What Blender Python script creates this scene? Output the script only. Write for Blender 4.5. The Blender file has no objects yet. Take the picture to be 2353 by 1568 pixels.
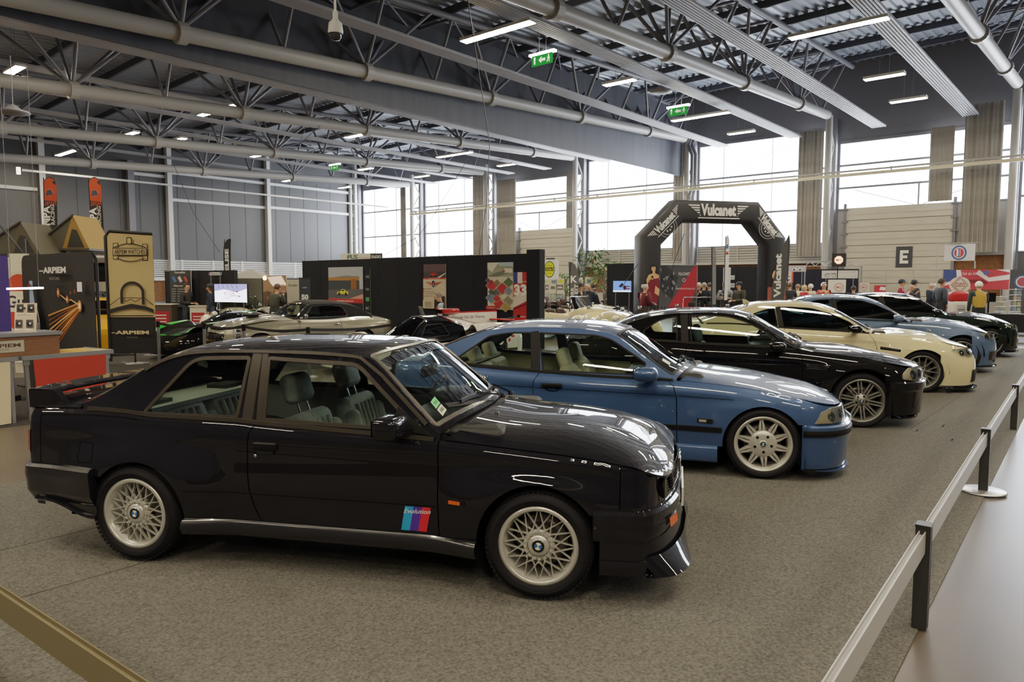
import bpy, bmesh, math, random
from mathutils import Vector, Matrix
from mathutils.geometry import delaunay_2d_cdt
PI = math.pi
random.seed(7)
COL = bpy.context.scene.collection

# ---------------------------------------------------------------- materials
def lin(c):
    if isinstance(c, str):
        c = c.lstrip('#'); c = [int(c[i:i+2], 16)/255 for i in (0, 2, 4)]
        return tuple(((v/12.92) if v <= .04045 else ((v+.055)/1.055)**2.4) for v in c) + (1,)
    return tuple(c) + (1,)
_mats = {}
def pmat(name, col, rough=.5, metal=0., coat=0., crough=.03, emit=None, estr=0., spec=.5, noise=None, bump=None, ior=1.45):
    if name in _mats: return _mats[name]
    m = bpy.data.materials.new(name); m.use_nodes = True
    nt = m.node_tree; b = nt.nodes['Principled BSDF']; m.diffuse_color = lin(col)
    b.inputs['Base Color'].default_value = lin(col)
    b.inputs['Roughness'].default_value = rough; b.inputs['Metallic'].default_value = metal
    b.inputs['Coat Weight'].default_value = coat; b.inputs['Coat Roughness'].default_value = crough
    b.inputs['Specular IOR Level'].default_value = spec; b.inputs['IOR'].default_value = ior
    if emit is not None:
        b.inputs['Emission Color'].default_value = lin(emit); b.inputs['Emission Strength'].default_value = estr
    if noise or bump:
        tc = nt.nodes.new('ShaderNodeTexCoord')
    if noise:   # (scale, amount, detail, stretch)
        sc, amt, det, stx = noise
        mp = nt.nodes.new('ShaderNodeMapping'); mp.inputs['Scale'].default_value = stx
        nz = nt.nodes.new('ShaderNodeTexNoise'); nz.inputs['Scale'].default_value = sc; nz.inputs['Detail'].default_value = det
        nt.links.new(tc.outputs['Object'], mp.inputs[0]); nt.links.new(mp.outputs[0], nz.inputs['Vector'])
        rp = nt.nodes.new('ShaderNodeMapRange'); rp.inputs[1].default_value = .3; rp.inputs[2].default_value = .7
        rp.inputs[3].default_value = 1-amt; rp.inputs[4].default_value = 1+amt
        nt.links.new(nz.outputs[0], rp.inputs[0])
        mx = nt.nodes.new('ShaderNodeMix'); mx.data_type = 'RGBA'; mx.blend_type = 'MULTIPLY'; mx.inputs[0].default_value = 1
        mx.inputs[6].default_value = lin(col); nt.links.new(rp.outputs[0], mx.inputs[7])
        nt.links.new(mx.outputs[2], b.inputs['Base Color'])
    if bump:
        sc, st, stx = bump
        mp2 = nt.nodes.new('ShaderNodeMapping'); mp2.inputs['Scale'].default_value = stx
        nz2 = nt.nodes.new('ShaderNodeTexNoise'); nz2.inputs['Scale'].default_value = sc; nz2.inputs['Detail'].default_value = 3
        nt.links.new(tc.outputs['Object'], mp2.inputs[0]); nt.links.new(mp2.outputs[0], nz2.inputs['Vector'])
        bp = nt.nodes.new('ShaderNodeBump'); bp.inputs['Strength'].default_value = st; bp.inputs['Distance'].default_value = .01
        nt.links.new(nz2.outputs[0], bp.inputs['Height']); nt.links.new(bp.outputs[0], b.inputs['Normal'])
    _mats[name] = m
    return m
def col(c, rough=.55, name=None):
    return pmat(name or ('flat_'+str(c).lstrip('#')+('_%d' % int(rough*100))), c, rough)
def glow(c, s, name=None):
    n = name or 'glow_%s_%g' % (c, s)
    if n in _mats: return _mats[n]
    m = bpy.data.materials.new(n); m.use_nodes = True; nt = m.node_tree; nt.nodes.clear()
    o = nt.nodes.new('ShaderNodeOutputMaterial'); e = nt.nodes.new('ShaderNodeEmission')
    e.inputs[0].default_value = lin(c); e.inputs[1].default_value = s
    nt.links.new(e.outputs[0], o.inputs[0]); _mats[n] = m; m.diffuse_color = lin(c)
    return m
def glassmat(name, tint, refl=1., rough=0., blend=.06):
    if name in _mats: return _mats[name]
    m = bpy.data.materials.new(name); m.use_nodes = True; nt = m.node_tree; nt.nodes.clear()
    o = nt.nodes.new('ShaderNodeOutputMaterial'); t = nt.nodes.new('ShaderNodeBsdfTransparent'); g = nt.nodes.new('ShaderNodeBsdfGlossy')
    t.inputs[0].default_value = lin(tint); g.inputs['Roughness'].default_value = rough
    f = nt.nodes.new('ShaderNodeFresnel'); f.inputs[0].default_value = 1.5
    ml = nt.nodes.new('ShaderNodeMath'); ml.operation = 'MULTIPLY_ADD'; ml.inputs[1].default_value = refl; ml.inputs[2].default_value = blend*.3; ml.use_clamp = True
    mx = nt.nodes.new('ShaderNodeMixShader')
    nt.links.new(f.outputs[0], ml.inputs[0]); nt.links.new(ml.outputs[0], mx.inputs[0])
    nt.links.new(t.outputs[0], mx.inputs[1]); nt.links.new(g.outputs[0], mx.inputs[2]); nt.links.new(mx.outputs[0], o.inputs[0])
    _mats[name] = m; m.diffuse_color = lin(tint)
    return m

# ---------------------------------------------------------------- mesh builder
class MB:
    def __init__(s): s.v = []; s.f = []; s.m = []; s.mats = []; s.cm = 0; s.sm = []; s.smooth = False
    def mat(s, m):
        if m not in s.mats: s.mats.append(m)
        s.cm = s.mats.index(m); return s
    def add(s, vs, fs, smooth=None):
        b = len(s.v); s.v.extend([tuple(v) for v in vs])
        for f in fs: s.f.append(tuple(i+b for i in f)); s.m.append(s.cm); s.sm.append(s.smooth if smooth is None else smooth)
        return s
    def box(s, c, d, M=None):
        x, y, z = (k/2 for k in d)
        vs = [Vector(((-x, x)[i & 1], (-y, y)[i >> 1 & 1], (-z, z)[i >> 2])) for i in range(8)]
        if M is not None: vs = [M @ v for v in vs]
        c = Vector(c); vs = [v+c for v in vs]
        return s.add(vs, [(0, 2, 3, 1), (4, 5, 7, 6), (0, 1, 5, 4), (2, 6, 7, 3), (0, 4, 6, 2), (1, 3, 7, 5)], False)
    def box2(s, a, b):
        return s.box([(a[i]+b[i])/2 for i in range(3)], [abs(b[i]-a[i]) for i in range(3)])
    def bar(s, p, q, w, h, up=(0, 0, 1)):
        p = Vector(p); q = Vector(q); d = q-p; L = d.length
        if L < 1e-6: return s
        x = d/L; u = Vector(up)
        if abs(x.dot(u)) > .98: u = Vector((1, 0, 0))
        y = u.cross(x).normalized(); z = x.cross(y)
        M = Matrix((x, y, z)).transposed()
        return s.box((p+q)/2, (L, w, h), M)
    def tube(s, pts, r, n=10, caps=True, smooth=True):
        pts = [Vector(p) for p in pts]; rs = r if isinstance(r, (list, tuple)) else [r]*len(pts)
        rings = []; u = None
        for i, p in enumerate(pts):
            t = (pts[min(i+1, len(pts)-1)]-pts[max(i-1, 0)]).normalized()
            if u is None: u = t.cross(Vector((0, 0, 1)) if abs(t.z) < .9 else Vector((1, 0, 0))).normalized()
            else: u = (u-t*u.dot(t)).normalized()
            w = t.cross(u)
            rings.append([p+(u*math.cos(2*PI*k/n)+w*math.sin(2*PI*k/n))*rs[i] for k in range(n)])
        vs = [v for R_ in rings for v in R_]; fs = []
        for i in range(len(pts)-1):
            for k in range(n): fs.append((i*n+k, i*n+(k+1) % n, (i+1)*n+(k+1) % n, (i+1)*n+k))
        s.add(vs, fs, smooth)
        if caps: s.add(rings[0], [tuple(range(n))[::-1]], False); s.add(rings[-1], [tuple(range(n))], False)
        return s
    def lathe(s, prof, n=32, M=None, smooth=True, a0=0, a1=2*PI, close=False):
        """profile of (radius, height): turned about z"""
        full = abs(a1-a0-2*PI) < 1e-6; na = n if full else n+1
        vs = []
        for r, h in prof:
            for k in range(na):
                a = a0+(a1-a0)*k/n; v = Vector((r*math.cos(a), r*math.sin(a), h)); vs.append(M @ v if M is not None else v)
        fs = []
        for i in range(len(prof)-1):
            for k in range(n): fs.append((i*na+k, i*na+(k+1) % na, (i+1)*na+(k+1) % na, (i+1)*na+k))
        return s.add(vs, fs, smooth)
    def prism(s, pts, d, M=None, off=0.):
        """polygon in xy pushed d along z"""
        n = len(pts); vs = [Vector((p[0], p[1], off)) for p in pts]+[Vector((p[0], p[1], off+d)) for p in pts]
        if M is not None: vs = [M @ v for v in vs]
        return s.add(vs, [tuple(range(n))[::-1], tuple(range(n, 2*n))]+[(i, (i+1) % n, n+(i+1) % n, n+i) for i in range(n)], False)
    def grid(s, fn, nu, nv, smooth=True, flip=False):
        vs = [fn(i/nu, j/nv) for i in range(nu+1) for j in range(nv+1)]; fs = []
        for i in range(nu):
            for j in range(nv):
                q = (i*(nv+1)+j, (i+1)*(nv+1)+j, (i+1)*(nv+1)+j+1, i*(nv+1)+j+1); fs.append(q[::-1] if flip else q)
        return s.add(vs, fs, smooth)
    def rbox(s, c, d, r, M=None, nu=20, nv=12):
        hx, hy, hz = (max(k/2-r, 0) for k in d); c = Vector(c); vs = []; fs = []
        for j in range(nv+1):
            th = PI*j/nv-PI/2
            for i in range(nu):
                ph = 2*PI*(i+.5)/nu
                n_ = Vector((math.cos(th)*math.cos(ph), math.cos(th)*math.sin(ph), math.sin(th)))
                v = Vector((math.copysign(hx, n_.x), math.copysign(hy, n_.y), math.copysign(hz, th if abs(th) > 1e-9 else 1)))+n_*r
                if j == 0 or j == nv: v = Vector((math.copysign(hx*.3, n_.x)*1., math.copysign(hy*.3, n_.y), v.z))
                vs.append((M @ v if M is not None else v)+c)
        for j in range(nv):
            for i in range(nu): fs.append((j*nu+i, j*nu+(i+1) % nu, (j+1)*nu+(i+1) % nu, (j+1)*nu+i))
        fs.append(tuple(range(nu))[::-1]); fs.append(tuple(range(nv*nu, nv*nu+nu)))
        return s.add(vs, fs, True)
    def xform(s, M, start=0):
        for i in range(start, len(s.v)): s.v[i] = tuple(M @ Vector(s.v[i]))
        return s
    def merge(s, o, M=None):
        for k, m in enumerate(o.mats):
            s.mat(m)
        b = len(s.v); s.v.extend([tuple(M @ Vector(v)) if M is not None else v for v in o.v])
        for f, mi, sm in zip(o.f, o.m, o.sm):
            s.f.append(tuple(i+b for i in f)); s.m.append(s.mats.index(o.mats[mi]) if o.mats else s.cm); s.sm.append(sm)
        return s
    def mesh(s, name, m=None):
        me = bpy.data.meshes.new(name); me.from_pydata(s.v, [], s.f)
        for k in (s.mats or ([m] if m else [])): me.materials.append(k)
        if s.mats: me.polygons.foreach_set('material_index', s.m)
        me.polygons.foreach_set('use_smooth', s.sm); me.update()
        return me
    def build(s, name, m=None, parent=None, **kw):
        o = bpy.data.objects.new(name, s.mesh(name, m)); COL.objects.link(o)
        if parent is not None: o.parent = parent
        tag(o, **kw)
        return o
def tag(o, label=None, cat=None, group=None, kind=None):
    if label: o['label'] = label
    if cat: o['category'] = cat
    if group: o['group'] = group
    if kind: o['kind'] = kind
    return o
def thing(name, label, cat, loc=(0, 0, 0), rz=0., group=None, scale=None):
    o = bpy.data.objects.new(name, None); COL.objects.link(o); o.location = loc; o.rotation_euler = (0, 0, rz)
    o.empty_display_size = .2
    return tag(o, label, cat, group)
def dup(root, loc=None, rz=None, label=None, group=None, parent=None):
    c = root.copy(); COL.objects.link(c)
    if parent is not None: c.parent = parent
    if loc is not None: c.location = loc
    if rz is not None: c.rotation_euler = (0, 0, rz)
    if label: c['label'] = label
    if group: c['group'] = group
    for ch in list(root.children): dup(ch, parent=c)
    return c
def struct(name, mb, m=None):
    return mb.build(name, m, kind='structure')
def T3(loc=(0, 0, 0), rz=0.): return Matrix.Translation(loc) @ Matrix.Rotation(rz, 4, 'Z')

# ---------------------------------------------------------------- camera of the photo and the room axes
F_PX, CX, CY, CAM_H = 1666., 1176.5, 784., 1.75
PITCH = math.atan(134/F_PX); AZ = math.radians(40.3)
FW = Vector((math.cos(AZ)*math.cos(PITCH), math.sin(AZ)*math.cos(PITCH), -math.sin(PITCH)))
RT = Vector((math.sin(AZ), -math.cos(AZ), 0)); UP = RT.cross(FW)
CAMP = Vector((0, 0, CAM_H))
def ray(px, py): return RT*(px-CX)+UP*(CY-py)+FW*F_PX
def onz(px, py, z):
    d = ray(px, py); return CAMP+d*((z-CAM_H)/d.z)
def onX(px, py, X):
    d = ray(px, py); return CAMP+d*(X/d.x)
def onY(px, py, Y):
    d = ray(px, py); return CAMP+d*(Y/d.y)
def at(px, py, dist):
    """point seen at a pixel, at a horizontal distance along the view axis"""
    d = ray(px, py); return CAMP+d*(dist/(d.x*math.cos(AZ)+d.y*math.sin(AZ)))
cam = bpy.data.cameras.new('camera'); cam_o = bpy.data.objects.new('camera', cam); COL.objects.link(cam_o)
cam.sensor_width = 36; cam.lens = F_PX/2353*36; cam.clip_end = 300
cam_o.matrix_world = Matrix.Translation(CAMP) @ Matrix((RT, UP, -FW)).transposed().to_4x4()
bpy.context.scene.camera = cam_o

# ---------------------------------------------------------------- text
_txt = {}
def text_poly(s, bold=0.):
    """flat outline of a string: (vertices, faces, width), 1 unit cap height"""
    k = (s, bold)
    if k in _txt: return _txt[k]
    cu = bpy.data.curves.new('t', 'FONT'); cu.body = s; cu.size = 1.; cu.offset = bold; cu.resolution_u = 3
    o = bpy.data.objects.new('t', cu); COL.objects.link(o)
    dg = bpy.context.evaluated_depsgraph_get(); me = bpy.data.meshes.new_from_object(o.evaluated_get(dg))
    vs = [(v.co.x, v.co.y) for v in me.vertices]; fs = [tuple(p.vertices) for p in me.polygons]
    bpy.data.objects.remove(o); bpy.data.curves.remove(cu); bpy.data.meshes.remove(me)
    if vs:
        x0 = min(v[0] for v in vs); x1 = max(v[0] for v in vs); H = .69
        vs = [((v[0]-x0)/H, v[1]/H) for v in vs]; w = (x1-x0)/H
    else: w = 0
    _txt[k] = (vs, fs, w); return _txt[k]
class Sheet:
    """flat printed artwork in local (u, v) metres, layers lie a hair apart"""
    def __init__(s, step=.0015): s.b = MB(); s.k = 0; s.step = step
    def poly(s, pts, c, rough=.5, z=None):
        s.k += 1; m = c if not isinstance(c, str) else col(c, rough)
        s.b.mat(m); n = len(pts); s.b.add([(p[0], p[1], s.k*s.step) for p in pts], [tuple(range(n))], False); return s
    def rect(s, u0, v0, u1, v1, c, rough=.5): return s.poly([(u0, v0), (u1, v0), (u1, v1), (u0, v1)], c, rough)
    def disc(s, u, v, ru, rv, c, n=28, a0=0, a1=2*PI):
        p = [(u+ru*math.cos(a0+(a1-a0)*i/n), v+rv*math.sin(a0+(a1-a0)*i/n)) for i in range(n+(a1-a0 < 6.28))]
        if a1-a0 < 6.28 and a1-a0 > 0 : p.append((u, v))
        return s.poly(p, c)
    def ring(s, u, v, r0, r1, c, n=28, a0=0., a1=2*PI, sx=1.):
        s.k += 1; s.b.mat(col(c) if isinstance(c, str) else c); vs = []
        for i in range(n+1):
            a = a0+(a1-a0)*i/n
            vs += [(u+sx*r0*math.cos(a), v+r0*math.sin(a), s.k*s.step), (u+sx*r1*math.cos(a), v+r1*math.sin(a), s.k*s.step)]
        s.b.add(vs, [(2*i, 2*i+1, 2*i+3, 2*i+2) for i in range(n)], False); return s
    def line(s, pts, w, c):
        for (a, b) in zip(pts, pts[1:]):
            d = Vector((b[0]-a[0], b[1]-a[1])); L = d.length
            if L < 1e-6: continue
            n = Vector((-d.y, d.x))/L*w/2
            s.poly([(a[0]-n.x, a[1]-n.y), (b[0]-n.x, b[1]-n.y), (b[0]+n.x, b[1]+n.y), (a[0]+n.x, a[1]+n.y)], c)
        return s
    def text(s, t, u, v, h, c, bold=0., align='c', w=None, shear=0., rot=0.):
        vs, fs, tw = text_poly(t, bold)
        sx = h if w is None else w/max(tw, 1e-6)
        W_ = tw*sx; ox = {'c': -W_/2, 'l': 0, 'r': -W_}[align]
        s.k += 1; s.b.mat(col(c) if isinstance(c, str) else c); ca, sa = math.cos(rot), math.sin(rot); out = []
        for x, y in vs:
            a = ox+x*sx+shear*y*h; b = y*h
            out.append((u+a*ca-b*sa, v+a*sa+b*ca, s.k*s.step))
        s.b.add(out, fs, False); return s
    def place(s, origin, udir, vdir=(0, 0, 1)):
        u = Vector(udir).normalized(); v = Vector(vdir).normalized(); n = u.cross(v)
        return Matrix.Translation(origin) @ Matrix((u, v, n)).transposed().to_4x4()
# ---------------------------------------------------------------- hall materials
M_CONC = pmat('polished_concrete', '#51483e', .33, noise=(.6, .28, 6, (1, 1, 1)), bump=(2.5, .04, (1, 1, 1)))
M_CARP = pmat('grey_carpet', '#5f5d58', .95, spec=.15, noise=(70, .42, 6, (1, 1, 1)), bump=(160, .6, (1, 1, 1)))
M_CARP2 = pmat('dark_carpet', '#403f3d', .95, spec=.15, noise=(70, .35, 6, (1, 1, 1)))
M_SEAM = col('#26241f', .9)
M_PANEL = pmat('dark_wall_panel', '#4c4c4e', .45, noise=(.35, .12, 2, (1, 1, .3)))
M_STEEL = pmat('painted_steel', '#a19f9b', .42)
M_STEELD = pmat('painted_steel_dark', '#74747a', .5)
M_WHITE = pmat('white_steel', '#cfcfcd', .5)
M_DECK = pmat('galvanised_deck', '#8f959e', .45, metal=.25)
M_PURL = pmat('purlin_steel', '#55575e', .5)
M_SMOKE = pmat('smoke_curtain', '#4a4c54', .6, noise=(3, .12, 2, (1, .05, .1)))
M_DOORP = pmat('door_panel', '#b9b2a3', .5, noise=(1.5, .06, 3, (1, 1, 6)))
M_CURT = pmat('hall_curtain', '#8f8a83', .9, noise=(1.2, .16, 2, (.2, .2, 1.4)))
M_OSB = pmat('osb_board', '#6e4a2b', .8, noise=(14, .3, 4, (1, 1, 1)))
M_PANE = glow('#edf5ff', 13.0, 'overcast_pane')
M_ALU = pmat('brushed_aluminium', '#b4b5b6', .32, metal=.85)
M_LAMP = glow('#ffedcf', 135., 'lamp_diffuser')
M_LAMPH = pmat('lamp_housing', '#d8d8d4', .4)

# ---------------------------------------------------------------- floor
X0, X1, Y0, Y1, XW, YL = -14., 36., -16., 46., 36., 46.
b = MB(); b.box2((X0-.3, Y0-.3, -.2), (X1+.3, Y1+.3, 0)); struct('floor', b, M_CONC)
def carpet(name, pts, m, label, t=.006):
    b = MB(); b.prism(pts, t); o = b.build(name, m, label=label, cat='carpet'); return o
e0 = lambda X: .70+.031*(X-3.4)
cp = carpet('carpet', [(-6, e0(-6)), (23.5, e0(23.5)), (23.5, 7.36), (-6, 7.33)], M_CARP, 'large grey show carpet under the row of coupes, edged by the low belt barrier')
for yy, xa, xb in ((5.53, -4, 3.2), (4.6, -4, 3.0), (1.9, 9.6, 23)): b = MB(); b.bar((xa, yy, .0068), (xb, yy, .0068), .007, .0012); b.build('seam', M_SEAM, cp)
b = MB()
for k, (xa, xb, yy, dy, h) in enumerate(((9.5, 15, 1.75, -.25, .012), (10, 16, 1.55, -.2, .009), (9.2, 13, 1.32, -.1, .008), (11, 18, 2.1, -.3, .008))):
    b.grid(lambda u, v: (xa+(xb-xa)*u, yy+dy*u+(v-.5)*.16+.02*math.sin(9*u+k), .006+h*math.sin(PI*u)**.5*math.sin(PI*v)**2), 30, 8)
b.build('crease', M_CARP, cp)
carpet('carpet', [(-6, 10.3), (4.6, 10.3), (4.6, 15.5), (-6, 15.5)], M_CARP2, 'dark grey carpet under the watch stand table')
carpet('carpet', [(5.6, 13.4), (14.9, 10.8), (14.9, 21.), (5.6, 21.)], M_CARP2, 'dark grey carpet under the silver convertible and the race car')

# ---------------------------------------------------------------- window wall (x = 36)
COLS = [3.7+7.03*k for k in range(7)]
bays = []   # (y0, y1, sill, head)
for k in range(6):
    y0, y1 = COLS[k], COLS[k+1]
    bays.append((y0+.2, y1-.2, 3.65, 8.95))
DOORS = {0: (5.84, 10.12, 5.18), 3: (25.3, 29.72, 5.05)}
b = MB(); b.mat(M_STEELD)
b.box2((XW, Y0, 8.95), (XW+.3, Y1+.3, 12.5))                       # fascia over the windows
b.box2((XW, Y0, 0), (XW+.3, COLS[0]-.2, 8.95)) if False else None
for k in range(7): b.box2((XW, COLS[k]-.2, 0), (XW+.3, COLS[k]+.2, 8.95))
b.box2((XW, COLS[6]+.2, 0), (XW+.3, Y1+.3, 8.95))
b.mat(pmat('lower_wall_cladding', '#a5a199', .55))
for k, (ya, yb, s, h) in enumerate(bays):
    if k in DOORS:
        da, db, dh = DOORS[k]
        b.box2((XW, ya, 0), (XW+.3, da, dh)); b.box2((XW, db, 0), (XW+.3, yb, dh))
        b.mat(M_STEELD); b.box2((XW, ya, 8.27), (XW+.3, yb, 8.95)); b.mat(pmat('lower_wall_cladding', '#a5a199', .55))
    else:
        b.box2((XW, ya, 0), (XW+.3, yb, s))
b.mat(M_PANEL); b.box2((XW, Y0, 0), (XW+.3, -3.5, 8.95)); b.box2((XW, 1.8, 0), (XW+.3, COLS[0]-.2, 3.0))
struct('wall_front', b)
# cladding ribs, ledge and osb along the foot of the wall
n = 0
for k, (ya, yb, s, h) in enumerate(bays):
    if k in DOORS: continue
    n += 1; b = MB(); b.mat(pmat('louvre_band', '#9c9a93', .45))
    for i in range(6): b.box2((XW-.05, ya, 2.86+i*.13), (XW, yb, 2.93+i*.13))
    for i in range(4): b.box2((XW-.08, ya+(yb-ya)*i/3-.04, 2.8), (XW, ya+(yb-ya)*i/3+.04, 3.65))
    b.mat(pmat('ledge_grey', '#b1aea5', .5)); b.box2((XW-.22, ya, 2.68), (XW, yb, 2.82))
    b.mat(M_OSB); b.box2((XW-.03, ya, 1.2), (XW, yb, 2.66))
    struct('trim_%d' % n, b)
n += 1; b = MB(); b.mat(M_OSB); b.box2((XW-.03, COLS[0]+.2, 1.2), (XW, 5.75, 2.9)); b.mat(M_STEEL); b.box2((XW-.1, COLS[0]+.2, 2.9), (XW, 5.75, 3.08)); struct('trim_%d' % n, b)
# glazing
for k, (ya, yb, s, h) in enumerate(bays+[(-3.5, 3.5, 3.05, 8.95)]):
    if k in DOORS: s = DOORS[k][2]; h = 8.27
    b = MB(); b.mat(M_PANE); b.add([(XW+.12, ya, s), (XW+.12, yb, s), (XW+.12, yb, h), (XW+.12, ya, h)], [(0, 3, 2, 1)], False)
    w = struct('window_%d' % (k+1), b)
    b = MB()
    zs = (6.12, 7.15) if k in DOORS else (5.25, 7.13)
    for z in zs: b.box2((XW-.06, ya, z-.045), (XW+.1, yb, z+.045))
    if k in DOORS:
        b.box2((XW-.02, (ya+yb)/2-.03, s), (XW+.08, (ya+yb)/2+.03, 6.12))
        b.bar((XW+.02, ya+.7, 6.0), (XW+.02, (ya+yb)/2-.2, s+.02), .03, .03); b.bar((XW+.02, yb-.7, 6.0), (XW+.02, (ya+yb)/2+.2, s+.02), .03, .03)
    else:
        for q in (.42, .8): b.box2((XW, ya+(yb-ya)*q-.01, s), (XW+.08, ya+(yb-ya)*q+.01, h))
        b.bar((XW, ya+.4, h-.1), (XW, yb-.4, 7.1), .012, .012)
    b.box2((XW-.05, ya-.02, s-.06), (XW+.1, yb+.02, s)); b.box2((XW-.05, ya-.02, h-.12), (XW+.1, yb+.02, h+.02))
    b.build('window_frame', M_STEELD, w, kind='structure')
# sectional doors
for k, (da, db, dh) in DOORS.items():
    b = MB(); b.mat(M_DOORP); nrow = 9
    for i in range(nrow):
        z0 = dh*i/nrow; z1 = dh*(i+1)/nrow
        b.box2((XW-.16, da, z0+.012), (XW-.06, db, z1-.012))
        b.box2((XW-.175, da, z0+(z1-z0)*.46), (XW-.16, db, z0+(z1-z0)*.5))
    b.mat(pmat('door_gap', '#6d675c', .7)); b.box2((XW-.1, da, 0), (XW-.02, db, dh))
    d = struct('door_%d' % (1 if k == 0 else 2), b)
    b = MB()
    for yy in (da-.06, db+.06):
        b.box2((XW-.2, yy-.06, 0), (XW-.02, yy+.06, dh+.2))
        for i in range(nrow): b.box2((XW-.24, yy-.14, dh*(i+.9)/nrow-.03), (XW-.12, yy+.14, dh*(i+.9)/nrow+.03))
    b.build('door_track', M_STEELD, d, kind='structure')
sh = Sheet(); sh.rect(0, 0, .66, .92, '#35353d'); sh.rect(.16, .17, .5, .75, '#e9e6dc'); sh.rect(.28, .52, .51, .62, '#35353d'); sh.rect(.28, .3, .51, .4, '#35353d'); sh.rect(.46, .40, .51, .52, '#35353d')
sh.b.mat(col('#35353d')); sh.b.box((.33, .46, -.008), (.66, .92, .016))
o = sh.b.build('gate_sign', label='dark square gate sign with a white letter E on the beige sectional door', cat='sign')
o.matrix_world = sh.place((XW-.19, 7.97, 2.43), (0, -1, 0))
sh = Sheet(); sh.rect(0, 0, .66, .92, '#35353d'); sh.disc(.33, .46, .22, .22, '#c9a95c'); sh.b.mat(col('#35353d')); sh.b.box((.33, .46, -.008), (.66, .92, .016))
o = sh.b.build('gate_sign', label='dark square gate sign half hidden behind the white club flag', cat='sign'); o.matrix_world = sh.place((XW-.19, 27.6, 2.35), (0, -1, 0))
# columns
n0 = ['beside the big lettered door at the edge of the hall', 'just past the lettered sectional door', 'behind the inflatable arch', 'beside the plain sectional door', 'between the drawn grey curtains', 'in the bright glazing behind the black booth', 'in the corner of the dark wall']
for k, yy in enumerate(COLS):
    t = thing('lattice_column', 'tall grey steel lattice column '+n0[k], 'column', (34.9, yy, 0), group='window wall columns')
    b = MB(); b.tube([(0, 0, 0), (0, 0, 9.3)], .15, 14); b.box((0, 0, .02), (.5, .5, .04)); b.build('inner_post', M_STEEL, t)
    b = MB(); b.box2((.72, -.11, 0), (.98, .11, 9.3)); b.build('outer_post', M_STEELD, t)
    b = MB(); z = .4
    i = 0
    while z < 8.8:
        b.tube([(.1 if i % 2 else .72, 0, z), (.72 if i % 2 else .1, 0, z+.95)], .045, 6); z += .95; i += 1
    b.build('lacing', M_STEEL, t)
    if k in (2,):
        b = MB()
        for dy in (-.42, -.2): b.tube([(-.05, dy, 0), (-.05, dy, 6.2), (-.05, dy-.12, 6.6), (-.05, dy-.12, 8.3), (-.05, dy+.1, 8.8), (.3, dy+.1, 9.3)], .085, 10)
        b.build('downpipe', M_STEELD, t)
# curtains
def curtain(y0, y1, z0, z1, lab, x=35.45):
    b = MB(); w = abs(y1-y0); nf = max(4, int(w/.16)); b.smooth = True
    ph = random.random()*6
    b.grid(lambda u, v: (x+.05*math.sin(u*nf*2*PI+ph+.5*math.sin(v*2))*(1-.5*v)+.02*math.sin(u*31), y0+(y1-y0)*u+.015*math.sin(u*nf*4*PI), z0+(z1-z0)*v), nf*6, 8)
    b.build('window_curtain', M_CURT, label=lab, cat='curtain', group='drawn curtains on the window wall')
curtain(33.5, 32., 3.0, 9.0, 'wide grey curtain drawn beside the lattice column above the black booth')
curtain(31.4, 29.75, 3.1, 8.3, 'beige grey curtain with dark bands between two bright slits of window')
curtain(25.8, 25.0, 5.0, 8.3, 'narrow dark grey curtain hanging above the plain sectional door')
curtain(18.8, 17.9, 3.0, 9.0, 'grey curtain hanging in folds behind the top of the arch')
curtain(12.25, 11.1, 3.0, 8.85, 'wide grey curtain hanging between the arch and the lettered door')
curtain(6.75, 5.85, 5.2, 8.3, 'grey curtain bunched above the corner of the lettered door')
curtain(5.5, 4.15, 3.0, 9.05, 'very wide grey curtain beside the last column past the lettered door')
curtain(40.7, 40.1, 3.6, 8.9, 'thin grey curtain beside the first column of the bright glazing')
# long conduit along the columns
t = thing('cable_tray', 'long pale conduit running across the columns in front of the windows', 'pipe', (34.5, 20, 6.5))
b = MB(); b.box2((-.06, -18.6, -.06), (.06, 18.6, .07)); b.build('tray', pmat('cream_duct', '#cfc6ac', .5), t)
b = MB(); b.tube([(.02, -18.6, .17), (.02, 18.6, .17)], .045, 8)
for i in range(13): b.box((.02, -18+3*i, .13), (.1, .05, .2))
b.build('conduit', M_STEEL, t)

# ---------------------------------------------------------------- dark panel wall (y = 46)
b = MB(); b.mat(M_PANEL); b.box2((X0, YL, 3.2), (X1+.3, YL+.3, 12)); b.mat(M_STEELD); b.box2((X0, YL, 0), (X1+.3, YL+.3, 3.2))
b.mat(pmat('panel_joint', '#2f3135', .6))
for i in range(42): b.box2((X0+1.15*i-.008, YL-.012, 3.2), (X0+1.15*i+.008, YL, 9))
struct('wall_left', b)
b = MB()
for xx, w, m in ((7.2, .3, M_WHITE), (14.1, .3, M_WHITE), (18.75, .36, M_STEELD), (21.05, .28, M_WHITE), (27.85, .26, M_WHITE), (35.3, .2, M_WHITE), (.3, .3, M_WHITE)):
    b.mat(m); b.box2((xx-w/2, YL-.35, 0), (xx+w/2, YL, 9.0 if m is M_STEELD else 11))
b.mat(M_WHITE)
for xa, xb, z in ((-10, 13.9, 6.85), (21.2, 27.7, 6.93), (28, 35.2, 6.98), (18.9, 20.9, 8.3), (21.2, 35.2, 8.6)): b.box2((xa, YL-.12, z-.09), (xb, YL, z+.09))
b.mat(pmat('white_louvre', '#c9cac8', .5))
for i in range(8): b.box2((-10, YL-.09, 2.16+i*.13), (35.2, YL-.02, 2.25+i*.13))
for i in range(22): b.box2((-9+2.05*i-.07, YL-.11, 2.1), (-9+2.05*i+.07, YL, 3.2))
b.mat(M_WHITE); b.box2((-10, YL-.18, 1.88), (35.2, YL, 2.1)); b.mat(M_OSB); b.box2((-10, YL-.05, .6), (35.2, YL, 1.86))
struct('trim_20', b)
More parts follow.
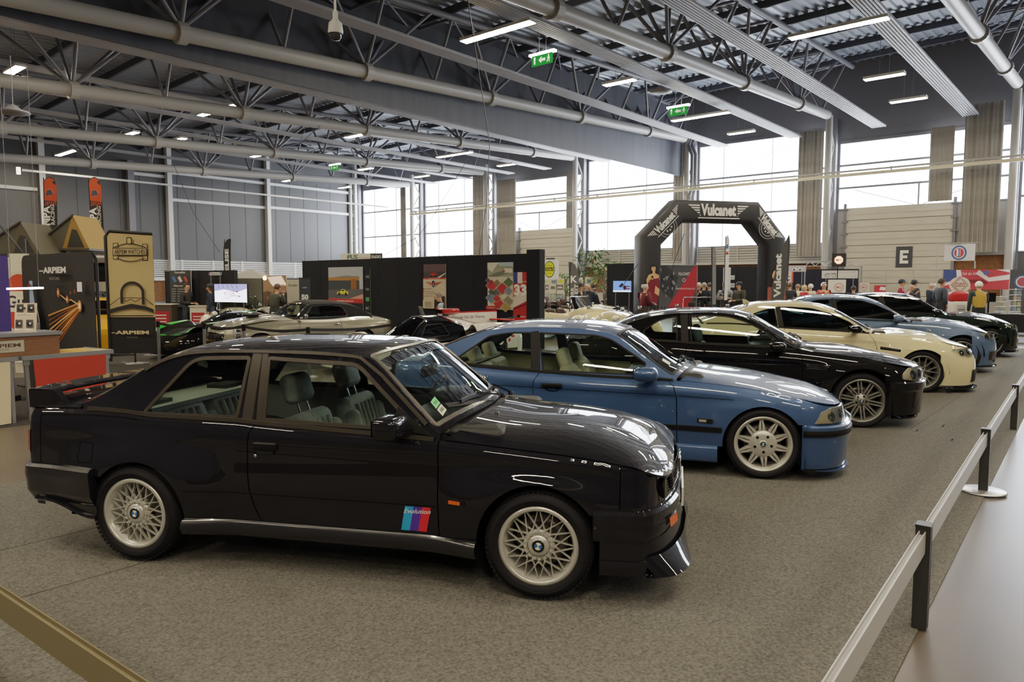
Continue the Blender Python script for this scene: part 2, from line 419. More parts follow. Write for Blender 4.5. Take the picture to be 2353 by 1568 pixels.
t = thing('long_rail', 'long white rail with a lit end running under the roof along the dark wall', 'rail', (20, 41.6, 7.25))
b = MB(); b.box2((-8., -.05, -.05), (15, .05, .05)); b.build('rail_bar', M_WHITE, t)
b = MB(); b.box2((-8.25, -.07, -.22), (-8.1, .07, .12)); b.build('end_cap', glow('#fff0d8', 3), t)
# walls behind the camera
b = MB(); b.box2((X0-.3, Y0, 0), (X0, Y1+.3, 12)); struct('wall_rear', b, M_PANEL)
b = MB(); b.box2((X0-.3, Y0-.3, 0), (X1+.3, Y0, 12)); struct('wall_right', b, M_PANEL)

# ---------------------------------------------------------------- roof
def zch(x, y): return 7.74+.052*x-.024*y
def zdk(x, y): return zch(x, y)+2.35
b = MB(); pit = .34; ny = int((Y1-Y0)/pit); xs = (X0, 10, X1+.2)
vs = []; fs = []
for i in range(ny):
    y = Y0+i*pit
    for yy, dz in ((y, 0), (y+.12, 0), (y+.16, .07), (y+.30, .07)):
        for x in xs: vs.append((x, yy, zdk(x, yy)+dz))
m_ = len(vs)//3
for i in range(m_-1):
    for k in range(2): fs.append((i*3+k, (i+1)*3+k, (i+1)*3+k+1, i*3+k+1))
b.add(vs, fs, False); struct('ceiling', b, M_DECK)
b = MB()
for i in range(20):
    x = X0+1+i*2.5
    b.bar((x, Y0, zdk(x, Y0)-.13), (x, Y1, zdk(x, Y1)-.13), .09, .24)
struct('trim_21', b, M_PURL)
tl = {3.7: 'over the edge of the hall nearest the lettered door', 10.73: 'over the heads of the blue and black coupes', 17.76: 'in front of the hanging smoke curtain', 24.79: 'just behind the hanging smoke curtain', 31.82: 'third one behind the smoke curtain counting into the hall', 38.85: 'closest to the dark panel wall'}
first = None
for k in range(-2, 7):
    yy = 3.7+7.03*k
    if yy > 44: continue
    lab = 'grey tubular roof truss '+tl.get(round(yy, 2), 'beside the aisle, out over the open floor')
    z0 = zch(0, yy); t = thing('roof_truss', lab, 'truss', (0, yy, z0), group='roof trusses')
    t.rotation_euler = (0, -math.atan(.052), 0)
    if first:
        for ch in first.children: dup(ch, parent=t)
        continue
    first = t
    b = MB(); b.tube([(-13, 0, 0), (34.6, 0, 0)], .20, 18)
    for i in range(9):
        x = -8.2+i*5.6; b.lathe([(.2, -.12), (.27, -.12), (.27, .12), (.2, .12)], 16, Matrix.Translation((x, 0, 0)) @ Matrix.Rotation(PI/2, 4, 'Y'), False)
    b.build('bottom_chord', M_STEEL, t)
    for s in (-1, 1):
        b = MB(); b.tube([(-13, s*.95, 1.95), (34.9, s*.95, 1.95)], .1, 10); b.build('top_chord', M_STEELD, t)
    b = MB()
    for i in range(18):
        x = -13.8+i*2.8
        for s in (-1, 1):
            if x-1.4 > -13 and i % 2 == 0: b.tube([(x, 0, .1), (x-1.9, s*.95, 1.9)], .055, 7, False); b.tube([(x, 0, .1), (x+1.9, s*.95, 1.9)], .055, 7, False); b.tube([(x, 0, .1), (x, s*.95, 1.9)], .06, 7, False)
            elif x > -13 and x < 34: b.tube([(x, 0, .1), (x, s*.95, 1.9)], .05, 7, False)
        if x > -13 and x < 34: b.tube([(x, -.95, 1.92), (x, .95, 1.92)], .05, 6, False); b.tube([(x, -.95, 1.92), (min(x+2.8, 34.5), .95, 1.92)], .035, 6, False)
    b.build('web_bars', M_STEELD, t)
# ribbed radiant ceiling strips
sl = {5.3: 'nearest the lettered door', 8.75: 'ending over the lettered door, right of the blue coupe roof', 12.35: 'second wide one from the lettered door', 15.95: 'ending above the arch', 19.4: 'just behind the smoke curtain', 22.9: 'over the black booth end', 27.1: 'over the middle of the black booth', 30.: 'over the far end of the black booth', 33.6: 'beyond the booth, fourth from the dark wall', 37.: 'third from the dark wall', 40.6: 'nearest the dark wall'}
first = None
for y in (5.3, 8.75, 12.35, 15.95, 19.4, 22.9, 27.1, 30., 33.6, 37., 40.6, 1.7, -1.8, -5.3):
    z = 8.6 if y > 2 else 8.4
    lab = 'long ribbed pale grey radiant ceiling strip '+sl.get(y, 'over the open aisle beside the barrier').replace(', right of the blue coupe roof', '')
    if first:
        dup(first, (0, y, z), None, lab); continue
    b = MB(); w = .30
    b.box2((-6, -w, 0), (35.3, w, .03))
    for i in range(7): b.tube([(-6, -w+.04+i*(2*w-.08)/6, -.012), (35.3, -w+.04+i*(2*w-.08)/6, -.012)], .026, 6, False)
    first = b.build('radiant_strip', pmat('strip_grey', '#a2a3a8', .4), label=lab, cat='heating panel', group='radiant ceiling strips'); first.location = (0, y, z)
# smoke curtain
b = MB(); b.box2((-13, -.03, 0), (35.6, .03, 3.4)); b.mat(M_SMOKE)
o = b.build('smoke_curtain', M_SMOKE, label='long dark smoke curtain hanging down from the roof along a truss', cat='partition', kind='structure'); o.location = (0, 18.35, 7.35)

# ---------------------------------------------------------------- luminaires
def luminaire(L, name='ceiling_lamp'):
    t = thing(name, 'x', 'lamp', (0, 0, 8.3), group='hall ceiling lamps')
    b = MB(); b.box((0, 0, .04), (.30, L, .08)); b.build('housing', M_LAMPH, t)
    b = MB(); n = max(1, round(L/1.2))
    for i in range(n):
        yc = (i-(n-1)/2)*L/n
        b.box((0, yc, -.006), (.25, L/n-.05, .012))
    b.build('diffuser', M_LAMP, t)
    for s in (-1, 1): b = MB(); b.tube([(0, s*L*.12, .08), (0, s*L*.12, 1.6)], .006, 5, False); b.build('suspension_wire', M_STEELD, t)
    return t
single = luminaire(1.2); double = luminaire(2.45); small = luminaire(.85, 'emergency_lamp')
LAMPS = [
 (8.0, 20.5, 's', 'square looking lamp high over the watch stand'), (8.1, 18.9, 'm', 'small lamp just above the brightest square lamp'), (7.6, 26.6, 's', 'lamp over the roof tent at the photo edge'),
 (14.4, 19.9, 's', 'lamp hanging before the smoke curtain under the first big pipe'), (14.3, 25.9, 'm', 'upper lamp of the close pair behind the smoke curtain'), (14.3, 27.8, 'm', 'lower lamp of the close pair behind the smoke curtain'),
 (14.0, 33.9, 's', 'lamp between two pipes above the tall ski shaped flags'), (13.9, 41.4, 'd', 'long lamp low above the first ski shaped flag'), (16., 33.5, 'm', 'tiny lamp beside the third pipe of the roof'),
 (20.6, 34.7, 's', 'lamp under the pipes over the grey booth'), (20.7, 26.8, 's', 'lamp among the trusses over the silver convertible'), (26.8, 41.6, 's', 'lamp low over the dark wall, second from the corner'),
 (27, 34, 's', 'lamp beside the small green exit sign'), (14.7, 13., 'd', 'largest double lamp, over the roof of the nearest coupe'), (20.6, 19.7, 'd', 'double lamp hanging in front of the dark smoke curtain'),
 (20.9, 13.1, 's', 'lamp between the two exit signs'), (27.2, 13.3, 'd', 'double lamp above the windows behind the arch'), (26.9, 19.8, 's', 'lamp at the end of the smoke curtain, farther from the window'), (31.1, 19.9, 's', 'lamp at the end of the smoke curtain, closest to the window'),
 (27, 26.8, 'd', 'double lamp above the glazing near the plain door'), (31.1, 33.7, 's', 'small looking lamp at the top of the glazing beyond the booth'), (31.2, 26.9, 's', 'lamp in front of the curtain columns above the booth'),
 (31.2, 41.6, 's', 'farthest lamp near the corner of the dark wall'), (20.2, 6.1, 'd', 'double lamp with a split in the middle under the ribbed deck'), (25.8, 6.3, 's', 'lamp under the deck above the lettered door'), (29.6, 6.4, 's', 'lamp closest to the lettered door'), (31.2, 13.3, 's', 'lamp above the window between arch and lettered door')]
for x in (-7, -.5):  # unseen lamps added outside the view for extra light
    for y in (-8, -1, 6.3, 13.2, 19.9, 27): LAMPS.append((x, y, 'd', 'unseen double ceiling lamp added to light the open floor behind the barrier'))
for x in (6, 14, 22, 30):  # more unseen lamps, added over the aisle to light the hall
    for y in (-8, -1): LAMPS.append((x, y, 'd', 'unseen double ceiling lamp added to light the open aisle'))
used = set()
for x, y, k, lab in LAMPS:
    r = {'s': single, 'd': double, 'm': small}[k]
    if k not in used: used.add(k); r.location = (x, y, 8.3); r['label'] = lab
    else: dup(r, (x, y, 8.3), None, lab)
used_exit = None
for x, y, lab in ((16.8, 13.1, 'larger green exit sign under its white strip lamp'), (25., 13.1, 'smaller green exit sign above the arch'), (24.8, 33.9, 'faint green exit sign far over the grey booth')):
    t = thing('exit_sign', lab, 'sign', (x, y, 8.25), group='hanging exit signs')
    b = MB(); b.box((0, 0, .03), (.14, .9, .06)); b.build('strip_lamp', glow('#fff6e4', 30), t)
    sh = Sheet(.004); sh.rect(-.38, -.3, .38, 0, glow('#2f9a3c', .6)); sh.rect(-.3, -.24, -.24, -.05, '#e8f4e4'); sh.poly([(-.13, -.15), (-.02, -.06), (-.02, -.11), (.12, -.11), (.12, -.19), (-.02, -.19), (-.02, -.24)], '#e8f4e4')
    sh.disc(.24, -.07, .025, .025, '#e8f4e4', 10); sh.poly([(.2, -.1), (.27, -.1), (.3, -.16), (.27, -.17), (.29, -.25), (.26, -.25), (.23, -.18), (.2, -.25), (.17, -.24), (.21, -.16), (.18, -.14)], '#e8f4e4')
    s = sh.b.build('sign_plate', None, t); s.matrix_basis = sh.place((-.02, 0, 0), (0, -1, 0))
    for s_ in (-1, 1): b = MB(); b.tube([(0, s_*.12, .06), (0, s_*.12, 1.6)], .006, 5, False); b.build('suspension_wire', M_STEELD, t)
# dome camera and smoke detectors
p = at(771, 75, 11.5)
t = thing('dome_camera', 'white dome security camera on a thin drop pole', 'camera', p)
b = MB(); b.tube([(0, 0, .12), (0, 0, 2.6)], .018, 8); b.lathe([(.02, .34), (.04, .3), (.04, .2), (.1, .14), (.115, .02), (.11, -.02)], 18); b.build('pole_mount', M_WHITE, t)
b = MB(); b.lathe([(.095, -.02), (.09, -.07), (.06, -.11), (.0, -.125)], 18); b.build('dome_lens', pmat('smoked_dome', '#3a3a3c', .05), t)
for (px, py, d, lab) in ((30, 258, 19, 'round loudspeaker horn by the pipe at the photo edge'), (1519, 210, 26, 'round ceiling horn under the pale truss above the arch')):
    p = at(px, py, d); b = MB(); b.lathe([(.02, .2), (.1, .16), (.22, .05), (.38, .02), (.38, -.02), (.2, -.06), (0, -.08)], 20)
    b.tube([(0, 0, .1), (0, 0, 1.4)], .012, 6, False)
    o = b.build('ceiling_speaker', M_STEELD, label=lab, cat='speaker'); o.location = p
# loose cables
for pts, lab in ((((1075, 0, 17), (1125, 330, 22), (1118, 470, 25), (1100, 590, 28)), 'thin cable dropping from the roof behind the booth'), (((1075, 365, 30), (1000, 490, 31), (960, 545, 31), (880, 588, 31)), 'slack cable swinging from the roof to the booth top'), (((400, 380, 30), (445, 490, 32), (505, 580, 34)), 'dark stay cable in front of the dark wall'), (((735, 290, 24), (690, 330, 29), (700, 300, 26)), 'cable hanging at the second pipe')):
    b = MB(); P = [at(*q) for q in pts]; cv = []
    for i in range(len(P)-1):
        for k in range(6): cv.append(P[i].lerp(P[i+1], k/6))
    cv.append(P[-1]); b.tube(cv, .012, 5)
    b.build('hanging_cable', col('#2a2a2c'), label=lab, cat='cable')
# ---------------------------------------------------------------- car body surfaces
class Curve:
    """smooth monotone curve through keys, kept as a dense table"""
    def __init__(s, keys):
        k = sorted(keys); n = len(k); xs = [a for a, _ in k]; ys = [b for _, b in k]
        d = [(ys[i+1]-ys[i])/(xs[i+1]-xs[i]) for i in range(n-1)]
        m = [d[0]]+[0 if d[i-1]*d[i] <= 0 else 2*d[i-1]*d[i]/(d[i-1]+d[i]) for i in range(1, n-1)]+[d[-1]]
        s.x0, s.x1 = xs[0], xs[-1]; N = 500; s.N = N; s.t = []
        j = 0
        for i in range(N+1):
            x = s.x0+(s.x1-s.x0)*i/N
            while j < n-2 and x > xs[j+1]: j += 1
            h = xs[j+1]-xs[j]; t = (x-xs[j])/h
            s.t.append(ys[j]*(1+2*t)*(1-t)**2+m[j]*h*t*(1-t)**2+ys[j+1]*t*t*(3-2*t)+m[j+1]*h*t*t*(t-1))
    def __call__(s, x):
        u = (x-s.x0)/(s.x1-s.x0)*s.N
        if u <= 0: return s.t[0]
        if u >= s.N: return s.t[-1]
        i = int(u); return s.t[i]+(s.t[i+1]-s.t[i])*(u-i)
def sstep(a, b, x):
    t = min(1, max(0, (x-a)/(b-a))); return t*t*(3-2*t)
def inpoly(p, P):
    x, y = p; c = False; n = len(P); j = n-1
    for i in range(n):
        if (P[i][1] > y) != (P[j][1] > y) and x < (P[j][0]-P[i][0])*(y-P[i][1])/(P[j][1]-P[i][1])+P[i][0]: c = not c
        j = i
    return c
def rounded(P, r, n=5):
    """round the corners of a polygon; r is one radius or a list"""
    out = []; N = len(P)
    for i in range(N):
        p = Vector(P[i]); a = Vector(P[i-1])-p; b = Vector(P[(i+1) % N])-p; rr = r[i] if isinstance(r, (list, tuple)) else r
        rr = min(rr, a.length*.48, b.length*.48)
        if rr < 1e-4: out.append((p.x, p.y)); continue
        s = p+a.normalized()*rr; e = p+b.normalized()*rr
        for k in range(n+1):
            t = k/n; q = s*(1-t)**2+p*2*t*(1-t)+e*t*t; out.append((q.x, q.y))
    return out
def densify(P, h, close=True):
    out = []; N = len(P)
    for i in range(N if close else N-1):
        a = Vector(P[i]); b = Vector(P[(i+1) % N]); L = (b-a).length; k = max(1, int(math.ceil(L/h)))
        for j in range(k): q = a.lerp(b, j/k); out.append((q.x, q.y))
    if not close: out.append(tuple(P[-1]))
    return out
def arcpts(cx, cz, R, a0, a1, n=22):
    return [(cx+R*math.cos(math.radians(a0+(a1-a0)*i/n)), cz+R*math.sin(math.radians(a0+(a1-a0)*i/n))) for i in range(n+1)]
def fnorm(fn, a, b, e=.010):
    du = fn(a+e, b)-fn(a-e, b); dv = fn(a, b+e)-fn(a, b-e); n = du.cross(dv)
    return n.normalized() if n.length > 1e-12 else Vector((0, 0, 1))
def panel(name, P, fn, m, parent, out, h=.035, holes=(), lip=.012, S=None, asp=.34):
    """a sheet-metal panel: polygon in a 2D domain laid on the surface fn, normals taken from the surface itself.
    out(v) -> reference outward vector at a point"""
    if S is not None:      # rows follow the upper edge of the side, finer upwards than lengthwise
        fn0 = fn; fn = lambda a, b: fn0(a/asp, b+S.top(a/asp)); P = [(x*asp, z-S.top(x)) for x, z in densify(P, h/asp)]; h *= .5
    loops = [densify(P, h)]+[densify(H, h) for H in holes]
    vs = []; ed = []
    for L in loops:
        b = len(vs); vs += L; ed += [(b+i, b+(i+1) % len(L)) for i in range(len(L))]
    nb = len(vs)
    xs = [p[0] for p in loops[0]]; ys = [p[1] for p in loops[0]]
    x = min(xs)+h/2; j = 0
    bd = {}
    for p in vs: bd.setdefault((int(p[0]/h), int(p[1]/h)), []).append(p)
    while x < max(xs):
        y = min(ys)+h/2+(h/2 if j % 2 else 0)
        while y < max(ys):
            if inpoly((x, y), loops[0]) and not any(inpoly((x, y), H) for H in loops[1:]):
                ok = True; ci, cj = int(x/h), int(y/h)
                for di in (-1, 0, 1):
                    for dj in (-1, 0, 1):
                        for q in bd.get((ci+di, cj+dj), ()):
                            if (q[0]-x)**2+(q[1]-y)**2 < (.45*h)**2: ok = False
                if ok: vs.append((x, y))
            y += h
        x += h*.87; j += 1
    r = delaunay_2d_cdt([Vector(v) for v in vs], ed, [], 0, 1e-6)
    V2, F = r[0], r[2]; orig = r[3]
    tri = []
    for f in F:
        c = (sum(V2[i][0] for i in f)/len(f), sum(V2[i][1] for i in f)/len(f))
        if inpoly(c, loops[0]) and not any(inpoly(c, H) for H in loops[1:]): tri.append(tuple(f))
    P3 = [fn(v[0], v[1]) for v in V2]; N3 = [fnorm(fn, v[0], v[1]) for v in V2]
    for i in range(len(P3)):
        if N3[i].dot(out(P3[i])) < 0: N3[i] = -N3[i]
    F3 = []
    for f in tri:
        n = (P3[f[1]]-P3[f[0]]).cross(P3[f[2]]-P3[f[0]])
        F3.append(f if n.dot(N3[f[0]]) >= 0 else f[::-1])
    vv = list(P3); nn = list(N3)
    if lip:
        cnt = {}
        for f in F3:
            for i in range(3):
                e = (f[i], f[(i+1) % 3]); cnt[e] = cnt.get(e, 0)+1
        for (a, b_) in list(cnt):
            if (b_, a) not in cnt:
                q = len(vv); d = (P3[b_]-P3[a]); o_ = d.cross((N3[a]+N3[b_])); o_ = o_.normalized() if o_.length > 1e-9 else N3[a]
                vv += [P3[a], P3[b_], P3[b_]-N3[b_]*lip, P3[a]-N3[a]*lip]; nn += [o_]*4; F3.append((q+1, q, q+3, q+2))
    me = bpy.data.meshes.new(name); me.from_pydata(vv, [], F3); me.materials.append(m)
    me.polygons.foreach_set('use_smooth', [True]*len(F3)); me.update()
    me.normals_split_custom_set_from_vertices([n[:] for n in nn])
    o = bpy.data.objects.new(name, me); COL.objects.link(o); o.parent = parent
    return o
def ribbon(b, path, fn, out, w, lift, close=False, h=.04, base=0.):
    """raised strip along a 2D path on the surface, added to a mesh builder"""
    P = densify(path, h, close); n = len(P); vs = []
    for i in range(n):
        a = Vector(P[i-1] if (i > 0 or close) else P[i]); c = Vector(P[(i+1) % n] if (i < n-1 or close) else P[i])
        t = (c-a).normalized(); nn = Vector((-t.y, t.x)); p = Vector(P[i])
        for k, l in ((-.5, base-.002), (-.42, base+lift), (.42, base+lift), (.5, base-.002)):
            q = p+nn*w*k; s = fn(q.x, q.y); N = fnorm(fn, q.x, q.y)
            if N.dot(out(s)) < 0: N = -N
            vs.append(s+N*l)
    fs = []
    for i in range(n if close else n-1):
        j = (i+1) % n
        for k in range(3): fs.append((i*4+k, j*4+k, j*4+k+1, i*4+k+1))
    b.add(vs, fs, False); return b
class Body:
    def __init__(s, **k):
        s.__dict__.update(k)
        for n in ('half', 'top', 'deckc', 'roofc', 'rail'): setattr(s, n, Curve(getattr(s, n)))
        s.tipf = Curve(s.tipf); s.tipr = Curve(s.tipr)
        s.cr = getattr(s, 'creases', [])
    def plan(s, x, z):
        if x > s.xf:
            xt = s.tipf(z); sl = getattr(s, 'sl', 0.)
            if not sl: q = min(.9995, (x-s.xf)/max(1e-4, xt-s.xf)); return (1-q**s.nf)**(1/s.nf)
            lo, hi = 0., 1.
            for _ in range(14):
                t = (lo+hi)/2
                if s.xf+(xt-sl*t*t-s.xf)*(1-t**s.nf)**(1/s.nf) > x: lo = t
                else: hi = t
            return max(.01, lo)
        if x < s.xr:
            q = min(.9995, (s.xr-x)/max(1e-4, s.xr-s.tipr(z))); return (1-q**s.nr)**(1/s.nr)
        return 1.
    def face(s, y, z, off=0.):
        t = min(.999, abs(y)/s.W(s.xf, z)); return Vector((s.xf+(s.tipf(z)-getattr(s, 'sl', 0.)*t*t-s.xf)*(1-t**s.nf)**(1/s.nf)+off, y, z))
    def W(s, x, z, plan=True):
        xx = min(max(x, s.xr), s.xf); h = s.half(xx)
        if z < s.zm: h -= s.klow*(s.zm-z)**2
        else: h -= s.kup*(z-s.zm)**2
        d = s.top(xx)-z; r = s.sr
        if d < r: q = min(1, (r-d)/r); h -= r*(1-math.sqrt(max(0, 1-(.93*q)**2)))*s.sk
        for (xc, zc, R, amp, wd) in s.flares:
            dd = math.hypot((x-xc)*.9, z-zc)-R
            h += amp*(1-sstep(-.02, wd*1.9, dd))*(1-sstep(.06, .20, .26-d))
        for (z0, z1, x0, x1, amp, soft) in s.cr:      # a small ledge: below the line the side steps in
            zl = z0+(z1-z0)*(x-x0)/(x1-x0)
            fade = sstep(x0-.02, x0+.25, x)*(1-sstep(x1-.25, x1+.02, x))
            h -= amp*fade*(1-sstep(-soft, soft, z-zl))*sstep(-.28, 0, z-zl)
        return h*s.plan(x, z) if plan else h
    def G(s, x, z):
        bz = s.top(x); h = z-bz
        return s.W(x, bz)-s.gin-s.ga*h-s.gb*h*max(h, 0)
    def Hd(s, x, y):
        e = max(.05, s.W(x, s.top(min(max(x, s.xr-.3), s.xf+.5))-.0)); t = min(1, abs(y)/e); z0 = s.top(x)
        zz = z0+(s.deckc(x)-z0)*(1-t**(s.ph if x > 1 else getattr(s, 'phr', s.ph)))
        for (yc, wd, amp, x0, x1) in getattr(s, 'hoodribs', []):
            zz += amp*math.exp(-((abs(y)-yc)/wd)**2)*sstep(x0, x0+.3, x)*(1-sstep(x1-.35, x1, x))
        return zz
    def ye(s, x): return max(.05, s.G(x, s.rail(x)))
    def Tp(s, x, y):
        e = s.ye(x); t = min(1., abs(y)/e); r = s.rail(x); return r+(s.roofc(x)-r)*(1-t**s.pr)
    # 3D surfaces on one side (sg -1 is the driver's-right side)
    def side(s, sg, off=0.): return lambda x, z: Vector((x, sg*(s.W(x, z)+off), z))
    def gside(s, sg, off=0.): return lambda x, z: Vector((x, sg*(s.G(x, z)+off), z))
    def hood(s, off=0.): return lambda x, y: Vector((x, y, s.Hd(x, y)+off))
    def topf(s, off=0.): return lambda x, y: Vector((x, y, s.Tp(x, y)+off))
    def nose(s, end, q, z, off=0.):
        a = abs(q)*PI/2; x0 = s.xf if end > 0 else s.xr; xt = s.tipf(z) if end > 0 else s.tipr(z); n = s.nf if end > 0 else s.nr
        t = max(0., math.cos(a))**(2/n); xt -= getattr(s, 'sl', 0.)*t*t if end > 0 else 0; x = x0+(xt-x0+end*off)*max(0., math.sin(a))**(2/n); y = (s.W(x0, z)+off)*t
        return Vector((x, math.copysign(y, q) if q else -y, z))
    def npatch(s, b, end, q0, q1, z0, z1, off=0., nu=16, nv=6):
        """patch of the nose (end 1) or tail (end -1); q in -1..1, 0 meaning the side; sign = which side; +-1 the middle"""
        f = lambda u, v: s.nose(end, q0+(q1-q0)*u, (z0(u) if callable(z0) else z0)*(1-v)+(z1(u) if callable(z1) else z1)*v, off)
        b.grid(f, nu, nv); return b
    def band(s, b, end, xs, prof, zr, nn=14, full=True, nside=8, side=None):
        """bumper: cross-section [(out, z)] carried from the side at xs round the end; side=-1/1 for one half only"""
        x0 = s.xf if end > 0 else s.xr; path = []
        for i in range(nside): x = xs+(x0-xs)*i/nside; path.append((x, s.W(x, zr)))
        for i in range(nn+1):
            p = s.nose(end, max(1e-4, i/nn), zr); path.append((p.x, abs(p.y) if i < nn else 0.))
        P = [Vector((x, -y)) for x, y in path]
        if side is None: P = P+[Vector((x, y)) for x, y in path[::-1][1:]]
        elif side == 1: P = [Vector((x, y)) for x, y in path[::-1]]
        n = len(P); vs = []
        for i in range(n):
            t = (P[min(i+1, n-1)]-P[max(i-1, 0)]).normalized(); N = Vector((t.y, -t.x))*(1 if end > 0 else -1)
            for o_, z in prof: q = P[i]+N*o_; vs.append((q.x, q.y, z))
        k = len(prof); fs = []
        for i in range(n-1):
            for j in range(k-1): f = (i*k+j, (i+1)*k+j, (i+1)*k+j+1, i*k+j+1); fs.append(f if end > 0 else f[::-1])
        for j in range(k-1):
            b.add([vs[i*k+j+d] for i in range(n) for d in (0, 1)], [(2*i, 2*i+2, 2*i+3, 2*i+1)[::1 if end > 0 else -1] for i in range(n-1)], True)
        b.add([vs[j] for j in range(k)], [tuple(range(k))], False); b.add([vs[(n-1)*k+j] for j in range(k)], [tuple(range(k))], False)
        return b
OUTS = lambda v: Vector((0, v.y, .15)); OUTU = lambda v: Vector((0, 0, 1))

# ---------------------------------------------------------------- car materials
def paint(name, c, flake=.25, rough=.32):
    return pmat(name, c, rough, metal=flake, coat=1., crough=.012, spec=.05 if flake == 0 else .4)
M_TYRE = pmat('tyre_rubber', '#17161a', .75, spec=.25)
M_BLK = pmat('black_plastic', '#0c0c0d', .5, spec=.25)
M_GBLK = pmat('gloss_black', '#060607', .08, coat=.6)
M_TRIM = pmat('satin_trim', '#39352f', .32, metal=.3)
M_UNDER = pmat('underbody_black', '#070707', .9, spec=.1)
M_CHROME = pmat('chrome', '#d9d9db', .07, metal=1.)
M_RIM = pmat('silver_alloy', '#c9c7be', .3, metal=.55)
M_RIMD = pmat('grey_alloy', '#8c8b86', .28, metal=.6)
M_DISC = pmat('brake_steel', '#6d6a66', .35, metal=.8)
M_GLASS = glassmat('car_glass', '#e3ece6', 1.1)
M_GLASSD = glassmat('dark_glass', '#27302f', 1.25)
M_HL = glassmat('lamp_lens', '#e8ecec', 1.2)
M_LAMPIN = pmat('lamp_reflector', '#cccac2', .22, metal=.5)
M_AMBER = pmat('amber_lens', '#c8551a', .15, coat=.5)
M_REDL = pmat('red_lens', '#9c1512', .12, coat=.5)
M_DASH = pmat('dash_vinyl', '#1b1c1c', .6)

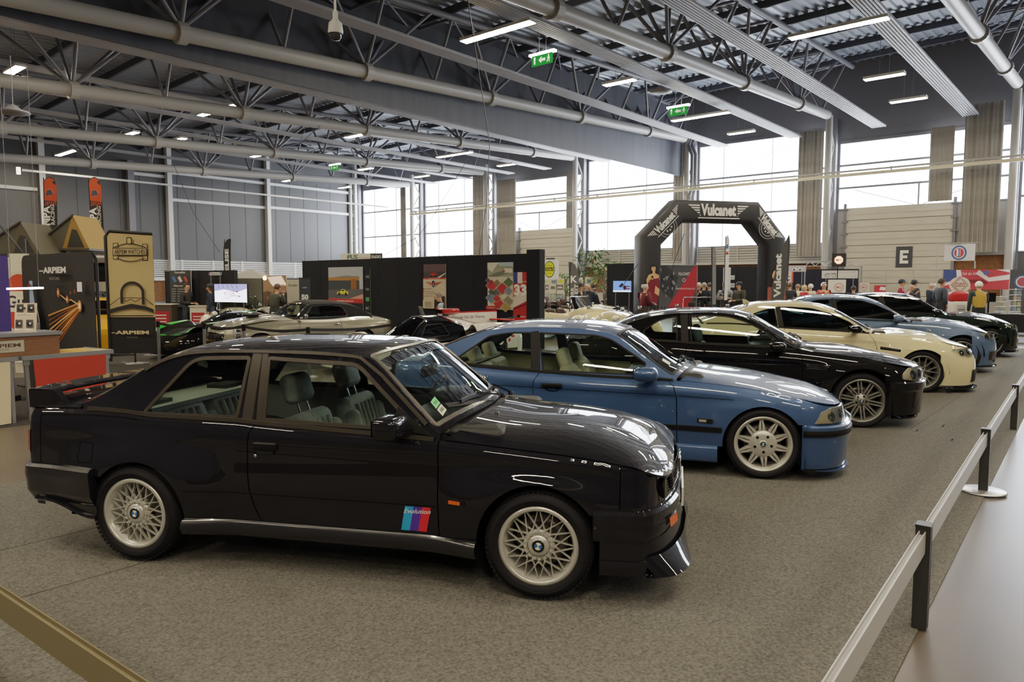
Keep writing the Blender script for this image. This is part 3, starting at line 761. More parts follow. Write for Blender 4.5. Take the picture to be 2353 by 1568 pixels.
def roundel(b, M, r):
    """round quartered badge facing +z of M"""
    b.mat(M_CHROME).lathe([(r*1.06, 0), (r*1.06, .003), (r, .004)], 20, M)
    b.mat(M_GBLK).lathe([(r, .003), (.0, .003)], 20, M, False)
    for k in range(4):
        b.mat(col('#2b5f9c', .25) if k % 2 else (col('#d9d4bd', .25) if r < .04 else col('#d6bd72', .25)))  # yellow of larger badges is warm reflected light put into the colour
        pts = [(0, 0)]+[(r*.62*math.cos(a), r*.62*math.sin(a)) for a in [k*PI/2+.25+i*PI/16 for i in range(9)]]
        b.add([M @ Vector((p[0], p[1], .0042)) for p in pts], [tuple(range(len(pts)))], False)
def make_wheel(parent, name, style, R, w, rr, rim_m, bolts=True):
    """wheel in local frame, outer face towards +z"""
    t = bpy.data.objects.new(name, None); COL.objects.link(t); t.parent = parent; h = w/2
    # rim is the part's own mesh, so the wheel is a mesh with sub-parts
    b = MB(); b.mat(rim_m)
    lip = rr-.012
    if style == 'bbs': prof = [(rr, h-.012), (rr+.002, h), (rr-.020, h+.003), (rr-.024, h-.004), (rr-.027, h-.03), (rr-.036, h-.036), (rr-.038, -h*.7)]
    else: prof = [(rr, h-.012), (rr+.002, h), (rr-.012, h+.003), (rr-.02, h-.006), (rr-.026, h-.022), (rr-.034, h-.03), (rr-.038, -h*.7)]
    b.lathe(prof, 56)
    ri = prof[-2][0]+.004; zt = h-.016
    def spoke(pts, wd, dp):   # ridge section along a path
        vs = []; n = len(pts)
        for i, (x, y, z) in enumerate(pts):
            tx = pts[min(i+1, n-1)][0]-pts[max(i-1, 0)][0]; ty = pts[min(i+1, n-1)][1]-pts[max(i-1, 0)][1]; L = math.hypot(tx, ty); nx, ny = -ty/L, tx/L
            ww = wd[i] if isinstance(wd, (list, tuple)) else wd
            for k, dz in ((-.5, -dp), (-.36, 0), (.36, 0), (.5, -dp)): vs.append((x+nx*ww*k, y+ny*ww*k, z+dz))
        b.add(vs, [(i*4+k, (i+1)*4+k, (i+1)*4+k+1, i*4+k+1) for i in range(n-1) for k in range(3)], False)
    pol = lambda r, a, z: (r*math.cos(a), r*math.sin(a), z)
    hubz = h-.02
    if style == 'bbs':
        N = 16
        for k in range(N):
            a = 2*PI*k/N
            for s in (-1, 1):
                da = 2*PI/N
                pts = [pol(ri+.002, a+s*.03, zt-.010), pol(rr*.40, a+s*(.03+da*.92), zt-.002), pol(rr*.28, a+s*(.03+da*1.25), zt)]
                spoke(pts, [.0055, .0075, .009], .016)
            b.lathe([(.010, -.01), (.009, .006), (.0, .0065)], 6, Matrix.Translation(pol(rr*.335, a+.1, zt-.002)), False)
            b.lathe([(.008, -.01), (.007, .004), (.0, .0045)], 6, Matrix.Translation(pol(rr*.42, a, zt-.004)), False)
        b.lathe([(rr*.40, zt-.03), (rr*.39, zt-.008), (rr*.24, zt-.004), (rr*.24, zt+.004), (0, zt+.004)], 40)
        capr = rr*.235
    elif style == 'star':    # ten double spokes from a wide hub disc
        for k in range(10):
            a = 2*PI*k/10+PI/2
            for s in (-1, 1):
                spoke([pol(rr*.42, a+s*.155, zt-.004), pol(rr*.62, a+s*.10, zt-.004), pol(ri, a+s*.035, zt-.016)], [.034, .026, .016], .03)
        b.lathe([(rr*.5, zt-.03), (rr*.475, zt-.004), (rr*.46, zt+.001), (rr*.2, zt-.004), (0, zt-.004)], 40)
        capr = rr*.14
    elif style == 'double10':
        for k in range(10):
            a = 2*PI*k/10+PI/2
            for s in (-1, 1):
                ox, oy = -math.sin(a)*s*.0175, math.cos(a)*s*.0175
                pts = [pol(rr*.26, a, zt-.02), pol(rr*.5, a, zt-.012), pol(ri, a, zt-.006)]
                spoke([(x+ox, y+oy, z) for x, y, z in pts], [.022, .020, .021], .032)
        b.lathe([(rr*.34, zt-.05), (rr*.32, zt-.022), (rr*.2, zt-.018), (rr*.17, zt-.012), (0, zt-.012)], 30)
        capr = rr*.125
    elif style == 'ysp':
        for k in range(7):
            a = 2*PI*k/7+PI/2+.2
            for s in (-1, 1):
                spoke([pol(rr*.22, a, zt-.024), pol(rr*.42, a+s*.07, zt-.016), pol(rr*.55, a+s*.16, zt-.014), pol(ri, a+s*.21, zt-.006)], [.034, .026, .02, .02], .03)
        b.lathe([(rr*.32, zt-.05), (rr*.3, zt-.024), (0, zt-.016)], 30)
        capr = rr*.14
    elif style == 'wire':
        for k in range(36):
            a = 2*PI*k/36; b.tube([pol(rr*.2, a, h*.8), pol(ri, a+(.35 if k % 2 else -.35), -.02 if k % 3 else h*.3)], .0035, 5, False)
        b.lathe([(rr*.22, -.04), (rr*.2, h*.8), (0, h*.9)], 20); capr = rr*.1
    else:                    # plain five-spoke
        for k in range(5):
            a = 2*PI*k/5+PI/2; spoke([pol(rr*.2, a, zt-.01), pol(rr*.6, a, zt-.014), pol(ri, a, zt-.012)], [.10, .07, .08], .03)
        b.lathe([(rr*.34, zt-.04), (rr*.3, zt-.01), (0, zt-.006)], 30); capr = rr*.15
    if style in ('star', 'double10', 'ysp', 'five'):
        b.mat(M_BLK)
        for k in range(5):
            a = 2*PI*k/5+PI/2+PI; c = pol(rr*(.3 if style == 'star' else .22), a, zt-(-.001 if style == 'star' else .0125))
            b.lathe([(.013, 0), (0, .0005)], 10, Matrix.Translation(c), False)
    me = b.mesh(name); bpy.data.objects.remove(t)
    t = bpy.data.objects.new(name, me); COL.objects.link(t); t.parent = parent
    b = MB()
    tp = [(rr-.004, h-.008), (rr+.012, h+.006), (rr+(R-rr)*.45, h+.013), (R-.03, h+.004), (R-.012, h-.012), (R, h-.035), (R, -h+.035), (R-.012, -h+.012), (R-.03, -h), (rr, -h+.01)]
    b.lathe(tp, 56); b.lathe([(rr+.03, h+.0135), (rr+.036, h+.016), (rr+.042, h+.0135)], 56)
    n = 66
    for k in range(n):   # tread sipes cut as small shoulder blocks
        a = 2*PI*k/n; M = Matrix.Rotation(a, 4, 'Z') @ Matrix.Translation((R-.012, 0, h-.017)) @ Matrix.Rotation(-PI/4, 4, 'Y')
        b.box((0, 0, 0), (.028, R*2*PI/n*.72, .006), None) if False else b.add([M @ Vector(v) for v in [(-.016, -.0105, .003), (.016, -.0105, .003), (.016, .0105, .003), (-.016, .0105, .003)]], [(0, 1, 2, 3)], False)
    b.build('tyre', M_TYRE, t)
    b = MB(); b.mat(M_DISC).lathe([(rr*.66, -.015), (rr*.66, .0), (rr*.3, .002), (rr*.3, -.015)], 30)
    b.build('brake_disc', M_DISC, t)
    b = MB(); b.mat(rim_m).lathe([(capr, zt-.02), (capr, zt+.0), (capr*.86, zt+.008), (capr*.7, zt+.0085), (0, zt+.0085)], 24 if style != 'bbs' else 6)
    if style == 'bbs': b.mat(rim_m).lathe([(capr*1.14, zt-.004), (capr*1.1, zt+.004), (capr*.8, zt+.006)], 24)
    roundel(b, Matrix.Translation((0, 0, zt+.009)) @ Matrix.Rotation(.35, 4, 'Z'), capr*.66) if style not in ('wire', 'five') else None
    b.build('hub_cap', None, t)
    return t
def wheels(root, b, style, R, w, rr, rim_m, xr, xf, track, zc=None):
    p = make_wheel(root, 'wheel', style, R, w, rr, rim_m); first = True
    for x in (xf, xr):
        for s in (-1, 1):
            o = p if first else dup(p, parent=root); first = False
            # +z of the wheel turned to point outwards
            o.matrix_basis = Matrix.Translation((x, s*(track-w/2), zc or R-.01)) @ Matrix.Rotation(-s*PI/2, 4, 'X') @ Matrix.Rotation(random.random()*.2, 4, 'Z')
def seat(root, x, y, c, style=0, w=.5, dz=-.07):
    t = bpy.data.objects.new('seat', None)
    m = c if not isinstance(c, str) else pmat('seat_'+c.strip('#'), c, .75, noise=(40, .12, 2, (1, 1, 1)))
    b = MB(); b.mat(m)
    b.rbox((x+.02, y, .36+dz), (.52, w, .17), .07)
    M = Matrix.Rotation(math.radians(-18), 4, 'Y')
    st = len(b.v)
    b.rbox((0, 0, .30), (.14, w*.98, .62), .065)
    for s in (-1, 1): b.rbox((.055, s*w*.42, .26), (.11, .10, .50), .045)
    for k in range(5): b.tube([(.075, (k-2)*w*.13, .06), (.08, (k-2)*w*.13, .54)], .016, 6)
    if style == 1:  # shell seat with built-in headrest
        b.rbox((-.005, 0, .62), (.11, w*.52, .36), .05); b.rbox((0, 0, .52), (.12, w*.78, .22), .055)
    b.xform(Matrix.Translation((x-.22, y, .40+dz)) @ M, st)
    o = b.build('seat', None, root)
    if style == 0:
        h = MB(); h.mat(m); h.rbox((0, 0, .77), (.12, w*.52, .20), .055); h.mat(M_CHROME)
        for s in (-1, 1): h.tube([(0, s*.06, .58), (0, s*.06, .70)], .007, 6)
        h.xform(Matrix.Translation((x-.22, y, .40+dz)) @ M); h.build('headrest', None, o)
    return o
def rear_bench(root, x, c, w=1.15, hr=True):
    m = pmat('seat_'+c.strip('#'), c, .75, noise=(40, .12, 2, (1, 1, 1)))
    b = MB(); b.mat(m); b.rbox((x+.3, 0, .36), (.46, w, .16), .06)
    M = Matrix.Rotation(math.radians(-24), 4, 'Y'); st = len(b.v)
    for s in (-1, 1):
        b.rbox((0, s*w*.25, .26), (.15, w*.46, .56), .06)
        for k in range(5): b.tube([(.078, s*w*.25+(k-2)*.075, .05), (.083, s*w*.25+(k-2)*.075, .48)], .017, 6)
    b.rbox((.01, 0, .22), (.13, .14, .44), .05)
    b.xform(Matrix.Translation((x, 0, .40)) @ M, st)
    o = b.build('rear_seat', None, root)
    for s in (-1, 1) if hr else ():
        h = MB(); h.mat(m); h.rbox((0, s*w*.25, .655), (.10, .26, .17), .045)
        h.xform(Matrix.Translation((x, 0, .40)) @ M); h.build('headrest', None, o)
def steering(root, x, y, z=.86, r=.185):
    b = MB(); M = Matrix.Translation((x, y, z)) @ Matrix.Rotation(math.radians(-65), 4, 'Y')
    b.mat(M_DASH)
    pts = [M @ Vector((r*math.cos(2*PI*i/28), r*math.sin(2*PI*i/28), 0)) for i in range(29)]; b.tube(pts, .015, 8, False)
    for a in (0, PI, -PI/2): b.bar(M @ Vector((0, 0, -.01)), M @ Vector((r*math.cos(a)*0+r*math.sin(a), r*math.cos(a), 0)), .035, .014)
    b.lathe([(.075, -.03), (.07, .015), (0, .02)], 18, M); b.tube([M @ Vector((0, 0, -.02)), M @ Vector((0, 0, -.32))], .03, 8)
    b.build('steering_wheel', None, root)
def wiper(root, S, pts, arm):
    """blade along (x, y) points on the glass, arm from a pivot"""
    b = MB(); b.mat(M_BLK); P = [S.topf(.018)(*p) for p in densify(pts, .05, False)]
    for p, q in zip(P, P[1:]): b.bar(p, q, .014, .02)
    mid = P[len(P)//2]+Vector((0, 0, .015)); a = Vector(arm); b.bar(a, mid, .018, .012); b.lathe([(.02, 0), (.018, .025), (0, .03)], 10, Matrix.Translation(a-Vector((0, 0, .02))))
    b.build('wiper', None, root)
def make_car(name, label, S, pm, loc, yaw, sp, cat='car', group='row of show coupes'):
    """sp: arches, gaps, windows and options of one car; S: its surfaces; returns the root"""
    root = thing(name, label, cat, (loc[0], loc[1], .0065), math.radians(yaw), group)
    H = sp.get('h', .04); zs = sp['sill']
    (rx, rz, rR), (fx, fz, fR) = sp['arch_r'], sp['arch_f']
    topl = lambda a, b, n=24: [(a+(b-a)*i/n, S.top(a+(b-a)*i/n)) for i in range(n+1)]
    dg = sp['gap_r']; fg = sp['gap_f']       # door gap lines from top to bottom
    ar = [p for p in arcpts(rx, rz, rR, 0, 180)]; af = [p for p in arcpts(fx, fz, fR, 0, 180)]
    zlo = sp.get('zr', (.3, .3)); zhi = sp.get('zf', (.3, .3))   # bottom edge height behind / ahead of the wheels
    g = .004
    parts = {}
    for sg in (-1, 1):
        f = S.side(sg)
        # rear quarter
        P = topl(S.xr, dg[0][0]-g)+[(x-g, z) for x, z in dg[1:]]+[(dg[-1][0]-g, zs)]
        low = [p for p in ar if p[1] > max(zs, 0) or True]
        a0 = [(x, z) for x, z in ar if z >= zs-.001 or x < rx]
        a0 = [p for p in a0 if p[1] >= (zlo[0] if p[0] < rx else zs)]
        P += [(rx+math.sqrt(max(0, rR**2-(zs-rz)**2)), zs)]+a0+[(rx-math.sqrt(max(0, rR**2-(zlo[0]-rz)**2)), zlo[0]), (S.xr, zlo[1])]
        o = panel('rear_quarter', P, f, pm, root, OUTS, H, S=S)
        if sg < 0: parts['quarter'] = o
        # door
        P = topl(dg[0][0]+g, fg[0][0]-g)+[(x-g, z) for x, z in fg[1:]]+[(x+g, z) for x, z in dg[::-1][:-1]]
        d = panel('door', P, f, pm, root, OUTS, H, S=S)
        if sg < 0: parts['door'] = d
        else: parts['door_far'] = d
        # front wing
        a1 = [p for p in af if p[1] >= (zs if p[0] < fx else zhi[0])]
        P = topl(fg[0][0]+g, S.xf)+[(S.xf, zhi[1]), (fx+math.sqrt(max(0, fR**2-(zhi[0]-fz)**2)), zhi[0])]+a1+[(fx-math.sqrt(max(0, fR**2-(zs-fz)**2)), zs), (fg[-1][0]+g, zs)]+[(x+g, z) for x, z in fg[::-1][:-1]]
        o = panel('front_wing', P, f, pm, root, OUTS, H, S=S)
        if sg < 0: parts['wing'] = o
        # arch liners and inner faces
        for (cx, cz, R) in (sp['arch_r'], sp['arch_f']):
            b = MB()
            yo = S.W(cx, cz+R*.9)-.02
            M = Matrix.Translation((cx, 0, cz)) @ Matrix.Rotation(PI/2, 4, 'X')
            b.lathe([(R+.012, -sg*(yo)), (R+.02, -sg*.52), (0, -sg*.52)], 30, M, True, -.05, PI+.05)
            b.build('arch_liner', M_UNDER, root)
    # nose and tail skins
    for end, nm, z0 in ((1, 'nose_panel', sp.get('znose', .2)), (-1, 'tail_panel', sp.get('ztail', .3))):
        b = MB(); x_ = S.xf if end > 0 else S.xr
        xt = lambda u: S.top(max(min(S.nose(end, max(u, 1e-4), S.top(x_)).x, S.top.x1), S.top.x0))
        for sg in (-1, 1):
            st = len(b.v); S.npatch(b, end, 1e-4, 1, z0, xt, 0, 22, 14)
            if sg > 0:
                for i in range(st, len(b.v)): v = b.v[i]; b.v[i] = (v[0], abs(v[1]), v[2])
            else:
                for i in range(st, len(b.v)): v = b.v[i]; b.v[i] = (v[0], -abs(v[1]), v[2])
        parts[nm] = b.build(nm, sp.get(nm+'_mat', pm), root)
    # bonnet and boot lid
    xa, xc = sp['cowl']; e0 = S.ye(xa)
    cw = lambda y, d=0.: xa+(xc-xa)*(1-min(1, abs(y)/e0)**2)+d
    def plancurve(xs, end, k=.985):
        xt = (S.tipf(S.top(S.xf)) if end > 0 else S.tipr(S.top(S.xr)))
        pts = [(x, k*S.W(x, S.top(x))) for x in xs]
        x0 = S.xf if end > 0 else S.xr
        for i in range(1, 15):
            a = PI/2*i/14; n = S.nf if end > 0 else S.nr
            z_ = S.top(x0)
            pts.append((x0+(xt-x0)*math.sin(a)**(2/n)*.999, k*S.W(x0, z_)*max(0, math.cos(a))**(2/n)))
        return pts
    hs = xa+.03
    ed = plancurve([hs+(S.xf-hs)*i/16 for i in range(16)], 1)
    P = [(x, -y) for x, y in ed]+[(x, y) for x, y in ed[::-1][1:]]
    yy = ed[0][1]; P += [(cw(yy*(1-2*i/14), sp.get('hgap', .06)), yy*(1-2*i/14)) for i in range(1, 14)]
    parts['bonnet'] = panel('bonnet', P, S.hood(), pm, root, OUTU, H)
    xb, xbc = sp['deck']                       # backlight foot: at the sides, at the centre
    if xb is not None:
        e1 = S.W(xb, S.top(xb))
        ed = plancurve([xb-.02+(S.xr-xb+.02)*i/8 for i in range(8)], -1)
        P = [(x, y) for x, y in ed]+[(x, -y) for x, y in ed[::-1][1:]]
        yy = ed[0][1]; P += [(xb+(xbc-xb)*(1-(1-2*i/10)**2)-.02, -yy*(1-2*i/10)) for i in range(1, 10)]
        parts['boot_lid'] = panel('boot_lid', P, S.hood(), pm, root, OUTU, H)
    # greenhouse
    if sp.get('roof', True):
        xg0, xg1 = sp['green']
        n = 60; xs = [xg0+(xg1-xg0)*i/n for i in range(n+1)]
        for sg in (-1, 1):
            P = [(x, S.top(x)-.006) for x in xs]+[(x, max(S.rail(x), S.top(x)+.001)) for x in xs[::-1]]
            fr = panel('side_frame', P, S.gside(sg), sp.get('frame_mat', pm), root, OUTS, H, [w for w in sp['windows']])
            if sg < 0: parts['frame'] = fr
            for i, w in enumerate(sp['windows']):
                gl = panel('quarter_glass' if i == 0 and len(sp['windows']) > 1 else 'door_glass', w, S.gside(sg, -.006), sp.get('glass', M_GLASS), root, OUTS, .09, lip=0)
                b = MB(); ribbon(b, w, S.gside(sg), OUTS, sp.get('trimw', .02), .004, True); b.build('window_trim', sp.get('trim', M_BLK), gl)
            b = MB(); ribbon(b, [(x, S.top(x)+.004) for x in [xg0+.05+(xg1-.03-xg0-.05)*i/30 for i in range(31)]], lambda x, z: Vector((x, sg*(S.G(x, max(z, S.top(x)))+.012), z)), OUTS, .026, .008)
            b.build('belt_strip', sp.get('belt', M_BLK), root)
        # top skin with openings for screens
        def ytop(x): return S.ye(x)*.999
        m_ = 40; xr_ = sp['deck'][0] if xb is not None else xg0
        L = [(xr_+(xa-xr_)*i/m_) for i in range(m_+1)]
        P = [(x, -ytop(x)) for x in L]+[(cw(-e0+2*e0*i/14), -e0+2*e0*i/14) for i in range(1, 14)]+[(x, ytop(x)) for x in L[::-1]]
        if xb is not None: P += [(xb+(xbc-xb)*(1-(1-2*i/10)**2), ytop(xb)*(1-2*i/10)) for i in range(1, 10)]
        wt, wtc, wpi, wb = sp['screen']   # top x at the side, at centre, pillar width, foot inset
        def edge(x, w): return S.ye(x)-w
        Wp = []
        xw = lambda y: wt+(wtc-wt)*(1-min(1, abs(y)/edge(wt, wpi))**2)
        L2 = [wt+(xa-wb-wt)*i/10 for i in range(11)]
        Wp = [(x, -edge(x, wpi)) for x in L2]
        eb = edge(xa-wb, wpi); Wp += [(cw(-eb+2*eb*i/12, -wb*1.2), -eb+2*eb*i/12) for i in range(1, 12)]
        Wp += [(x, edge(x, wpi)) for x in L2[::-1]]; et = edge(wt, wpi); Wp += [(xw(et-2*et*i/12), et-2*et*i/12) for i in range(1, 12)]
        Wp = rounded(Wp, [.05 if i in (0, 10, 22, 32) else 0 for i in range(len(Wp))])
        holes = [Wp]
        bt = sp.get('back')
        if bt:
            b0, b1, b1c, bw = bt     # foot x, top x side, top x centre, pillar width
            L3 = [b0+(b1-b0)*i/8 for i in range(9)]
            Bp = [(x, edge(x, bw)) for x in L3]; e_ = edge(b1, bw); Bp += [(b1+(b1c-b1)*(1-(1-2*i/10)**2), e_*(1-2*i/10)) for i in range(1, 10)]
            Bp += [(x, -edge(x, bw)) for x in L3[::-1]]; e_ = edge(b0, bw); Bp += [(b0+(xbc-xb)*(1-(1-2*i/10)**2), -e_*(1-2*i/10)) for i in range(1, 10)]
            Bp = rounded(Bp, [.05 if i in (0, 8, 18, 26) else 0 for i in range(len(Bp))])
            holes.append(Bp)
        parts['roof'] = panel('roof', P, S.topf(), sp.get('roof_mat', pm), root, OUTU, H, holes)
        for nm, q in (('windscreen', Wp), ('rear_screen', Bp if bt else None)):
            if not q: continue
            gl = panel(nm, q, S.topf(-.004), sp.get('screen_glass', M_GLASS) if nm == 'windscreen' else sp.get('glass', M_GLASS), root, OUTU, .07, lip=0)
            b = MB(); ribbon(b, q, S.topf(), OUTU, .026, .005, True); b.build('screen_seal', sp.get('seal', M_BLK), gl)
            parts[nm] = gl
    # cowl grille
    b = MB()
    cg = lambda x, y: Vector((x, y, min(S.Tp(x, y), S.Hd(x, y))-.012))
    b.grid(lambda u, v: cg(cw((-e0+2*e0*u)*.9, -.03+.11*v), (-e0+2*e0*u)*.9), 20, 3)
    b.build('cowl_grille', M_BLK, root)
    # underbody
    b = MB(); b.box2((S.xr+.0, -.56, .17), (S.xf+.05, .56, .5)); b.build('underbody', M_UNDER, root)
    # cabin
    it = sp.get('inside')
    if it:
        cm = it['card']; m = pmat('cabin_'+cm.strip('#'), cm, .7)
        x0, x1 = it['x']
        b = MB(); b.mat(m)
        for sg in (-1, 1):
            b.grid(lambda u, v: (x0+(x1-x0)*u, sg*(S.W(x0+(x1-x0)*u, S.top(x0+(x1-x0)*u)-.03)-.05-.03*(1-v)), .28+(S.top(x0+(x1-x0)*u)-.012-.28)*v), 20, 6)
            b.box2((x0+.75, sg*.66, .55), (x1-.4, sg*.60, .62)) if it.get('arm', True) else None
        b.mat(M_DASH); b.box2((x0, -.68, .24), (x1, .68, .28))
        if it.get('shelf'):
            sx0, sx1, zc_ = it['shelf']; b.mat(pmat('shelf_'+it.get('shelf_c', cm).strip('#'), it.get('shelf_c', cm), .8)); b.box2((sx0, -.60, zc_-.03), (sx1, .60, zc_))
            for s in (-1, 1): b.mat(M_DASH); b.box((sx1-.16, s*.42, zc_+.012), (.16, .24, .025))
        b.build('cabin_lining', None, root)
        b = MB(); b.mat(pmat('dash_'+it.get('dash', '#191a1a').strip('#'), it.get('dash', '#191a1a'), .6))
        dx = it['dash_x']; dz = it['dash_z']
        b.rbox((dx, 0, dz-.11), (.44, 1.36, .2), .06); b.rbox((dx+.28, 0, dz-.09), (.5, 1.3, .14), .05); b.rbox((dx-.08, .36, dz-.0), (.3, .42, .1), .045); b.box2((x0+.9, -.1, .28), (dx, .1, .55))
        b.build('dashboard', None, root)
        for sx, sy in it['seats']: seat(root, sx, sy, it['seat'], it.get('style', 0))
        if it.get('bench') is not None: rear_bench(root, it['bench'], it['seat'], hr=it.get('hr', True))
        steering(root, it['wheel'][0], it['wheel'][1], it['wheel'][2])
        if sp.get('roof', True):
            b = MB(); mx = sp['screen'][0]+.16; b.mat(M_DASH); b.rbox((mx, 0, S.roofc(mx)-.11), (.05, .24, .075), .022); b.bar((mx+.01, 0, S.roofc(mx)-.1), (mx+.04, 0, S.roofc(mx+.04)-.015), .02, .02); b.build('rear_view_mirror', None, root)
    wh = sp['wheel']
    wheels(root, None, wh['style'], wh['R'], wh['w'], wh['rr'], wh.get('m', M_RIM), rx if 'xr' not in wh else wh['xr'], fx if 'xf' not in wh else wh['xf'], wh['track'], wh['R'])
    parts['root'] = root; parts['cw'] = cw
    return parts
def gapline(root, pts, fn, out, w=.006, mat=None, name='shut_crease_line'):
    b = MB(); ribbon(b, pts, fn, out, w, .0008); return b.build(name, mat or M_UNDER, root)
def mirror_pair(root, mat, x, y, z, size, S, base_mat=None, tri=None, r=.045):
    for sg in (-1, 1):
        b = MB(); b.mat(mat); b.rbox((x, sg*y, z), size, r)
        b.mat(base_mat or M_BLK); b.bar((x+.03, sg*(y-size[1]*.3), z-size[2]*.3), (x+.06, sg*(y-size[1]*.95), z-size[2]*.45), .06, .035)
        o = b.build('door_mirror', None, root)
        g_ = MB(); g_.grid(lambda u, v: (x-size[0]/2-.002, sg*(y+(u-.5)*size[1]*.78), z+(v-.5)*size[2]*.7), 2, 2, False, sg > 0); g_.build('mirror_glass', M_CHROME, o)
        if tri:
            t = panel('mirror_sail', tri, S.gside(sg, .006), base_mat or M_BLK, root, OUTS, .06)
# ---------------------------------------------------------------- nearest car: black box-flared coupe
P_BLK = paint('midnight_black_paint', '#0d0d14', 0., .5)
S = Body(half=[(-.8, .775), (-.5, .79), (0, .80), (1.3, .805), (2.5, .80), (3.0, .785), (3.2, .76)],
         top=[(-1.0, .915), (-.8, .925), (-.3, .94), (-.05, .932), (.1, .918), (.72, .912), (.84, .903), (1.43, .878), (1.94, .856), (2.34, .828), (2.745, .795), (3.05, .752), (3.175, .722), (3.32, .665)],
         deckc=[(-1., .985), (-.8, .99), (-.3, 1.0), (1.9, .965), (2.0, .955), (2.3, .925), (2.62, .905), (2.875, .868), (3.124, .795), (3.22, .74), (3.31, .675)],
         rail=[(-.48, .955), (-.38, .985), (-.1, 1.14), (.06, 1.235), (.18, 1.285), (.35, 1.318), (.6, 1.33), (.82, 1.332), (1.1, 1.33), (1.4, 1.316), (1.5, 1.298), (1.6, 1.225), (1.75, 1.09), (1.9, .955), (1.96, .902), (2.02, .872), (2.1, .86)],
         roofc=[(-.58, .985), (-.4, 1.06), (-.2, 1.165), (.1, 1.305), (.25, 1.345), (.4, 1.362), (.7, 1.374), (1.1, 1.376), (1.4, 1.364), (1.53, 1.335), (1.7, 1.235), (1.9, 1.085), (2.05, .975), (2.14, .945)],
         xf=3.00, xr=-.72, tipf=[(.1, 3.35), (.2, 3.35), (.5, 3.31), (.7, 3.295), (.8, 3.27)], tipr=[(.2, -.84), (.5, -.87), (.75, -.885), (.95, -.86)],
         zm=.55, klow=.35, kup=.16, sr=.05, sk=.75, nf=5., sl=.12, phr=6., nr=5., gin=.006, ga=.27, gb=.12, ph=3.2, pr=2.8,
         flares=[(.02, .30, .335, .042, .16), (2.564, .30, .345, .040, .15)],
         creases=[(.775, .735, -.75, 3.1, .008, .03), (.478, .482, .36, 2.24, .008, .03)])
door_r = [(.823, .905), (.832, .895), (.797, .848), (.785, .75), (.788, .60), (.80, .48), (.82, .40), (.868, .302)]
door_f = [(1.985, .856), (1.985, .70), (1.985, .50), (1.988, .302)]
qg = rounded([(.035, .926), (.695, .928), (.722, 1.282), (.335, 1.27)], [.03, .02, .02, .08])
dgl = rounded([(.875, .922), (1.86, .90), (1.44, 1.258), (.852, 1.282)], [.01, .01, .06, .015])
sp = dict(arch_r=(.025, .30, .338), arch_f=(2.562, .30, .347), sill=.302, gap_r=door_r, gap_f=door_f, zr=(.53, .56), zf=(.50, .52), h=.026,
          cowl=(1.985, 2.10), hgap=.05, deck=(-.44, -.54), green=(-.42, 1.985), windows=[qg, dgl], screen=(1.50, 1.55, .035, .035), back=(-.34, .17, .2, .05),
          trim=M_TRIM, belt=M_TRIM, seal=pmat('screen_bright', '#8a8680', .25, metal=.7), trimw=.026, znose=.2, ztail=.3,
          inside=dict(x=(-.35, 1.95), card='#737672', hr=False, seats=((1.34, -.36), (1.34, .36)), seat='#8b908e', style=0, bench=.10, shelf=(-.42, -.02, .93), shelf_c='#8d9389', dash_x=1.80, dash_z=.93, wheel=(1.58, .36, .90)),
          wheel=dict(style='bbs', R=.3045, w=.225, rr=.222, track=.82, z=.297, xr=0., xf=2.564))
E30_LOC = (2.5757, 5.0408, 0)
K = make_car('sports_coupe', 'midnight black box-flared coupe with rear wing and striped script decal, nearest in the row', S, P_BLK, E30_LOC, -62.43, sp)
R0 = K['root']
f = S.side(-1)
for sg in (-1, 1):
    f = S.side(sg)
    gapline(R0, [(x, S.top(x)-.036+.004*(x+.7)) for x in [-.72+.05*i for i in range(16)]], f, OUTS, .008)
    gapline(R0, [(.365, .478), (.78, .479)], f, OUTS, .004); gapline(K['door'] if sg < 0 else K['door_far'], [(.81, .479), (1.975, .48)], f, OUTS, .004)
    # dark frame trim up the middle pillar
    b = MB(); g_ = S.gside(sg); ribbon(b, [(.765, .918), (.772, 1.31)], g_, OUTS, .075, .005); ribbon(b, [(.846, .915), (.826, 1.312)], g_, OUTS, .045, .005); b.build('pillar_trim', M_TRIM, R0)
    b = MB(); ribbon(b, [(x, S.rail(x)-.012) for x in [.0+.05*i for i in range(30)]]+[(1.6, 1.2), (1.75, 1.068), (1.9, .935)], g_, OUTS, .022, .010); b.build('drip_rail', M_TRIM, R0)
    gapline(R0, [(-.33, S.top(-.33)), (-.335, .905)], f, OUTS, .006)
    # sill skirt
    b = MB(); xs = [.37+(2.21-.37)*i/30 for i in range(31)]
    def sk(u, v):
        x = .365+(2.215-.365)*u; e = 4*(u-.5)**2; e2 = e**4
        prof = [(0.004, .308), (.016+.02*e2, .296), (.022+.03*e2, .26), (.01+.02*e2, .215), (-.03, .195), (-.16, .19)]
        k = v*5; i = min(4, int(k)); t = k-i; o_ = prof[i][0]*(1-t)+prof[i+1][0]*t; z = prof[i][1]*(1-t)+prof[i+1][1]*t
        return (x, sg*(S.W(x, .31)+o_), z-.012*math.sin(PI*u)*0)
    b.grid(sk, 30, 10, flip=sg > 0); b.build('side_skirt', pmat('satin_black_skirt', '#1a1a1f', .3, coat=.3), R0)
    if sg < 0: FD = f
door = K['door']; quarter = K['quarter']; wing = K['wing']
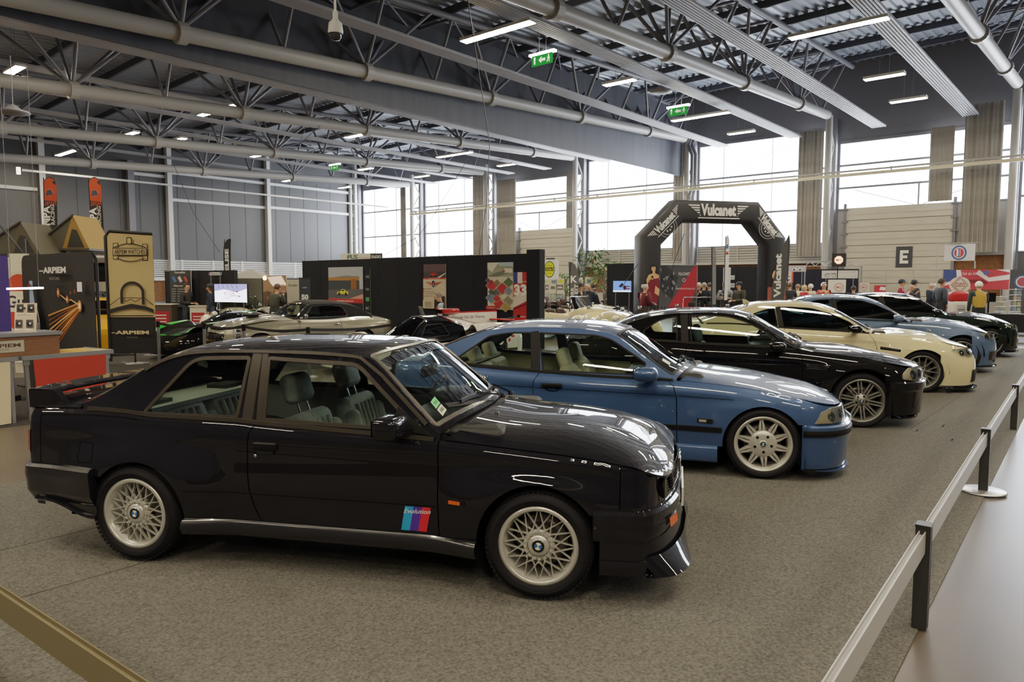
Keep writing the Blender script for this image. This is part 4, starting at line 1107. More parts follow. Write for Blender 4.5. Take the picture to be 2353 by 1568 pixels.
# door handles, locks, fuel flap, side marker, decal
for sg, dd in ((-1, door), (1, K['door_far'])):
    b = MB(); yy = S.W(.91, .77); b.mat(M_BLK).rbox((.91, sg*(yy+.006), .772), (.155, .03, .05), .012); b.mat(M_GBLK).rbox((.91, sg*(yy-.0), .742), (.11, .03, .035), .012)
    b.mat(M_CHROME).lathe([(.011, 0), (.01, .004), (0, .0045)], 12, Matrix.Translation((.838, sg*(S.W(.838, .71)), .712)) @ Matrix.Rotation(-sg*PI/2, 4, 'X'))
    b.build('door_handle', None, dd)
    b = MB(); b.mat(M_BLK); ribbon(b, [(2.05, .522), (2.15, .520)], S.side(sg), OUTS, .03, .006); b.mat(M_AMBER); ribbon(b, [(2.055, .519), (2.125, .517)], S.side(sg), OUTS, .022, .009); b.build('side_marker', None, R0)
gapline(quarter, rounded([(-.425, .735), (-.30, .735), (-.296, .608), (-.42, .608)], .02)+[(-.405, .735)], FD, OUTS, .006, name='fuel_flap')
# striped decal with script
b = MB(); NX = lambda u, v: S.side(-1, .002)(1.757+.030*v+.155*u, .326+.146*v)
for i, c in enumerate(('#2a9ad0', '#4a3192', '#d02a35')):
    b.mat(col(c, .35)); b.grid(lambda u, v: NX((i+u)/3, v), 3, 6)
vs, fs, tw = text_poly('Evolution', .0); b.mat(col('#f0eee6'))
b.add([S.side(-1, .0035)(1.777+.158*(x/tw)+.012*y, .430+.026*y+.004*(x/tw)) for x, y in vs], [f_[::-1] for f_ in fs], False)
b.build('stripe_decal', None, door, label='blue, violet and red striped decal with white script Evolution')
# bumpers
b = MB(); b.mat(P_BLK); S.band(b, 1, 2.865, [(-.03, .535), (.012, .532), (.028, .515), (.03, .47), (.026, .462), (.026, .448), (.03, .44), (.03, .40), (.018, .37), (-.03, .362)], .5, 16)
o = b.build('front_bumper', P_BLK, R0)
b = MB(); S.band(b, 1, 2.9, [(-.03, .366), (.006, .366), (.008, .265), (.02, .262), (.022, .235), (.012, .182), (-.06, .178)], .5, 16); b.build('front_spoiler', P_BLK, o)
def lipx(u, v):
    q = S.nose(1, -1+2*u if abs(-1+2*u) > 1e-4 else 1e-4, .3); d = (1-abs(2*u-1)**6)
    return (q.x+.02+.10*v*d, q.y*(1+.01*v), .285-.10*v)
b = MB(); b.grid(lipx, 40, 4, flip=True); b.grid(lambda u, v: (lipx(u, 1)[0]-.05*v, lipx(u, 1)[1], .185-.012*v), 40, 1); b.build('splitter', P_BLK, o)
for sg in (-1, 1): b = MB(); b.grid(lambda u, v: S.face(sg*(.50+.13*u), .405+.05*v, .036), 6, 2); b.build('indicator', M_AMBER, o)
b = MB(); b.mat(col('#d8d8d2', .3)); b.box((3.335, 0, .47), (.012, .52, .11)); b.build('number_plate', None, o)
b = MB(); S.band(b, -1, -.275, [(-.03, .582), (.02, .578), (.036, .56), (.04, .51), (.034, .47), (.03, .40), (.0, .345), (-.03, .335)], .5, 14)
o = b.build('rear_bumper', pmat('bumper_black', '#111116', .22, coat=.6), R0)
b = MB(); S.band(b, -1, -.265, [(-.05, .30), (.022, .285), (.03, .272), (.012, .258), (-.05, .256)], .5, 14, True)
for i, v in enumerate(b.v): b.v[i] = (v[0]*.93-.01, v[1], v[2]+.075*sstep(-.3, -.75, v[0]))
b.build('rear_lip', P_BLK, o)
b = MB(); S.band(b, -1, -.265, [(-.02, .345), (.004, .34), (.002, .26), (-.06, .255)], .5, 14)
for i, v in enumerate(b.v): b.v[i] = (v[0]*.96, v[1], v[2]+.07*sstep(-.3, -.75, v[0])*(1 if v[2] < .3 else 0))
b.build('rear_valance', pmat('bumper_black', '#111116', .22), o)
# face: dark recess, four lamps, slats and kidneys
FC = lambda b, y0, y1, z0, z1, off, nu=12, nv=2: b.grid(lambda u, v: S.face(y0+(y1-y0)*u, z0+(z1-z0)*v, off), nu, nv)
b = MB(); b.mat(M_GBLK); FC(b, -.66, .66, .552, .676, .003, 30, 3); g0 = b.build('grille_recess', None, R0)
b = MB(); b.mat(M_BLK)
for i in range(7):
    z = .562+.017*i
    for sg in (-1, 1): FC(b, sg*.11, sg*.50, z, z+.007, .014, 8, 1)
b.build('grille_slats', None, g0)
for sg in (-1, 1):
    for y in (.40, .575):
        M = Matrix.Translation(S.face(sg*y, .614, -.006)) @ Matrix.Rotation(PI/2, 4, 'Y')
        h = MB(); h.mat(M_BLK).lathe([(.064, .0), (.066, .012), (.058, .014), (.056, .004)], 24, M); h.mat(M_LAMPIN).lathe([(.056, .006), (.04, .004), (0, .0)], 24, M)
        h.mat(pmat('yellow_lamp', '#a8801e', .15, coat=.6)).lathe([(.056, .008), (.03, .014), (0, .016)], 24, M); h.build('headlamp', None, R0)
    b = MB(); b.mat(M_CHROME)
    pts = [S.face(sg*y, z, .018) for y, z in ((.02, .57), (.02, .68), (.095, .68), (.085, .57), (.02, .57))]; b.tube(pts, .007, 6)
    b.mat(M_BLK)
    for k in range(4): b.bar(S.face(sg*(.033+.014*k), .575, .012), S.face(sg*(.033+.014*k), .675, .012), .004, .01)
    b.build('kidney_grille', None, R0)
b = MB(); b.mat(pmat('satin_chrome', '#9b9a99', .18, metal=.9)); FC(b, -.66, .66, .678, .692, .006, 40, 1); b.build('bonnet_trim', None, R0)
# tail lamps
b = MB()
for sg in (-1, 1):
    b.mat(M_AMBER); S.npatch(b, -1, sg*.16, sg*.36, .64, .785, .010, 6, 2); b.mat(M_REDL); S.npatch(b, -1, sg*.36, sg*.78, .64, .785, .006, 8, 2)
b.build('tail_lamp', None, R0)
# wing
b = MB(); b.mat(P_BLK)
for sg in (-1, 1):
    pr = [(-.865, .925), (-.868, 1.04), (-.675, 1.044), (-.655, 1.032), (-.565, .93)]
    M = Matrix(((1, 0, 0, 0), (0, 0, 1, 0), (0, 1, 0, 0), (0, 0, 0, 1)))
    st = len(b.v); b.prism(pr, .05, M, sg*.705-(.05 if sg > 0 else 0))
b.grid(lambda u, v: [(-.87, 1.012), (-.872, 1.044), (-.84, 1.047), (-.70, 1.047), (-.668, 1.04), (-.66, 1.03), (-.70, 1.012), (-.87, 1.012)][round(v*7)][0:1]+(-.70+1.4*u,)+(([(-.87, 1.0), (-.872, 1.044), (-.84, 1.047), (-.70, 1.047), (-.668, 1.04), (-.66, 1.03), (-.70, 1.012), (-.87, 1.0)][round(v*7)][1]+.018*(1-(2*u-1)**4)),), 16, 7, False)
b.build('rear_wing', P_BLK, R0)
# mirrors, wipers, stickers
mirror_pair(R0, P_BLK, 1.745, .90, .945, (.15, .22, .125), S, M_BLK, [(1.69, .905), (1.93, .88), (1.72, 1.03)], .04)
wiper(R0, S, [(1.99, -.36), (2.04, .16)], (2.12, .22, S.Hd(2.1, .22)+.03))
wiper(R0, S, [(2.03, .12), (1.98, .62)], (2.10, .55, S.Hd(2.1, .55)+.03))
b = MB(); tp = S.topf(.003)
b.mat(col('#79c98a', .4)); b.grid(lambda u, v: tp(1.872+.040*v, -.585+.075*u-.015*v), 2, 2, False); b.mat(col('#c9cdb8', .4)); b.grid(lambda u, v: tp(1.918+.038*v, -.602+.075*u-.01*v), 2, 2, False)
b.mat(col('#4f8f5c')); b.grid(lambda u, v: S.topf(.0035)(1.885+.015*v, -.575+.045*u), 1, 1, False); b.mat(col('#6b6e62')); b.grid(lambda u, v: S.topf(.0035)(1.928+.016*v, -.59+.045*u), 1, 1, False)
b.build('windscreen_sticker', None, R0, label='green and white inspection stickers')
b = MB(); b.mat(glassmat('blue_sunband', '#2f7f93', 1.)); b.grid(lambda u, v: tp(1.555+.055*v+.03*(1-(2*u-1)**2), (2*u-1)*(S.ye(1.56)-.055)), 16, 2); b.build('sun_band', None, K['windscreen'])
b = MB(); b.mat(M_BLK); b.grid(lambda u, v: S.topf(.006)(1.93+.1*(1-(2*u-1)**2)+.03*v, (2*u-1)*.5), 12, 1, False); b.build('dash_top', None, R0)
b = MB(); b.mat(M_GBLK)
for s in (-1, 1):
    b.lathe([(.014, 0), (.012, .012), (0, .015)], 10, Matrix.Translation((2.2, s*.28, S.Hd(2.2, .28))))
b.build('washer_jet', None, K['bonnet'])
# ---------------------------------------------------------------- the other coupes of the row
def lampunit(root, S, pts, sg_fn, name='headlamp', amber=None):
    """headlamp: polygon (q, z) on the nose; dark housing, reflector bowls and a clear lens"""
    for sg in (-1, 1):
        fn = lambda q, z: (lambda p: Vector((p.x, sg*abs(p.y), p.z)))(S.nose(1, max(1e-4, q), z, .004))
        OUTF = lambda v: Vector((1, v.y*1.2, .2))
        base = panel(name, pts, fn, M_LAMPIN, root, OUTF, .03, lip=.01)
        qs = [p[0] for p in pts]; zs_ = [p[1] for p in pts]; qm = (min(qs)+max(qs))/2; zm_ = (min(zs_)+max(zs_))/2; r = (max(zs_)-min(zs_))*.34
        b = MB()
        for k, dq in enumerate((.18, -.16)):
            p = fn(qm+dq*(max(qs)-min(qs)), zm_-.01*k); n_ = fnorm(fn, qm+dq*(max(qs)-min(qs)), zm_)
            if n_.x < 0: n_ = -n_
            M = Matrix.Translation(p) @ n_.to_track_quat('Z', 'Y').to_matrix().to_4x4()
            b.mat(M_GBLK).lathe([(r, .0), (r*.98, .006), (r*.8, .004)], 18, M); b.mat(M_CHROME).lathe([(r*.8, .004), (r*.4, .012), (0, .014)], 18, M)
        b.build('projector', None, base)
        l = panel('lens', pts, lambda q, z: (lambda p: Vector((p.x, sg*abs(p.y), p.z)))(S.nose(1, max(1e-4, q), z, .02)), M_HL, base, OUTF, .04, lip=.016)
        if amber:
            panel('indicator', amber, lambda q, z: (lambda p: Vector((p.x, sg*abs(p.y), p.z)))(S.nose(1, max(1e-4, q), z, .010)), pmat('clear_amber', '#d8c9a8', .15, coat=.8), base, OUTF, .03, lip=0)
def front_low(root, S, pm, zs, xs, plate=True, lip=None, intake=(.20, .40), kz=(.6, .7), bump=None, bcol=None):
    """bumper bulge, intake, kidneys and lip of a coupe nose"""
    o = None
    if bump:
        b = MB(); S.band(b, 1, xs, bump, zs, 16); o = b.build('front_bumper', bcol or pm, root)
    for sg in (-1, 1): b = MB(); S.npatch(b, 1, sg*.5, sg*1., intake[0], intake[1], .008 if not bump else max(p[0] for p in bump)*.4+.012, 12, 3); b.build('air_intake', M_BLK, root)
    for sg in (-1, 1):
        b = MB(); b.mat(M_CHROME); S.npatch(b, 1, sg*.80, sg*.985, kz[0], kz[1], .012, 8, 3); b.mat(M_GBLK); S.npatch(b, 1, sg*.82, sg*.965, kz[0]+.012, kz[1]-.012, .016, 8, 2)
        b.build('kidney_grille', None, root)
    if plate:
        b = MB(); b.mat(col('#dcdcd6', .3)); p = S.nose(1, 1, zs); b.box((p.x+.05, 0, zs), (.012, .52, .11)); b.build('number_plate', None, root)
    if lip:
        z0, out, m = lip; b = MB(); b.mat(m)
        def lp(u, v):
            q = S.nose(1, (-1+2*u) if abs(2*u-1) > 1e-4 else 1e-4, z0+.03); d = (1-abs(2*u-1)**8)
            return (q.x-.06+(.06+out)*v*d, q.y*(.97+.045*v*d), z0+.012*(1-v)-.004*v)
        b.grid(lp, 40, 3, flip=True); b.grid(lambda u, v: (lp(u, 1)[0], lp(u, 1)[1], lp(u, 1)[2]-.018*v), 40, 1, flip=True); b.build('front_lip', None, root)
    return o
def skirt(root, S, pm, x0, x1, z1, z0, out):
    for sg in (-1, 1):
        b = MB(); prof = [(-.006, z1+.006), (out*.7, z1-.004), (out, z1-.02), (out*.75, (z0+z1)/2), (out, z0+.02), (out*.6, z0), (-.14, z0-.002)]
        def fn(u, v):
            k = v*6; i = min(5, int(k)); t = k-i; x = x0+(x1-x0)*u
            return (x, sg*(S.W(x, z1)+prof[i][0]*(1-t)+prof[i+1][0]*t), prof[i][1]*(1-t)+prof[i+1][1]*t)
        b.grid(fn, 24, 6, flip=sg > 0); b.add([fn(1, i/6) for i in range(7)], [tuple(range(7))], False); b.add([fn(0, i/6) for i in range(7)], [tuple(range(7))], False)
        b.build('side_skirt', pm, root)
def handle(K, S, pm, x, z, size=(.2, .03, .05), black=False):
    for sg, d in ((-1, K['door']), (1, K['door_far'])):
        b = MB(); y = S.W(x, z); b.mat(M_BLK if black else pm).rbox((x, sg*(y+.01), z+.008), (size[0], size[1], size[2]*.7), .012); b.mat(M_UNDER).lathe([(.05, 0), (.03, -.012), (0, -.016)], 16, Matrix.Translation((x, sg*(y+.003), z-.015)) @ Matrix.Rotation(-sg*PI/2, 4, 'X') @ Matrix.Diagonal((1.4, .7, 1, 1)))
        b.build('door_handle', None, d)
def stickers(K, S, x, y, c1='#cfd4c0', w=.07):
    b = MB(); b.mat(col(c1, .4)); b.grid(lambda u, v: S.topf(.004)(x+w*v, y+w*1.1*u), 2, 2, False); b.build('windscreen_sticker', None, K['root'])
def bpillar(root, S, xb0, xb1, zb, zt, w, m=M_BLK):
    for sg in (-1, 1):
        b = MB(); ribbon(b, [(xb0, zb), (xb1, zt)], S.gside(sg), OUTS, w, .003); b.build('pillar_trim', m, root)

# --- blue coupe with black rubbing strips
P_BLU = paint('estoril_blue_paint', '#324d76', .3, .4)
S2 = Body(half=[(-1, .77), (-.4, .82), (.6, .832), (1.8, .838), (2.7, .838), (3.05, .81), (3.3, .78)],
          top=[(-1., .93), (-.72, .95), (-.4, .965), (-.22, .96), (-.05, .93), (.63, .892), (1.24, .865), (1.84, .852), (2.3, .825), (2.65, .785), (3.0, .72), (3.2, .668), (3.45, .63)],
          deckc=[(-1, .97), (-.7, .99), (-.5, 1.0), (1.9, .95), (2.05, .925), (2.19, .905), (2.65, .85), (2.98, .785), (3.18, .745), (3.37, .672), (3.47, .60)],
          rail=[(-.56, .985), (-.45, 1.04), (-.38, 1.08), (-.1, 1.2), (.1, 1.268), (.3, 1.298), (.6, 1.31), (1., 1.305), (1.28, 1.27), (1.38, 1.235), (1.61, 1.075), (1.8, .935), (1.92, .87), (2.0, .852)],
          roofc=[(-.68, 1.0), (-.3, 1.175), (.04, 1.29), (.31, 1.345), (.55, 1.36), (.9, 1.357), (1.14, 1.343), (1.41, 1.292), (1.6, 1.19), (1.9, .99), (2.05, .925), (2.12, .91)],
          xf=3.02, xr=-.70, tipf=[(.1, 3.46), (.3, 3.46), (.5, 3.47), (.6, 3.45), (.66, 3.43)], tipr=[(.2, -.88), (.6, -.92), (1, -.9)],
          zm=.55, klow=.3, kup=.22, sr=.10, sk=.8, nf=2.5, nr=4., gin=.004, ga=.30, gb=.12, ph=3., pr=3.2,
          flares=[(.0, .31, .34, .018, .14), (2.70, .31, .345, .018, .14)], creases=[(.765, .705, .1, 2.5, .010, .035)])
q2 = rounded([(-.20, .992), (-.09, .947), (.575, .912), (.545, 1.255), (.33, 1.253), (.12, 1.215)], [.02, .02, .02, .02, .06, .03])
d2 = rounded([(.685, .905), (1.80, .885), (1.60, 1.035), (1.33, 1.205), (1.18, 1.242), (.62, 1.256)], [.01, .02, .02, .05, .05, .02])
sp2 = dict(arch_r=(0, .31, .345), arch_f=(2.70, .305, .347), sill=.275, gap_r=[(.655, .889), (.645, .865), (.615, .82), (.604, .75), (.61, .59), (.63, .42), (.69, .276)], gap_f=[(1.86, .851), (1.915, .80), (1.943, .70), (1.95, .5), (1.955, .276)],
           zr=(.3, .3), zf=(.5, .5), cowl=(1.94, 2.06), hgap=.05, deck=(-.56, -.66), green=(-.54, 1.94), windows=[q2, d2], screen=(1.38, 1.44, .05, .04), back=(-.46, .14, .2, .06),
           trimw=.015, znose=.2, inside=dict(x=(-.4, 1.9), card='#b5b196', seats=((1.26, -.36), (1.26, .36)), seat='#c2c0a6', style=1, bench=.12, shelf=(-.5, -.1, .94), dash_x=1.66, dash_z=.92, wheel=(1.55, .36, .90)),
           wheel=dict(style='star', R=.316, w=.24, rr=.247, track=.845, z=.308, xr=0., xf=2.70))
K = make_car('sports_coupe', 'bright blue coupe with ten double-spoke star wheels and black rubbing strips', S2, P_BLU, (5.8387, 5.1921, 0), -64, sp2)
R_ = K['root']
skirt(R_, S2, P_BLU, .38, 2.31, .275, .13, .03); bpillar(R_, S2, .625, .578, .9, 1.27, .085)
for sg in (-1, 1):
    f = S2.side(sg)
    b = MB(); ribbon(b, [(.42, .437), (.625, .437)], f, OUTS, .05, .012); ribbon(b, [(.645, .437), (1.945, .43)], f, OUTS, .05, .012); ribbon(b, [(1.962, .43), (2.345, .425)], f, OUTS, .05, .012); b.build('rubbing_strip', M_BLK, R_)
    gapline(R_, [(-.5, .77), (.6, .748)], f, OUTS, .006); gapline(R_, [(.615, .747), (1.94, .718)], f, OUTS, .006); gapline(R_, [(1.955, .717), (2.44, .70)], f, OUTS, .006)  # dark strips along the body crease stand in for its shade
    b = MB(); b.mat(M_BLK); ribbon(b, [(2.13, .505), (2.265, .50)], f, OUTS, .042, .008); b.mat(pmat('smoked_lens', '#8b8677', .2)); ribbon(b, [(2.145, .504), (2.21, .502)], f, OUTS, .026, .011); b.build('side_marker', None, R_)
handle(K, S2, P_BLU, .79, .765, (.2, .03, .055), True)
gapline(K['quarter'], rounded([(-.43, .84), (-.25, .84), (-.25, .68), (-.43, .68)], .03)+[(-.40, .84)], S2.side(-1), OUTS, .006, name='fuel_flap')
lampunit(R_, S2, [(.10, .515), (.19, .615), (.34, .648), (.74, .648), (.74, .525)], None, amber=[(.105, .518), (.19, .612), (.32, .64), (.32, .518)])
o = front_low(R_, S2, P_BLU, .46, 3.04, True, (.105, .07, P_BLU), (.2, .34), (.55, .635), [(-.02, .505), (.035, .50), (.052, .485), (.052, .38), (.045, .30), (.03, .16), (.02, .118), (-.05, .112)])
b = MB(); S2.band(b, 1, 3.06, [(.03, .462), (.066, .458), (.07, .435), (.066, .408), (.03, .402)], .46, 16); b.build('bumper_strip', M_BLK, o)
mirror_pair(R_, P_BLU, 1.675, .945, .922, (.22, .22, .125), S2, P_BLU, [(1.64, .90), (1.86, .87), (1.66, 1.0)], .058)
wiper(R_, S2, [(1.94, -.30), (1.99, .2)], (2.07, .25, S2.Hd(2.07, .25)+.03)); wiper(R_, S2, [(1.99, .15), (1.94, .62)], (2.06, .58, S2.Hd(2.06, .58)+.03))
stickers(K, S2, 1.80, -.56)

# --- black coupe with silver double spokes and side gills
P_BK2 = paint('jet_black_paint', '#050507', 0., .5)
S3 = Body(half=[(-1, .79), (-.3, .845), (.6, .842), (1.8, .848), (2.7, .855), (3.05, .83), (3.3, .79)],
          top=[(-1.1, .97), (-.7, 1.0), (-.3, 1.01), (.1, 1.0), (.55, .985), (.73, .972), (1.62, .942), (1.99, .917), (2.4, .875), (2.8, .825), (3.1, .755), (3.3, .712), (3.5, .68)],
          deckc=[(-1.1, 1.03), (-.8, 1.06), (-.5, 1.07), (2.0, 1.0), (2.2, .968), (2.42, .948), (2.61, .938), (2.89, .90), (3.23, .82), (3.45, .755), (3.55, .705)],
          rail=[(-.6, 1.025), (-.3, 1.13), (0, 1.245), (.3, 1.32), (.6, 1.352), (1., 1.362), (1.25, 1.338), (1.42, 1.282), (1.65, 1.145), (1.85, 1.01), (2.0, .93), (2.08, .906)],
          roofc=[(-.7, 1.065), (-.3, 1.20), (.08, 1.335), (.57, 1.402), (1., 1.412), (1.27, 1.395), (1.48, 1.342), (1.8, 1.17), (2.1, 1.01), (2.2, .97)],
          xf=2.98, xr=-.72, tipf=[(.1, 3.44), (.3, 3.50), (.55, 3.53), (.66, 3.53), (.72, 3.50)], tipr=[(.2, -.92), (.6, -.98), (1.05, -.95)],
          zm=.55, klow=.3, kup=.22, sr=.12, sk=.8, nf=2.35, nr=3.6, gin=.004, ga=.30, gb=.13, ph=3., pr=3.4,
          flares=[(.0, .33, .37, .035, .16), (2.74, .34, .375, .030, .16)], creases=[(.80, .755, .2, 2.2, .010, .035)])
q3 = rounded([(.115, 1.115), (.17, 1.012), (.55, 1.0), (.54, 1.308), (.33, 1.268)], [.04, .04, .02, .02, .1])
d3 = rounded([(.735, .985), (1.88, .955), (1.6, 1.145), (1.4, 1.248), (1.2, 1.308), (.99, 1.326), (.70, 1.322)], [.01, .02, .02, .05, .05, .05, .02])
sp3 = dict(arch_r=(0, .33, .372), arch_f=(2.742, .34, .376), sill=.27, gap_r=[(.715, .973), (.70, .95), (.665, .89), (.65, .8), (.655, .6), (.68, .42), (.74, .272)], gap_f=[(2.0, .916), (2.045, .84), (2.055, .7), (2.06, .5), (2.065, .272)],
           zr=(.3, .3), zf=(.3, .3), cowl=(2.0, 2.14), hgap=.05, deck=(-.6, -.68), green=(-.58, 2.0), windows=[q3, d3], screen=(1.42, 1.49, .05, .04), back=(-.5, .12, .19, .07),
           trimw=.015, znose=.17, inside=dict(x=(-.4, 1.95), card='#26282a', seats=((1.26, -.37), (1.26, .37)), seat='#55666c', style=0, bench=.14, shelf=(-.5, -.1, .98), shelf_c='#3a3b3c', dash_x=1.72, dash_z=.97, wheel=(1.6, .37, .95)),
           wheel=dict(style='double10', R=.328, w=.25, rr=.262, track=.865, z=.322, m=M_RIMD, xr=0., xf=2.731))
K = make_car('sports_coupe', 'jet black coupe with ten paired-spoke wheels and slatted wing gills', S3, P_BK2, (8.868, 5.204, 0), -64, sp3)
R_ = K['root']
skirt(R_, S3, P_BK2, .42, 2.32, .27, .15, .025); bpillar(R_, S3, .65, .63, .98, 1.335, .10)
for sg in (-1, 1):
    f = S3.side(sg); b = MB(); b.mat(M_CHROME)
    for k in range(4): ribbon(b, [(2.10, .752-.017*k), (2.37-.012*k, .742-.016*k)], f, OUTS, .006, .006)
    b.mat(M_UNDER); ribbon(b, [(2.10, .727), (2.36, .716)], f, OUTS, .066, .001); b.build('wing_gill', None, R_)
    b = MB(); ribbon(b, [(2.08, .545), (2.33, .54)], f, OUTS, .03, .008); ribbon(b, [(.42, .55), (.64, .55)], f, OUTS, .03, .008); ribbon(b, [(.67, .55), (2.05, .546)], f, OUTS, .03, .008); b.build('rubbing_strip', P_BK2, R_)
handle(K, S3, P_BK2, .83, .86, (.17, .035, .05))
lampunit(R_, S3, rounded([(.18, .60), (.19, .67), (.30, .728), (.52, .74), (.70, .72), (.68, .60), (.40, .572)], .03), None, amber=rounded([(.185, .60), (.19, .668), (.30, .725), (.36, .728), (.34, .585)], .02))
o = front_low(R_, S3, P_BK2, .5, 3.06, True, (.14, .05, P_BK2), (.2, .42), (.60, .70), [(-.02, .575), (.03, .57), (.048, .555), (.05, .47), (.03, .445), (.02, .30), (.012, .17), (-.04, .16)])
mirror_pair(R_, P_BK2, 1.75, .97, .968, (.18, .23, .115), S3, P_BK2, [(1.72, .96), (1.94, .93), (1.76, 1.04)], .052)
wiper(R_, S3, [(2.02, -.30), (2.08, .2)], (2.16, .25, S3.Hd(2.16, .25)+.03)); wiper(R_, S3, [(2.07, .15), (2.01, .62)], (2.14, .58, S3.Hd(2.14, .58)+.03))
stickers(K, S3, 1.86, -.60, '#b9c6b2', .06); stickers(K, S3, 1.955, -.66, '#c88a2e', .045)

# --- cream coupe with Y-spoke wheels
P_CRM = paint('cream_paint', '#d8cba2', 0., .4)
S4 = Body(half=[(-1, .80), (-.3, .86), (.6, .845), (1.8, .85), (2.75, .87), (3.1, .84), (3.3, .80)],
          top=[(-1.1, 1.0), (-.7, 1.04), (-.2, 1.05), (.2, 1.03), (.81, .985), (1.68, .945), (1.98, .925), (2.5, .885), (2.9, .835), (3.2, .758), (3.4, .715), (3.65, .66)],
          deckc=[(-1.1, 1.06), (-.8, 1.11), (-.5, 1.12), (2.0, .99), (2.27, .95), (2.51, .955), (2.84, .925), (3.04, .90), (3.2, .845), (3.47, .758), (3.63, .69), (3.7, .65)],
          rail=[(-.62, 1.07), (-.3, 1.19), (-.1, 1.26), (.17, 1.33), (.57, 1.382), (.8, 1.388), (1.13, 1.368), (1.42, 1.285), (1.71, 1.125), (1.95, .975), (2.06, .93), (2.12, .92)],
          roofc=[(-.7, 1.12), (-.4, 1.22), (-.13, 1.31), (.33, 1.42), (.8, 1.44), (1.3, 1.398), (1.55, 1.312), (1.9, 1.12), (2.12, .99), (2.22, .955)],
          xf=3.02, xr=-.75, tipf=[(.1, 3.72), (.3, 3.74), (.46, 3.73), (.6, 3.68), (.7, 3.62)], tipr=[(.2, -.98), (.6, -1.02), (1.05, -1.0)],
          zm=.5, klow=.3, kup=.24, sr=.13, sk=.8, nf=2.15, nr=3.4, gin=.004, ga=.32, gb=.14, ph=3., pr=3.4,
          flares=[(.0, .33, .375, .045, .18), (2.77, .33, .375, .030, .16)], creases=[(.84, .78, .1, 2.3, .011, .035)], hoodribs=[(.26, .10, .018, 2.25, 3.35)])
q4 = rounded([(.20, 1.215), (.27, 1.07), (.60, 1.02), (.55, 1.312), (.40, 1.292)], [.03, .05, .02, .02, .08])
d4 = rounded([(.69, 1.005), (1.90, .955), (1.70, 1.105), (1.42, 1.235), (1.13, 1.318), (.79, 1.338), (.62, 1.332)], [.01, .02, .02, .06, .06, .05, .02])
sp4 = dict(arch_r=(0, .33, .378), arch_f=(2.775, .325, .368), sill=.27, gap_r=[(.715, .99), (.70, .96), (.66, .9), (.65, .8), (.66, .6), (.68, .42), (.74, .272)], gap_f=[(1.99, .924), (2.06, .82), (2.10, .7), (2.11, .5), (2.11, .272)],
           zr=(.3, .3), zf=(.14, .14), cowl=(2.04, 2.17), hgap=.05, deck=(-.62, -.70), green=(-.6, 2.03), windows=[q4, d4], screen=(1.50, 1.58, .05, .04), back=(-.5, .1, .17, .08),
           trimw=.015, znose=.12, glass=glassmat('smoked_glass', '#5d7478', 1.3), roof_mat=P_CRM, inside=dict(x=(-.4, 1.98), card='#161718', seats=((1.25, -.37), (1.25, .37)), seat='#232425', style=0, bench=.14, shelf=(-.5, -.1, 1.0), shelf_c='#1b1b1c', dash_x=1.75, dash_z=.98, wheel=(1.6, .37, .95)),
           wheel=dict(style='ysp', R=.332, w=.255, rr=.262, track=.875, z=.326, m=M_RIMD, xr=0., xf=2.761))
K = make_car('sports_coupe', 'cream coloured coupe with split Y-spoke wheels and black mirrors', S4, P_CRM, (12.4818, 5.291, 0), -64, sp4)
R_ = K['root']
skirt(R_, S4, P_CRM, .42, 2.37, .27, .14, .02); bpillar(R_, S4, .655, .60, 1.0, 1.34, .09)
for sg in (-1, 1):
    f = S4.side(sg); b = MB(); b.mat(M_GBLK); ribbon(b, [(2.15, .70), (2.44, .665)], f, OUTS, .05, .004); b.mat(M_CHROME); ribbon(b, [(2.16, .705), (2.42, .675)], f, OUTS, .02, .012); b.build('wing_gill', None, R_)
handle(K, S4, P_CRM, .84, .85, (.2, .035, .05))
gapline(K['quarter'], rounded([(-.42, .86), (-.22, .86), (-.22, .70), (-.42, .70)], .03)+[(-.39, .86)], S4.side(-1), OUTS, .006, name='fuel_flap')
lampunit(R_, S4, rounded([(.14, .695), (.46, .715), (.62, .70), (.60, .60), (.42, .58), (.30, .62)], .02), None)
front_low(R_, S4, P_CRM, .45, 3.1, False, (.085, .06, M_GBLK), (.16, .36), (.56, .66))
mirror_pair(R_, M_GBLK, 1.745, .99, 1.0, (.18, .25, .12), S4, M_GBLK, [(1.74, .965), (1.97, .935), (1.78, 1.06)], .055)
wiper(R_, S4, [(2.06, -.30), (2.12, .2)], (2.2, .25, S4.Hd(2.2, .25)+.03)); wiper(R_, S4, [(2.11, .15), (2.05, .62)], (2.18, .58, S4.Hd(2.18, .58)+.03))
b = MB(); b.mat(P_CRM); b.prism([(.02, 0), (.19, 0), (.06, .075), (.0, .085)], .03, Matrix.Translation((.06, -.015, S4.roofc(.1)-.005)) @ Matrix.Rotation(PI/2, 4, 'X') @ Matrix.Translation((0, 0, -.015))); b.build('roof_aerial', None, R_)

